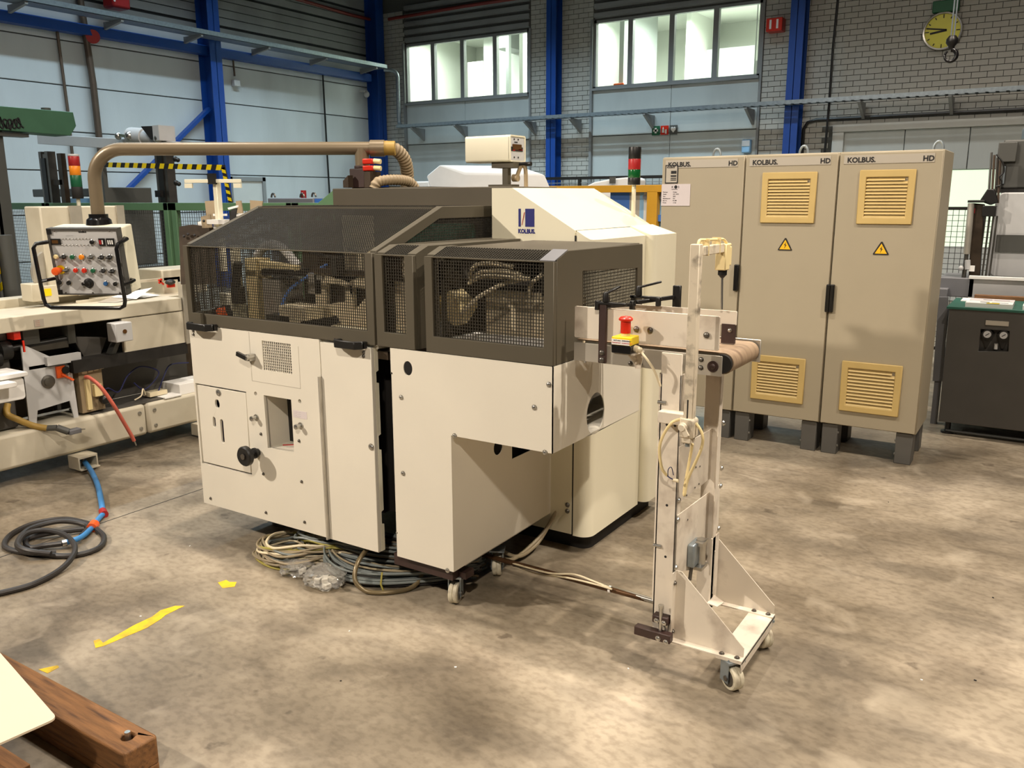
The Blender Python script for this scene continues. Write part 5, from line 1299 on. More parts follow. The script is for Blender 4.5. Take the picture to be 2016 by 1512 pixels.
l_(MB().box(-5.25, -5.22, 2.80, 3.02, 0.69, 0.745), 'label_holder', 'lgrey')
l_(MB().box(-5.6, -5.25, 2.70, 3.02, 0.68, 0.70).box(-5.45, -5.28, 2.70, 2.98, 0.78, 0.83), 'small_shelf', 'steeld')
l_(MB().cyl((-5.30, 2.40, 0.81), (-5.30, 3.0, 0.83), 0.022, 14).cyl((-5.30, 2.62, 0.815), (-5.30, 2.56, 0.813), 0.06, 18).cyl((-5.30, 2.50, 0.77), (-5.30, 2.56, 0.772), 0.05, 16), 'drive_shaft', 'black')
l_(MB().box(-5.34, -5.27, 2.70, 2.80, 0.83, 0.93).box(-5.34, -5.27, 2.98, 3.03, 0.80, 0.93), 'grey_hanger', 'greym', bevel=0.003)
l_(MB().box(-5.9, -5.55, 1.2, 4.2, 0.32, 0.93), 'dark_back', 'brown')
l_(MB().box(-5.55, -5.50, 2.98, 4.0, 0.33, 0.66), 'back_panel', 'greyc')
l_(MB().box(-5.45, -5.30, 2.30, 2.62, 0.33, 0.93), 'dark_gearbox', 'greyc', bevel=0.01)
vb = l_(MB().box(-5.34, -5.24, 3.00, 3.16, 0.34, 0.65), 'valve_block', 'hose', bevel=0.003)
for k in range(4): build(MB().box(-5.24, -5.225, 3.02 + 0.04 * k, 3.052 + 0.04 * k, 0.60 + 0.004 * k, 0.645 + 0.004 * k), 'valve', 'hosel', vb, bevel=0.003, seg=1)
build(MB().box(-5.24, -5.22, 3.03, 3.06, 0.36, 0.56).box(-5.24, -5.21, 3.08, 3.13, 0.44, 0.52), 'valve_manifold', 'ccream', vb)
build(MB().lathe([(0.022, 0), (0.03, 0.02), (0.03, 0.05), (0.02, 0.06)], (-5.24, 3.14, 0.41), (1, 0, 0), 14), 'regulator_knob', 'black', vb)
l_(MB().tube(spline([(-5.35, 3.15, 0.40), (-5.30, 3.22, 0.46), (-5.30, 3.30, 0.42), (-5.30, 3.38, 0.52), (-5.32, 3.50, 0.56), (-5.30, 3.62, 0.50), (-5.30, 3.50, 0.40), (-5.30, 3.42, 0.46)], 8), 0.005, 7).tube(spline([(-5.30, 3.60, 0.36), (-5.30, 3.66, 0.47), (-5.34, 3.75, 0.53), (-5.34, 3.9, 0.52)], 8), 0.005, 7), 'thin_cables', 'navy')
l_(MB().tube(spline([(-5.28, 3.40, 0.345), (-5.26, 3.44, 0.37), (-5.28, 3.47, 0.41), (-5.3, 3.5, 0.36)], 6), 0.005, 7).box(-5.36, -5.28, 3.52, 3.66, 0.34, 0.37), 'cable_plugs', 'hosel')
l_(MB().box(-5.30, -5.22, 2.62, 2.66, 0.88, 0.93).box(-5.225, -5.215, 2.665, 2.675, 0.80, 0.87), 'red_clip', 'red')
# base beam in two lengths
for a, b, n in ((1.2, 3.425, 'base_beam'), (3.435, 4.3, 'base_beam')):
    o = l_(MB().box(-5.50, -5.20, a, b, 0.104, 0.322), n, 'fwhite', bevel=0.022)
b = MB()
for y in (3.375, 3.49):
    for z in (0.155, 0.265): screw(b, (-5.20, y, z), 0.012, (1, 0, 0))
l_(b, 'beam_bolts', 'steel', kind='stuff')
l_(MB().box(-5.49, -5.22, 3.05, 3.62, 0.322, 0.33), 'dusty_cover', 'greyc')
l_(MB().box(-5.42, -5.22, 3.72, 3.98, 0.322, 0.40).box(-5.32, -5.20, 3.58, 3.72, 0.322, 0.335), 'white_carton', 'paperw', bevel=0.003)
for y in (2.93, 3.86):
    f_ = l_(MB().box(-5.22, -5.10, y - 0.075, y + 0.055, 0.085, 0.10).box(-5.22, -5.10, y - 0.075, y - 0.065, 0.02, 0.09).box(-5.22, -5.10, y + 0.045, y + 0.055, 0.02, 0.09).box(-5.22, -5.08, y - 0.075, y + 0.055, 0.012, 0.022), 'beam_foot', 'fwhite', bevel=0.002, seg=1)
    build(MB().cyl((-5.16, y - 0.01, 0.0), (-5.16, y - 0.01, 0.085), 0.012, 10).cyl((-5.16, y - 0.01, 0), (-5.16, y - 0.01, 0.012), 0.035, 16), 'levelling_screw', 'steeld', f_)
l_(MB().cyl((-5.9, 1.6, 0), (-5.9, 1.6, 0.34), 0.05, 12).cyl((-5.9, 4.1, 0), (-5.9, 4.1, 0.34), 0.05, 12), 'rear_leg', 'greym')
# white trays hanging at the left
l_(MB().prism(rrect(1.9, 2.564, 0.695, 0.722, 0.012), 'yz', -5.22, -5.0).prism(rrect(1.9, 2.544, 0.56, 0.69, 0.02), 'yz', -5.20, -5.02), 'white_tray', 'paperw', bevel=0.004)
l_(MB().prism(rrect(1.9, 2.456, 0.66, 0.69, 0.012), 'yz', -5.1, -4.92), 'tray_lip', 'paperw', bevel=0.004)
# upper rear bits: cover box behind the control box, small guards and levers
l_(MB().box(-6.1, -5.9, 3.24, 3.86, 1.03, 1.657), 'cover_box', 'fwhite', bevel=0.01)
l_(MB().box(-5.9, -5.885, 3.44, 3.53, 1.03, 1.66).box(-5.9, -5.885, 3.80, 3.86, 1.03, 1.66), 'cover_strip', 'alu')
l_(MB().box(-6.0, -5.7, 4.00, 4.40, 0.98, 1.18), 'end_cover', 'fwhite', bevel=0.01)
l_(MB().box(-5.72, -5.70, 3.75, 4.15, 1.10, 1.12).box(-5.72, -5.70, 3.75, 3.77, 0.99, 1.12).box(-5.72, -5.70, 4.13, 4.15, 0.99, 1.12), 'guard_rail', 'fwhite')
l_(MB().bar((-5.650, 3.929, 1.114), (-5.650, 3.968, 1.077), 0.012, 0.012).bar((-5.650, 3.955, 1.120), (-5.650, 3.930, 1.087), 0.012, 0.012).box(-5.66, -5.64, 4.0, 4.06, 1.05, 1.075), 'red_wing_nut', 'red')
l_(MB().ball((-5.64, 4.02, 1.09), 0.03, 12, (1, 1.4, 0.7)), 'black_grip', 'black')
l_(MB().lathe([(0.16, 0), (0.16, 0.03), (0.02, 0.03)], (-5.950, 3.311, 1.207), (1, 0, 0), 28), 'round_guard', 'alu')
l_(MB().box(-6.0, -5.86, 3.098, 3.184, 1.02, 1.14).box(-5.97, -5.88, 3.184, 3.291, 1.0, 1.12), 'sensor_housing', 'fwhite', bevel=0.005)
l_(MB().box(-5.885, -5.875, 3.177, 3.240, 1.05, 1.10), 'yellow_label', 'yellow')
pp = thing('paper_sheets', 'loose crumpled white paper sheets lying on the feeder table', 'paper', (-5.45, 3.65, 1.02))
build(MB().add([(-5.47, 3.42, 1.045), (-5.33, 3.52, 1.03), (-5.40, 3.70, 1.09), (-5.54, 3.60, 1.06)], [(0, 1, 2, 3)]).add([(-5.52, 3.56, 1.026), (-5.36, 3.60, 1.03), (-5.40, 3.76, 1.03), (-5.56, 3.70, 1.05)], [(0, 1, 2, 3)]), 'sheet', 'paperw', pp, smooth=False)
build(MB().add([(-5.44, 3.30, 1.024), (-5.32, 3.36, 1.024), (-5.36, 3.52, 1.03), (-5.48, 3.46, 1.05)], [(0, 1, 2, 3)]), 'grey_sheet', 'cabs', pp, smooth=False)

# hoses and cables at the feeder
t = thing('red_hose', 'pink red hose hanging over the feeder base beam with a bare end', 'hose', (-5.1, 3.2, 0.4))
build(MB().tube(spline([(-5.220, 3.032, 0.581), (-5.180, 3.042, 0.574), (-5.120, 3.068, 0.519), (-5.100, 3.126, 0.398), (-5.100, 3.187, 0.264), (-5.100, 3.232, 0.162), (-5.100, 3.249, 0.116)], 8), 0.0125, 10), 'hose', 'pink', t)
build(MB().cyl((-5.100, 3.250, 0.119), (-5.100, 3.261, 0.081), 0.005, 8), 'bare_end', 'steel', t)
t = thing('yellow_hose', 'dirty yellow hose with a grey coupling lying on the feeder base beam', 'hose', (-5.2, 2.6, 0.33))
build(MB().tube(spline([(-5.300, 2.572, 0.487), (-5.280, 2.552, 0.430), (-5.240, 2.590, 0.392), (-5.220, 2.665, 0.339), (-5.180, 2.725, 0.315)], 8), 0.020, 10), 'hose', 'yhose', t)
build(MB().cyl((-5.180, 2.725, 0.315), (-5.140, 2.767, 0.314), 0.019, 12).cyl((-5.140, 2.767, 0.314), (-5.100, 2.815, 0.282), 0.022, 12), 'coupling', 'greym', t)
build(MB().box(-5.13, -5.08, 2.811, 2.889, 0.262, 0.292), 'plug_body', 'mgrey', t, bevel=0.004)
b = MB()
for k in range(3): b.cyl((-5.08 - 0.012 * k, 2.886, 0.285 - 0.003 * k), (-5.08 - 0.012 * k, 2.911, 0.28 - 0.003 * k), 0.004, 8)
build(b, 'plug_pins', 'steel', t)
def fz(pts, z=0.014): return pts
t = thing('power_cable', 'blue sleeved cable curving from the feeder foot down to the black cable coil', 'cable', (-4.383, 2.569, -0.000))
build(MB().tube(spline([(-5.198, 2.940, 0.050), (-4.980, 2.863, 0.030), (-4.723, 2.743, 0.022), (-4.467, 2.605, 0.018), (-4.298, 2.508, 0.016)], 8), 0.016, 10), 'blue_sleeve', 'blueb', t)
build(MB().cyl((-4.300, 2.509, 0.018), (-4.240, 2.483, 0.018), 0.021, 12), 'red_tie', 'redd', t)
build(MB().tube(spline([(-4.254, 2.483, 0.018), (-4.195, 2.414, 0.018), (-4.126, 2.349, 0.020)], 6), 0.014, 10), 'blue_sleeve', 'blueb', t)
build(MB().cyl((-4.144, 2.366, 0.022), (-4.104, 2.324, 0.022), 0.026, 14), 'orange_tape', 'orange', t)
build(MB().tube(spline([(-4.108, 2.327, 0.020), (-4.041, 2.245, 0.024), (-4.013, 2.188, 0.028), (-4.014, 2.136, 0.030)], 6), 0.014, 10), 'blue_sleeve', 'blueb', t)
build(MB().cyl((-4.012, 2.138, 0.030), (-4.019, 2.118, 0.030), 0.018, 12), 'joint_sleeve', 'steel', t)
t = thing('cable_coil', 'black power cable coiled in two loops on the floor at the left', 'cable', (-4.086, 2.122, -0.000))
build(MB().tube(spline([(-4.015, 2.121, 0.030), (-4.087, 2.073, 0.020), (-4.141, 2.026, 0.014), (-4.240, 2.054, 0.014), (-4.267, 2.100, 0.014), (-4.197, 2.188, 0.026), (-4.134, 2.300, 0.018)], 8), 0.0135, 9), 'cable', 'cblack', t)
build(MB().tube(spline([(-4.105, 2.347, 0.014), (-3.951, 2.298, 0.014), (-3.846, 2.197, 0.014), (-3.874, 2.078, 0.014), (-4.045, 1.999, 0.014), (-4.201, 1.959, 0.014), (-4.303, 1.984, 0.014), (-4.404, 2.077, 0.014), (-4.445, 2.217, 0.014), (-4.364, 2.338, 0.014), (-4.152, 2.367, 0.014)], 8), 0.0135, 9), 'cable', 'cblack', t)
build(MB().tube(spline([(-4.055, 2.239, 0.020), (-4.170, 2.342, 0.016), (-4.301, 2.276, 0.036), (-4.324, 2.133, 0.040), (-4.250, 2.032, 0.036), (-4.153, 1.975, 0.030), (-4.025, 1.967, 0.036), (-3.968, 2.057, 0.016)], 8), 0.0135, 9), 'cable', 'cblack', t)
build(MB().tube(spline([(-3.944, 2.020, 0.030), (-4.038, 1.963, 0.045), (-4.141, 1.971, 0.050), (-4.242, 2.060, 0.050), (-4.232, 2.144, 0.045), (-4.103, 2.176, 0.040), (-3.911, 2.121, 0.040), (-3.803, 2.038, 0.030), (-3.748, 1.936, 0.016), (-3.718, 1.798, 0.014), (-3.759, 1.666, 0.014)], 8), 0.0135, 9), 'cable', 'cblack', t)

# ---------------- coiled signal cables under the machine
def strand_coil(name, label, cx, cy, rx, ry, n, rot, mats, h=0.12, r=0.006, jit=0.02, seed=1, squash=0.6):
    rnd = random.Random(seed)
    t = thing(name, label, 'cable', (cx, cy, 0))
    for k in range(n):
        a0 = rnd.uniform(0, 6.28)
        pts = []
        sx_, sy_ = rx * rnd.uniform(0.72, 1.0), ry * rnd.uniform(0.72, 1.0)
        zb = 0.008 + h * (k / n)
        for q in range(9):
            a = a0 + 2 * pi * q / 9
            x, y = sx_ * cos(a), sy_ * sin(a)
            if x > 0: y *= squash
            xr, yr = x * cos(rot) - y * sin(rot), x * sin(rot) + y * cos(rot)
            pts.append((cx + xr + rnd.uniform(-jit, jit), cy + yr + rnd.uniform(-jit, jit) * 0.5, max(r, zb + rnd.uniform(-0.012, 0.012))))
        build(MB().tube(spline(pts, 7, True), r * rnd.uniform(0.8, 1.15), 7, closed=True), 'cable', rnd.choice(mats), t)
    return t
strand_coil('cable_coil', 'tan and grey cable coil under the left front corner of the big machine', -2.90, 2.66, 0.24, 0.15, 17, R(22), ['ctan', 'ctan', 'cgrey', 'hosel', 'cyel'], h=0.10, seed=3)
strand_coil('cable_coil', 'grey cable coil with yellow strands between the tan coil and the long cable bundle', -2.80, 2.80, 0.22, 0.12, 12, R(35), ['cgrey', 'cgrey', 'ctan', 'cyel'], h=0.15, seed=5)
strand_coil('cable_coil', 'dark bundle of grey cables lying under the narrow door of the big machine', -2.45, 2.84, 0.40, 0.11, 20, R(14), ['cgrey', 'cgrey', 'cblack', 'ctan'], h=0.12, seed=8)
bt = thing('cable_bundle', 'long bundle of grey cables sweeping under the right front sheet', 'cable', (-2.45, 2.72, 0))
rnd = random.Random(11)
for k in range(20):
    o = rnd.uniform(-0.05, 0.06)
    z = 0.008 + 0.006 * (k % 12)
    pts = [(-2.82 + rnd.uniform(-0.02, 0.02), 2.78 + o * 0.6, z + 0.05), (-2.72, 2.66 + o * 0.7, z + 0.02), (-2.58, 2.62 + o, z), (-2.42, 2.64 + o * 0.9, z), (-2.28, 2.72 + o * 0.6, z), (-2.14, 2.86 + o * 0.4, z), (-2.08, 2.98 + o, z + 0.02)]
    build(MB().tube(spline(pts, 6), rnd.uniform(0.0045, 0.0075), 7), 'cable', rnd.choice(['cgrey', 'cgrey', 'ctan', 'cblack', 'steeld']), bt)
build(MB().tube([(-2.345, 2.60, 0.10), (-2.342, 2.585, 0.05), (-2.338, 2.60, 0.008)], 0.004, 7), 'yellow_tie', 'cyel', bt)
t = thing('bronze_cable', 'single thick bronze grey cable loop standing out of the cable bundle', 'cable', (-2.35, 2.6, 0))
build(MB().tube(spline([(-2.48, 2.66, 0.16), (-2.47, 2.58, 0.12), (-2.45, 2.54, 0.06), (-2.40, 2.555, 0.015), (-2.32, 2.60, 0.011), (-2.26, 2.68, 0.012), (-2.245, 2.74, 0.04), (-2.26, 2.78, 0.09)], 9), 0.0105, 10), 'cable', 'cgold', t)
t = thing('machine_cable', 'pair of beige cables looping behind the lower box to the floor', 'cable', (-1.9, 3.2, 0))
for dx, dy in ((0, 0), (0.012, 0.05)):
    build(MB().tube(spline([(-1.99 + dx, 3.50, 0.62), (-1.965 + dx, 3.50, 0.56), (-1.925 + dx, 3.48, 0.42), (-1.925 + dx, 3.45, 0.28), (-1.965, 3.40, 0.13), (-2.0 + dx, 3.26 + dy, 0.05), (-2.02 + dx, 3.12 + dy, 0.04), (-2.10, 3.06 + dy, 0.10)], 8), 0.0095, 9), 'cable', 'ctan', t)

# clear plastic bags with white parts
def bag(x, y, s, label, seed, sq=(1, 0.8, 0.45)):
    rnd = random.Random(seed)
    t = thing('plastic_bag', label, 'bag', (x, y, 0))
    bm = bmesh.new()
    bmesh.ops.create_icosphere(bm, subdivisions=4, radius=1.0)
    from mathutils import noise
    for v in bm.verts:
        d = 1 + 0.28 * noise.noise(v.co * 2.2 + Vector((seed, 0, 0))) + 0.16 * noise.noise(v.co * 6 + Vector((0, seed, 0)))
        c = v.co * d
        v.co = Vector((c.x * s * sq[0], c.y * s * sq[1], max((c.z * sq[2] + sq[2] * 0.75) * s, 0.002)))
    me = bpy.data.meshes.new('film')
    bm.to_mesh(me)
    bm.free()
    me.materials.append(M['lens'])
    o = bpy.data.objects.new('film', me)
    COL.objects.link(o)
    o.parent = t
    for k in range(5):
        a = rnd.uniform(0, 3.1)
        p = Vector((x + rnd.uniform(-0.45, 0.45) * s, y + rnd.uniform(-0.35, 0.35) * s, 0.016 + 0.016 * (k % 2)))
        build(MB().obox(p, ((cos(a), sin(a), 0), (-sin(a), cos(a), 0), (0, 0, 1)), (s * rnd.uniform(0.14, 0.28), s * rnd.uniform(0.10, 0.16), 0.012)), 'white_part', 'paperw' if k < 4 else 'cabs', t, bevel=0.002, seg=1)
bx0 = (-2.627, 2.531, 0.000)
bag(bx0[0], bx0[1], 0.105, 'clear plastic bag of white parts in front of the cable bundle', 2)
bx0 = (-2.822, 2.547, 0.000)
bag(bx0[0], bx0[1], 0.085, 'smaller clear plastic bag tucked behind the front plastic bag', 6, (1.0, 0.8, 0.4))

# ================================================================== FOREGROUND
wbm = thing('timber_beam', 'old brown oak timber beam lying on the floor at the lower left', 'beam', (-2.6, 1.28, 0))
bm_ = MB()
n_ = 26
hx_, hy_ = (-2.203, 1.285, 0.120)[:2]
bm_.plate([(-4.2, 1.222), (-2.15, 1.222), (-2.132, 1.228), (-2.128, 1.33), (-2.14, 1.336), (-4.2, 1.336)], [circ(hx_, hy_, 0.021, 20)], 'xy', 0.03, 0.12)
bm_.plate([(-4.2, 1.222), (-2.15, 1.222), (-2.132, 1.228), (-2.128, 1.33), (-2.14, 1.336), (-4.2, 1.336)], [], 'xy', 0.0, 0.032)
build(bm_, 'beam_body', 'wood', wbm, bevel=0.006)
build(MB().cyl((hx_, hy_, 0.032), (hx_, hy_, 0.135), 0.0085, 12).cyl((hx_, hy_, 0.033), (hx_, hy_, 0.055), 0.015, 6), 'bolt', 'steel', wbm)
tp = thing('machine_table', 'smooth cream table plate corner over the timber beam at the lower left', 'table', (-2.5, 1.1, 0))
zq = 0.36
A_, B_, C2 = Vector((-2.099, 1.037, 0.360)), Vector((-2.569, 1.129, 0.360)), Vector((-2.116, 0.899, 0.360))
e1, e2 = (B_ - A_), (C2 - A_)
q1, q2 = A_ + e1 * 3.0, A_ + e2 * 3.0
def cornr(a, d1, d2, r, n=6):
    d1, d2 = d1.normalized(), d2.normalized()
    p, q = a + d1 * r, a + d2 * r
    return [((1 - s) ** 2 * p + 2 * s * (1 - s) * a + s * s * q) for s in [k / n for k in range(n + 1)]]
poly = [q1] + cornr(A_, e1, e2, 0.022) + [q2]
build(MB().prism([(p.x, p.y) for p in poly] + [((q1 + q2 - A_).x, (q1 + q2 - A_).y)], 'xy', zq - 0.006, zq), 'table_plate', 'tplate', tp)
ctr = A_ + e1.normalized() * 0.42 + e2.normalized() * 0.42
build(MB().obox((ctr.x - 0.06, ctr.y - 0.10, zq / 2), (e1, (-e1.y, e1.x, 0), (0, 0, 1)), (0.26, 0.20, zq / 2 - 0.004)), 'table_body', 'greyc', tp, bevel=0.004)
t = thing('wood_block', 'small wood block on the floor under the cream table plate', 'block', (-2.3, 1.06, 0))
pb = (-2.435, 1.092, 0.050)
build(MB().box(pb[0] - 0.16, pb[0] + 0.01, pb[1] - 0.10, pb[1] + 0.012, 0, 0.05), 'block_body', 'wood', t, bevel=0.003)

# worn yellow floor marking: flat paint pieces
def paint(label, pts, holes=()):
    o = build(MB().prism([p[:2] for p in pts], 'xy', 0.0, 0.0012), 'floor_marking', 'ypaint', label=label, cat='floor marking', group='worn yellow floor line', smooth=False)
paint('long worn yellow dash of the floor line, left of the plastic bags', [(-3.038, 1.676, 0.000), (-3.032, 1.698, 0.000), (-2.991, 1.687, 0.000), (-3.000, 1.747, 0.000), (-3.016, 1.834, 0.000), (-3.018, 1.924, 0.000), (-3.037, 1.976, 0.000), (-3.020, 2.035, 0.000), (-2.985, 2.057, 0.000), (-2.983, 1.962, 0.000), (-2.970, 1.934, 0.000), (-2.952, 1.855, 0.000), (-2.959, 1.773, 0.000), (-2.967, 1.675, 0.000), (-2.980, 1.649, 0.000)])
paint('small yellow dab of the floor line nearest the machine', [(-3.051, 2.282, 0.000), (-3.041, 2.320, 0.000), (-3.010, 2.314, 0.000), (-2.983, 2.331, 0.000), (-2.953, 2.295, 0.000), (-2.987, 2.256, 0.000)])
paint('yellow dash of the floor line beside the timber beam', [(-3.014, 1.446, 0.000), (-2.981, 1.500, 0.000), (-2.964, 1.495, 0.000), (-2.958, 1.449, 0.000)])
S(MB().box(-4.185, -4.178, -1.0, 12.0, 0.0, 0.0006), 'trim_1', 'dark')

# ================================================================== BACKGROUND MACHINERY, LEFT
def fence_panel(x0, x1, label, y=5.5, h=1.668, z0=0.12, feet=True, mesh_to=None):
    f = thing('mesh_fence_panel', label, 'fence', ((x0 + x1) / 2, y, 0), group='green machine fence panels')
    build(MB().box(x0, x0 + 0.07, y - 0.025, y + 0.025, 0, h).box(x1 - 0.07, x1, y - 0.025, y + 0.025, 0, h).box(x0, x1, y - 0.025, y + 0.025, h - 0.075, h).box(x0, x1, y - 0.025, y + 0.025, z0, z0 + 0.06), 'fence_frame', 'fgreen', f, bevel=0.003, seg=1)
    m = MB()
    wires(m, (x0 + 0.07, y, z0 + 0.06), (x1 - x0 - 0.14, 0, 0), (0, 0, h - z0 - 0.13), 0.036, 0.0035)
    build(m, 'fence_mesh', 'greym', f, kind='stuff', smooth=False)
    if feet: build(MB().box(x0, x0 + 0.09, y - 0.06, y + 0.06, 0, 0.012).box(x1 - 0.09, x1, y - 0.06, y + 0.06, 0, 0.012), 'foot_plate', 'greym', f)
fence_panel(-11.2, -9.85, 'green mesh fence panel at the far left edge behind the feeder')
fence_panel(-9.83, -7.62, 'wide green mesh fence panel right behind the control box')
fence_panel(-7.56, -5.85, 'green mesh fence panel behind the white post with crossbar')
fence_panel(-5.83, -5.3, 'narrow green mesh fence panel partly hidden by the sloping machine guard')

# frame gantry of aluminium uprights with a white beam and a gear motor
gt = thing('gantry_frame', 'aluminium gantry with a white cross beam and a gear motor on top, behind the fence', 'gantry', (-7.3, 5.9, 0))
gy = 6.0
def gp(x, y): return None
ga, gb_ = (-10.738, 6.000, 2.432), (-8.066, 6.000, 2.246)
zb = 2.33
build(MB().bar((ga[0], 6.0, ga[2]), (gb_[0], 6.0, gb_[2]), 0.06, 0.115), 'cross_beam', 'lgrey', gt, bevel=0.004, seg=1)
for px_, nm in ((ga[0] + 0.12, 'upright'), (-8.329, 'upright')):
    o = build(MB().box(px_ - 0.10, px_ - 0.045, 5.95, 6.05, 0, 2.28).box(px_ - 0.04, px_ + 0.03, 5.96, 6.04, 0, 2.25).box(px_ + 0.035, px_ + 0.10, 5.95, 6.05, 0, 2.28), nm, 'steeld', gt)
    build(MB().box(px_ - 0.05, px_ + 0.04, 5.94, 5.955, 0, 2.2), 'profile_groove', 'black', o)
build(MB().box(-10.355, -10.268, 5.97, 6.03, 0, 2.25).box(-10.523, -10.302, 5.97, 6.03, 1.88, 1.94), 'ladder_rail', 'brown', gt)
build(MB().cyl((-8.876, 6.000, 2.394), (-8.621, 6.000, 2.373), 0.095, 20).cyl((-8.621, 6.000, 2.373), (-8.452, 6.000, 2.355), 0.08, 20), 'gear_motor', 'lgrey', gt)
build(MB().prism([(-8.550, 2.477), (-8.311, 2.471), (-8.297, 2.328), (-8.393, 2.332)], 'xz', 5.9, 5.92), 'motor_bracket', 'dark', gt)
build(MB().box(-8.321, -8.217, 5.88, 6.08, 2.317, 2.474), 'end_plate', 'lgrey', gt)
build(MB().ball((-8.288, 5.920, 2.339), 0.05, 12).ball((-8.999, 5.920, 2.394), 0.04, 12).ball((-8.794, 5.920, 2.386), 0.05, 12).bar((-8.997, 5.920, 2.405), (-8.795, 5.920, 2.381), 0.03, 0.03), 'drive_coupling', 'steel', gt)
build(MB().ball((-8.007, 5.900, 2.120), 0.03, 10).ball((-7.966, 5.900, 2.109), 0.025, 10).ball((-8.024, 5.900, 1.874), 0.03, 10).ball((-7.983, 5.900, 1.863), 0.025, 10).box(-8.380, -8.291, 5.88, 5.92, 1.727, 1.797), 'cable_clip', 'black', gt)
tb = thing('steel_beam', 'green painted steel box beam with dark scribbled writing at the upper left', 'beam', (-9.500, 5.314, 2.529))
yb0, yb1 = 4.609, 5.724
zb0, zb1 = 2.424, 2.662
build(MB().prism([(yb0, zb0), (yb1 - 0.06, zb0 - 0.02), (yb1 + 0.02, zb0 + 0.09), (yb1, zb1), (yb0, zb1)], 'yz', -9.8, -9.5), 'beam_body', 'ggreen', tb, bevel=0.006)
build(MB().cyl((-9.6, yb1 - 0.25, zb1), (-9.6, yb1 - 0.25, zb1 + 0.03), 0.05, 10).box(-9.7, -9.55, yb0, yb1 - 0.5, zb0 - 0.06, zb0 - 0.02), 'beam_fittings', 'greym', tb)
sc = []
s0 = Vector((-9.500, 4.888, 2.479))
s1 = Vector((-9.500, 5.131, 2.500))
for k in range(40):
    p = s0.lerp(s1, k / 39)
    sc.append((-9.494, p.y + 0.02 * cos(k * 1.3), p.z + 0.045 * sin(k * 1.1) * (1 if k % 7 else 1.6)))
build(MB().tube(spline(sc, 4), 0.008, 5), 'scribbled_writing', 'ink', tb)
build(MB().box(-9.75, -9.6, yb0 + 0.1, yb0 + 0.25, 0, zb0).box(-9.75, -9.6, yb1 - 0.9, yb1 - 0.75, 0, zb0), 'beam_post', 'greym', tb)

# hazard striped frame and post
def hazard(par, p, q, w_, n, name):
    p, q = Vector(p), Vector(q)
    d = (q - p) / n
    o = build(MB().bar(p, q, 0.01, w_), name, 'ink', par)
    dn = d.normalized()
    up = Vector((0, 0, 1)) if abs(dn.z) < 0.7 else Vector((1, 0, 0))
    up = (up - dn * up.dot(dn)).normalized()
    nrm = Vector((0, -0.0065, 0))
    m = MB()
    for k in range(n):
        a = p + d * (k + 0.1)
        h = up * w_ / 2
        s = dn * w_ * 0.45
        vs = [a - h - s * 0, a - h + d * 0.5, a + h + d * 0.5 + s, a + h + s]
        vs = [v + nrm for v in vs]
        m.add(vs, [(0, 1, 2, 3)])
    build(m, 'yellow_stripes', 'yellow', o, smooth=False)
hz_ = thing('hazard_barrier', 'black and yellow striped bar frame in front of the first blue column', 'barrier', (-7.0, 5.7, 0))
hazard(hz_, (-9.062, 5.700, 2.081), (-6.979, 5.700, 2.004), 0.052, 14, 'striped_bar')
hazard(hz_, (-7.002, 5.700, 2.005), (-6.919, 5.700, 1.605), 0.055, 6, 'striped_upright')
xx_ = -6.927
build(MB().box(xx_ - 0.03, xx_ + 0.03, 5.69, 5.75, 0, 1.62).box(-9.062 - 0.03, -9.062 + 0.03, 5.71, 5.76, 0, 2.081), 'frame_post', 'greym', hz_)
hp = thing('hazard_post', 'black and yellow striped post at the left edge behind the feeder', 'post', (-6.859, 3.262, 0.000))
hq_ = (-7.334, 3.647, 1.061)
hazard(hp, (hq_[0] + 0.06, hq_[1] - 0.06, 0.4), (hq_[0] - 0.02, hq_[1] - 0.02, 1.42), 0.13, 8, 'striped_face')
build(MB().cyl((hq_[0] + 0.02, hq_[1] + 0.05, 0), (hq_[0] + 0.02, hq_[1] + 0.05, 1.42), 0.06, 14), 'post_core', 'greym', hp)
hp.location = (hq_[0] + 0.02, hq_[1] + 0.05, 0)
for ch_ in hp.children: ch_.location = Vector(ORG[hp]) - Vector(hp.location)
# left signal tower
tx, ty, tz = (-7.089, 4.214, 1.707)
tw = thing('signal_tower', 'red, yellow and green signal tower beside the elbow of the olive tube arm', 'signal light', (tx, ty, 1.6))
zq_ = [1.711, 1.808, 1.905, 1.981, 2.061, 2.078]
tower(tw, -7.122, 4.251, ((zq_[0], zq_[1], 'dark', 'base_cup'), (zq_[1], zq_[2], 'green', 'green_lamp'), (zq_[2], zq_[3], 'amber', 'yellow_lamp'), (zq_[3], zq_[4], 'redd', 'red_lamp'), (zq_[4], zq_[5], 'lgrey', 'top_cap')), 0.045, (0, zq_[0], 0.016))
# machinery behind the left fence (grey carriage, printed panel)
t = thing('stacker_machine', 'grey stacker machine half hidden behind the green fence at the far left', 'machine', (-10.0, 5.0, 0))
t.location = (-10.0, 6.3, 0)
ORG[t] = Vector((-10.0, 6.3, 0))
build(MB().box(-10.9, -9.5, 6.2, 6.9, 0, 0.9), 'stacker_base', 'greym', t, bevel=0.01)
build(MB().box(-10.8, -10.2, 6.3, 6.35, 0.9, 1.72), 'pale_panel', 'bluep', t)
build(MB().box(-10.15, -9.75, 6.2, 6.8, 0.9, 1.85).box(-11.6, -9.9, 6.3, 6.5, 1.74, 1.84), 'stacker_column', 'greym', t, bevel=0.01)
build(MB().box(-10.6, -9.7, 6.1, 6.2, 1.30, 1.36).box(-10.55, -9.9, 6.1, 6.2, 1.05, 1.10), 'carriage_rail', 'alu', t)
build(MB().box(-10.35, -10.1, 6.05, 6.1, 1.16, 1.27), 'label_box', 'lgrey', t)
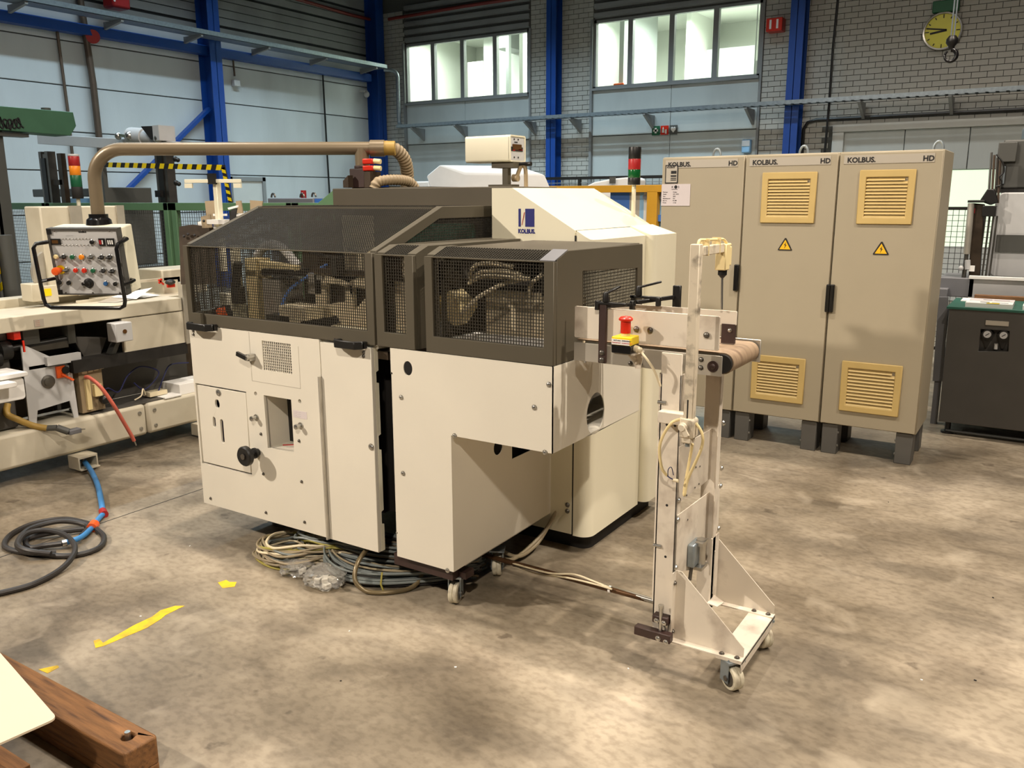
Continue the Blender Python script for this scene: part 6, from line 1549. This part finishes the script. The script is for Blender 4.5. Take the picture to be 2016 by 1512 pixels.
# green machine body behind the head box
t = thing('green_chute', 'sloping green chute showing left of the olive head box', 'chute', (-4.6, 4.9, 0))
build(MB().prism([(-5.028, 1.62), (-4.761, 1.772), (-4.537, 1.75), (-4.537, 0.0), (-4.752, 0.0), (-5.028, 1.40)], 'xz', 4.9, 5.2), 'chute_body', 'fgreen', t, bevel=0.004)
t = thing('grey_cabinet', 'dark grey cabinet top with lifting eyes behind the sloping mesh guard', 'cabinet', (-7.5, 7.0, 0))
cx0, cx1 = -7.867, -7.124
build(MB().box(cx0, cx1, 7.0, 7.5, 0, 1.712), 'cabinet_body', 'mgrey', t, bevel=0.01)
build(MB().box(cx1, cx1 + 0.25, 7.02, 7.4, 0, 1.705), 'blue_side_panel', 'blued', t)
for q in ((-7.822, 7.050, 1.725), (-7.347, 7.050, 1.723), (-7.161, 7.050, 1.728)): build(MB().tube([(q[0] + 0.03 * cos(R(15 * k)), q[1], q[2] - 0.005 + 0.045 * sin(R(15 * k))) for k in range(13)], 0.011, 8), 'lifting_eye', 'steeld', t)
q = (-7.374, 7.100, 1.723)
build(MB().cyl((q[0], q[1], q[2] - 0.03), (q[0], q[1], q[2] + 0.075), 0.032, 14), 'red_cylinder', 'redd', t)
# white lamp post with crossbar on the feeder end, brown brackets
t = thing('crossbar_post', 'white upright post with a slim crossbar above the feeder end', 'post', (-4.869, 3.898, 1.566))
hd = (-4.869, 3.898, 1.566)
tp0 = (-4.913, 3.936, 1.821)
build(MB().box(hd[0] - 0.02, hd[0] + 0.02, hd[1] - 0.02, hd[1] + 0.02, hd[2] - 0.35, tp0[2]), 'upright', 'cream', t, bevel=0.003, seg=1)
ud = Vector((cos(YAW), sin(YAW), 0))
cb0, cb1 = Vector((hd[0], hd[1] - 0.03, tp0[2] + 0.0)) - ud * 0.19, Vector((hd[0], hd[1] - 0.03, tp0[2] + 0.0)) + ud * 0.19
build(MB().bar(cb0, cb1, 0.02, 0.024), 'crossbar', 'cream', t, bevel=0.002, seg=1)
build(MB().bar(cb0 - Vector((0, 0, 0.03)), cb0 + ud * 0.05 - Vector((0, 0, 0.03)), 0.025, 0.03).bar(cb1 - ud * 0.05 - Vector((0, 0, 0.03)), cb1 - Vector((0, 0, 0.03)), 0.025, 0.03), 'clip', 'cream', t)
build(MB().box(hd[0] - 0.025, hd[0] + 0.025, hd[1] - 0.055, hd[1] - 0.018, tp0[2] - 0.02, tp0[2] + 0.05), 'black_clamp', 'black', t)
build(MB().box(hd[0] - 0.06, hd[0] + 0.06, hd[1] - 0.06, hd[1] + 0.06, hd[2] - 0.03, hd[2] + 0.0).bar((-4.908, 3.881, 1.597), (-4.829, 3.931, 1.597), 0.014, 0.014).bar((-4.776, 3.965, 1.593), (-4.721, 4.002, 1.603), 0.014, 0.014), 'foot_block', 'paperw', t)
t = thing('bracket_plates', 'brown grey bracket plates and levers at the feeder end, under the crossbar post', 'bracket', (-5.033, 3.879, 1.433))
def dplate(pts, dd, th=0.02):
    base = [Vector(p) for p in pts]
    n_ = Vector((-sin(YAW), cos(YAW), 0)) * th
    m = MB()
    k = len(base)
    m.add(base + [p + n_ for p in base], [tuple(range(k)), tuple(range(2 * k - 1, k - 1, -1))] + [(i, (i + 1) % k, k + (i + 1) % k, k + i) for i in range(k)])
    return m
build(dplate([(-5.186, 3.804, 1.516), (-5.110, 3.856, 1.530), (-4.983, 3.932, 1.512), (-4.923, 3.869, 1.122), (-5.129, 3.738, 1.123)], 0), 'lower_plate', 'brown', t)
build(dplate([(-5.140, 4.000, 1.688), (-5.062, 4.051, 1.695), (-5.031, 4.029, 1.533), (-5.107, 3.980, 1.534)], 0), 'upper_plate', 'hose', t)
build(dplate([(-5.022, 3.865, 1.583), (-4.971, 3.902, 1.600), (-4.949, 3.893, 1.510), (-5.005, 3.856, 1.507)], 0), 'small_plate', 'hose', t)
build(dplate([(-4.871, 4.173, 1.694), (-4.794, 4.220, 1.687), (-4.796, 4.210, 1.652), (-4.855, 4.155, 1.585)], 0), 'upper_plate', 'hose', t)
build(dplate([(-4.955, 4.118, 1.688), (-4.925, 4.138, 1.691), (-4.903, 4.129, 1.603), (-4.939, 4.106, 1.603)], 0), 'narrow_plate', 'hose', t)
build(dplate([(-4.726, 3.885, 1.632), (-4.696, 3.907, 1.642), (-4.699, 3.886, 1.568), (-4.729, 3.862, 1.552)], 0), 'dark_lever', 'dark', t)
build(dplate([(-4.748, 3.874, 1.645), (-4.692, 3.914, 1.662), (-4.691, 3.912, 1.648), (-4.741, 3.875, 1.632)], 0), 'white_lever', 'paperw', t)
build(dplate([(-5.079, 3.880, 1.547), (-5.053, 3.898, 1.554), (-5.043, 3.895, 1.516), (-5.073, 3.877, 1.519)], 0).add([(-4.903, 3.873, 1.553), (-4.824, 3.923, 1.552), (-4.818, 3.914, 1.505), (-4.897, 3.864, 1.505)], [(0, 1, 2, 3)]), 'white_block', 'paperw', t)
b = MB()
for q in ((-5.131, 3.797, 1.452), (-5.109, 3.815, 1.465), (-5.070, 3.839, 1.458), (-4.984, 3.858, 1.556)): b.ball(q, 0.010, 8)
build(b, 'bolt_heads', 'ink', t, kind='stuff')

# ================================================================== BACKGROUND MACHINERY, CENTRE
t = thing('white_hood', 'large white angular machine hood behind the olive head box', 'machine', (-6.4, 9.0, 0))
hx = [(-7.092, 1.993), (-6.864, 2.130), (-6.471, 2.014), (-6.379, 1.838), (-6.379, 1.2), (-7.030, 1.2), (-7.030, 1.844)]
vs = [(x, 9.0, z) for x, z in hx]
bk_ = [(x + 0.95, 9.4, z - 0.02) for x, z in hx]
build(MB().add(vs + bk_, [tuple(range(7)), tuple(range(13, 6, -1))] + [(k, (k + 1) % 7, 7 + (k + 1) % 7, 7 + k) for k in range(7)]), 'hood', 'lgrey', t, bevel=0.02)
t.children[0].data.materials[0] = M['paperw']
build(MB().box(-7.0, -5.0, 9.1, 9.6, 0, 1.25), 'machine_base', 'lgrey', t, bevel=0.02)
build(MB().box(-7.587, -7.192, 9.2, 9.5, 1.0, 1.928), 'side_box', 'paperw', t, bevel=0.02)
t = thing('yellow_machine_guard', 'dull yellow machine frame with pale blue panels left of the cabinets', 'frame', (-4.5, 9.5, 0))
ya, yb_ = -5.902, -3.939
zt_ = 1.840
zl_ = 1.776
build(MB().box(ya, yb_, 9.5, 9.62, zl_ - 0.01, zt_ + 0.01), 'top_beam', 'yel2', t, bevel=0.004)
build(MB().box(-4.182, -4.053, 9.5, 9.6, 0, zl_), 'frame_post', 'yel2', t, bevel=0.004)
build(MB().box(ya, ya + 0.12, 9.5, 9.6, 0, zl_), 'frame_post', 'yel2', t, bevel=0.004)
def panel(x0, x1, mt, n, z1=None, z0=0.3): build(MB().box(-4.600 if x0 is None else x0, x1, 9.62, 9.64, z0, z1 or zl_), n, mt, t)
panel(-4.718, -4.459, 'blued', 'blue_panel')
panel(-4.459, -4.325, 'cabs', 'grey_panel')
panel(-4.325, -4.272, 'bluep', 'cyan_panel')
panel(-4.272, -4.220, 'paperw', 'white_panel')
panel(-4.116, -3.974, 'bluep', 'cyan_panel')
for q in ((-4.240, 9.580, 1.710), (-4.109, 9.580, 1.710), (-4.032, 9.580, 1.710)): build(MB().cyl(q, (q[0], q[1] - 0.01, q[2]), 0.028, 16), 'round_port', 'mgrey', t)
build(MB().box(-4.102, -3.948, 9.55, 9.6, 1.428, 1.504), 'blue_box', 'blued', t)
t = thing('wire_fence', 'low black wire mesh fence in front of the brick wall between machine and cabinets', 'fence', (-5.5, 11.0, 0))
fx0, fx1 = -7.241, -4.568
fzt = 2.0
build(MB().box(fx0, fx1, 10.985, 11.015, fzt - 0.04, fzt).box(fx0, fx1, 10.99, 11.01, 0.2, 0.23).box(fx0, fx0 + 0.04, 10.98, 11.02, 0, fzt).box(fx1 - 0.04, fx1, 10.98, 11.02, 0, fzt).box((fx0 + fx1) / 2, (fx0 + fx1) / 2 + 0.04, 10.98, 11.02, 0, fzt), 'fence_frame', 'black', t)
build(MB().box(fx0, fx1, 10.99, 11.01, fzt - 0.22, fzt - 0.18).box(fx0, fx1, 10.99, 11.01, fzt - 0.09, fzt - 0.08), 'fence_rail', 'galv', t)
m = MB()
wires(m, (fx0, 11.0, 0.23), (fx1 - fx0, 0, 0), (0, 0, fzt - 0.25), 0.10, 0.006)
build(m, 'fence_mesh', 'greym', t, kind='stuff', smooth=False)
t = thing('white_dome_cover', 'white rounded machine cover behind the wire fence and signal tower', 'machine', (-4.6, 10.0, 0))
dx0, dx1 = -5.358, -4.640
dz0, dz1 = 1.814, 1.954
build(MB().prism([(dx0, dz0), (dx0 + (dx1 - dx0) * 0.3, dz0 + (dz1 - dz0) * 0.62), (dx0 + (dx1 - dx0) * 0.65, dz0 + (dz1 - dz0) * 0.9), (dx1 - 0.05, dz1), (dx1, dz1 - 0.02), (dx1, 0), (dx0, 0)], 'xz', 10.0, 10.5), 'cover_shell', 'paperw', t, bevel=0.02)
q = (-4.854, 9.950, 1.919)
build(MB().box(q[0] - 0.04, q[0] + 0.04, 9.94, 9.96, q[2] - 0.04, q[2] + 0.04).cyl((q[0], 9.94, q[2]), (q[0], 9.935, q[2]), 0.018, 12), 'warning_plate', 'greym', t)

# ================================================================== RIGHT EDGE: GREY CONSOLE AND MACHINE
YK = 6.72
t = thing('grey_console', 'dark grey machine console with a paper covered top at the right edge', 'console', (-0.2, 6.9, 0))
kx0 = -0.610
kz = 0.925
build(MB().plate([(kx0 + 0.005, 0.10), (0.55, 0.10), (0.55, kz), (kx0 - 0.005, kz)], [[(-0.402, 0.637), (-0.221, 0.653), (-0.230, 0.794), (-0.403, 0.795)]], 'xz', YK, YK + 0.02), 'front_panel', 'greyc', t, bevel=0.003, seg=1)
build(MB().box(kx0 + 0.01, 0.55, YK + 0.06, 7.25, 0.10, kz), 'console_body', 'greyc', t)
build(MB().box(kx0 - 0.02, 0.6, YK - 0.01, 7.35, kz, kz + 0.015), 'console_top', 'teal', t)
build(MB().box(-0.378, -0.238, 6.712, 6.722, 0.828, 0.860), 'name_plate', 'cabs', t)
for q in ((-0.359, 6.710, 0.764), (-0.260, 6.710, 0.765)):
    g_ = build(MB().cyl((q[0], 6.78, q[2]), (q[0], 6.70, q[2]), 0.033, 18), 'pressure_gauge', 'black', t)
    build(MB().cyl((q[0], 6.70, q[2]), (q[0], 6.698, q[2]), 0.024, 18), 'gauge_face', 'lgrey', g_)
    build(MB().bar((q[0] - 0.010, 6.697, q[2] - 0.008), (q[0] + 0.012, 6.697, q[2] + 0.008), 0.004, 0.003, up=(0, 1, 0)), 'gauge_needle', 'ink', g_)
    build(MB().prism([(q[0] - 0.045, q[2] + 0.0), (q[0] + 0.045, q[2] + 0.0), (q[0] + 0.006, q[2] - 0.10), (q[0] - 0.006, q[2] - 0.10)], 'xz', 6.75, 6.77), 'gauge_bracket', 'black', g_)
q = (-0.300, 6.710, 0.679)
build(MB().cyl((q[0], 6.74, q[2] - 0.02), (q[0], 6.74, q[2] + 0.02), 0.012, 12), 'valve_stem', 'lgrey', t)
for x in (kx0 + 0.06, 0.4): build(MB().cyl((x, 6.82, 0), (x, 6.82, 0.10), 0.02, 10).cyl((x, 6.82, 0), (x, 6.82, 0.015), 0.045, 14), 'console_foot', 'black', t)
build(MB().cyl((kx0 + 0.05, 6.80, 0.02), (0.3, 6.80, 0.02), 0.012, 8), 'foot_bar', 'greym', t)
# papers on the console
def stack(name, label, x0, x1, y0, y1, z0, th, mt, print_=True):
    p = thing(name, label, 'paper', ((x0 + x1) / 2, (y0 + y1) / 2, z0))
    build(MB().box(x0, x1, y0, y1, z0, z0 + th), 'sheets', mt, p)
    if print_:
        build(MB().box(x0 + (x1 - x0) * 0.3, x0 + (x1 - x0) * 0.5, y0 + (y1 - y0) * 0.35, y0 + (y1 - y0) * 0.6, z0 + th, z0 + th + 0.0008).box(x0 + (x1 - x0) * 0.55, x0 + (x1 - x0) * 0.9, y0 + (y1 - y0) * 0.3, y0 + (y1 - y0) * 0.45, z0 + th, z0 + th + 0.0008), 'grey_print', 'mgrey', p)
    return p
zt2 = kz + 0.015
stack('paper_stack', 'white printed paper stack at the front of the grey console top', kx0 + 0.09, kx0 + 0.38, 6.76, 6.93, zt2, 0.032, 'paperw')
stack('paper_stack', 'pinkish paper stack behind the front stack on the grey console', kx0 + 0.10, kx0 + 0.38, 6.96, 7.10, zt2, 0.03, 'paper')
stack('paper_sheet', 'large white sheet at the back of the grey console top', kx0 + 0.03, kx0 + 0.35, 7.12, 7.33, zt2, 0.006, 'paperw')
stack('paper_stack', 'white paper stack at the picture edge of the grey console', kx0 + 0.44, kx0 + 0.75, 6.78, 6.93, zt2, 0.028, 'paperw')
o = build(MB().box(kx0 + 0.22, kx0 + 0.30, 6.757, 6.80, zt2 + 0.0325, zt2 + 0.0335), 'sticky_note', 'yellow', label='yellow sticky note on the front paper stack of the console', cat='note')
w_ = thing('orange_strip', 'orange brown wooden strip behind the papers on the grey console', 'strip', (0, 7.40, zt2))
build(MB().box(kx0 + 0.10, 0.6, 7.345, 7.40, zt2 - 0.015, zt2 + 0.03), 'strip_body', 'wood', w_, bevel=0.003)
# machine behind
t = thing('press_machine', 'light grey press machine with a dark top box at the right edge', 'machine', (-0.1, 7.8, 0))
build(MB().box(-0.564, 0.6, 7.5, 7.53, 0.9, 1.092), 'back_sheet', 'lgrey', t)
build(MB().box(-0.570, 0.6, 7.47, 7.54, 1.080, 1.100), 'sheet_edge', 'paperw', t)
mx0, mz0, mz1 = -0.447, 1.082, 1.732
build(MB().prism(rrect(mx0, 0.6, mz0, mz1, 0.04), 'xz', 7.7, 8.3), 'housing', 'lgrey', t, bevel=0.01)
build(MB().box(mx0 + 0.02, 0.6, 7.69, 7.705, 1.277, 1.410), 'dark_window', 'greym', t)
build(MB().box(mx0 - 0.015, mx0 + 0.005, 7.68, 7.75, mz0, mz1 - 0.05), 'edge_trim', 'lgrey', t)
bx0_, bz0_, bz1_ = -0.466, 1.760, 2.136
tbx = build(MB().box(bx0_, 0.6, 7.9, 8.3, bz0_, bz1_), 'top_box', 'greym', t, bevel=0.015)
build(MB().box(bx0_ - 0.03, bx0_ + 0.10, 7.86, 7.92, bz1_ - 0.17, bz1_ - 0.02).box(bx0_ - 0.02, bx0_ + 0.02, 7.87, 7.9, bz0_, bz1_ - 0.1), 'top_box_flange', 'greym', tbx, bevel=0.006)
build(MB().box(bx0_ + 0.02, bx0_ + 0.035, 7.885, 7.9, bz0_ + 0.04, bz1_ - 0.2), 'sight_strip', 'galv', tbx)
build(MB().cyl((bx0_ + 0.22, 8.05, bz1_), (bx0_ + 0.22, 8.05, bz1_ + 0.08), 0.11, 20).ball((bx0_ + 0.22, 8.05, bz1_ + 0.08), 0.11, 16, (1, 1, 0.35)), 'motor_cap', 'galv', tbx)
build(MB().box(mx0 - 0.05, 0.6, 7.75, 8.2, mz1 + 0.0, bz0_), 'black_slot', 'dark', t)
build(MB().box(-0.6, 0.6, 7.55, 8.4, 0, 0.92), 'press_base', 'greym', t)
t = thing('lift_column', 'dark steel lift column with guide rods between the cabinets and the press machine', 'column', (-0.522, 7.600, 1.126))
cx_ = -0.552
build(MB().prism([(-0.578, 1.0), (-0.501, 1.0), (-0.530, 1.644), (-0.614, 1.652)], 'xz', 7.6, 7.68), 'column_body', 'brown', t, bevel=0.006)
build(MB().cyl((-0.612, 7.58, 1.262), (-0.618, 7.58, 1.652), 0.024, 14), 'cylinder_tube', 'alu', t)
build(MB().cyl((-0.615, 7.58, 1.05), (-0.612, 7.58, 1.340), 0.016, 12), 'piston_rod', 'steeld', t)
build(MB().box(-0.643, -0.525, 7.55, 7.7, 1.656, 1.675).box(-0.537, -0.444, 7.55, 7.65, 1.552, 1.633), 'head_clamp', 'black', t, bevel=0.004)
build(MB().prism([(-0.566, 1.667), (-0.521, 1.759), (-0.473, 1.755), (-0.435, 1.660), (-0.488, 1.637)], 'xz', 7.6, 7.66), 'head_casting', 'black', t, bevel=0.006)
for k, px_ in enumerate((0.0, 0.03, 0.055, 0.08)): build(MB().cyl((-0.522 + px_, 7.62, 1.0), (-0.515 + px_, 7.62, 1.556), 0.007, 8), 'guide_rod', 'steeld', t)
for k, px_ in enumerate((0.0, 0.022, 0.045, 0.065)): build(MB().cyl((-0.506 + px_, 7.62, 1.652), (-0.523 + px_, 7.62, 2.031 - 0.02 * k), 0.009, 8), 'upper_rod', ('steel', 'wpipe', 'steeld', 'wpipe')[k], t)
build(MB().tube(spline([(-0.486, 7.600, 2.014), (-0.439, 7.600, 1.953), (-0.425, 7.600, 1.886), (-0.448, 7.600, 1.849), (-0.432, 7.600, 1.818), (-0.435, 7.600, 1.788), (-0.468, 7.600, 1.777)], 6), 0.006, 7), 'looped_cable', 'black', t)
build(MB().box(-0.602, -0.588, 7.585, 7.6, 1.575, 1.613), 'red_mark', 'redd', t)
build(MB().box(-0.582, -0.543, 7.54, 7.56, 1.131, 1.175), 'white_tag', 'paperw', t)
build(MB().box(-0.782, -0.530, 7.5, 8.0, 0.93, 1.099 - 0.02).box(-0.800, -0.700, 7.4, 7.5, 0.9, 1.0), 'machine_bed', 'mgrey', t, bevel=0.006)
build(MB().ball((-0.638, 7.550, 1.152), 0.02, 10).cyl((-0.591, 7.550, 1.146), (-0.598, 7.550, 1.217), 0.02, 12), 'bed_knob', 'lgrey', t)
t = thing('steel_channel', 'upright grey steel channel standing between the cabinets and the grey console', 'channel', (-0.55, 7.0, 0))
build(MB().prism([(-0.700, 0.339), (-0.631, 0.344), (-0.654, 0.977), (-0.718, 0.973)], 'xz', 7.0, 7.03).box(-0.690, -0.648, 7.03, 7.10, 0, 0.9), 'channel_plate', 'mgrey', t)
t = thing('wire_fence', 'low black wire fence in front of the lit opening at the right', 'fence', (-0.8, 10.0, 0))
build(MB().box(-1.6, 0.2, 9.985, 10.015, 1.57, 1.60).box(-1.6, -1.57, 9.98, 10.02, 0, 1.6).box(0.17, 0.2, 9.98, 10.02, 0, 1.6).box(-1.6, 0.2, 9.99, 10.01, 0.1, 0.13), 'fence_frame', 'black', t)
m = MB()
wires(m, (-1.57, 10.0, 0.13), (1.74, 0, 0), (0, 0, 1.44), 0.055, 0.005)
build(m, 'fence_mesh', 'black', t, kind='stuff', smooth=False)
# debris on the floor
rnd = random.Random(21)
chips = [((-3.060, 1.898, 0.000), 1, 'white chip on the floor beside the long yellow dash'), ((-2.236, 2.272, 0.000), 1, 'white chip on the floor in front of the plastic bags'), ((-1.715, 2.283, 0.000), 1, 'white chip on the open floor below the front caster'), ((-1.169, 2.616, 0.000), 1, 'white chip on the floor left of the stand foot bar'), ((-3.513, 2.482, 0.000), 1, 'white chip on the floor between the cable coil and the machine'), ((-0.245, 3.111, 0.000), 1, 'white chip on the bright floor at the lower right'),
         ((-0.661, 5.008, -0.000), 0, 'dark chip on the floor in front of the right cabinet'), ((-0.074, 3.980, 0.000), 0, 'dark chip on the floor near the right edge'), ((-2.011, 1.988, 0.000), 0, 'dark chip on the floor right of the timber beam end'), ((-0.082, 3.211, 0.000), 0, 'dark chip on the floor right of the stand casters')]
for q, wht, lb in chips:
    a = rnd.uniform(0, 3)
    s = rnd.uniform(0.003, 0.0048)
    build(MB().obox((q[0], q[1], 0.0015), ((cos(a), sin(a), 0), (-sin(a), cos(a), 0), (0, 0, 1)), (s, s * 0.6, 0.0014)), 'floor_chip', 'paperw' if wht else 'ink', label=lb, cat='debris', smooth=False)
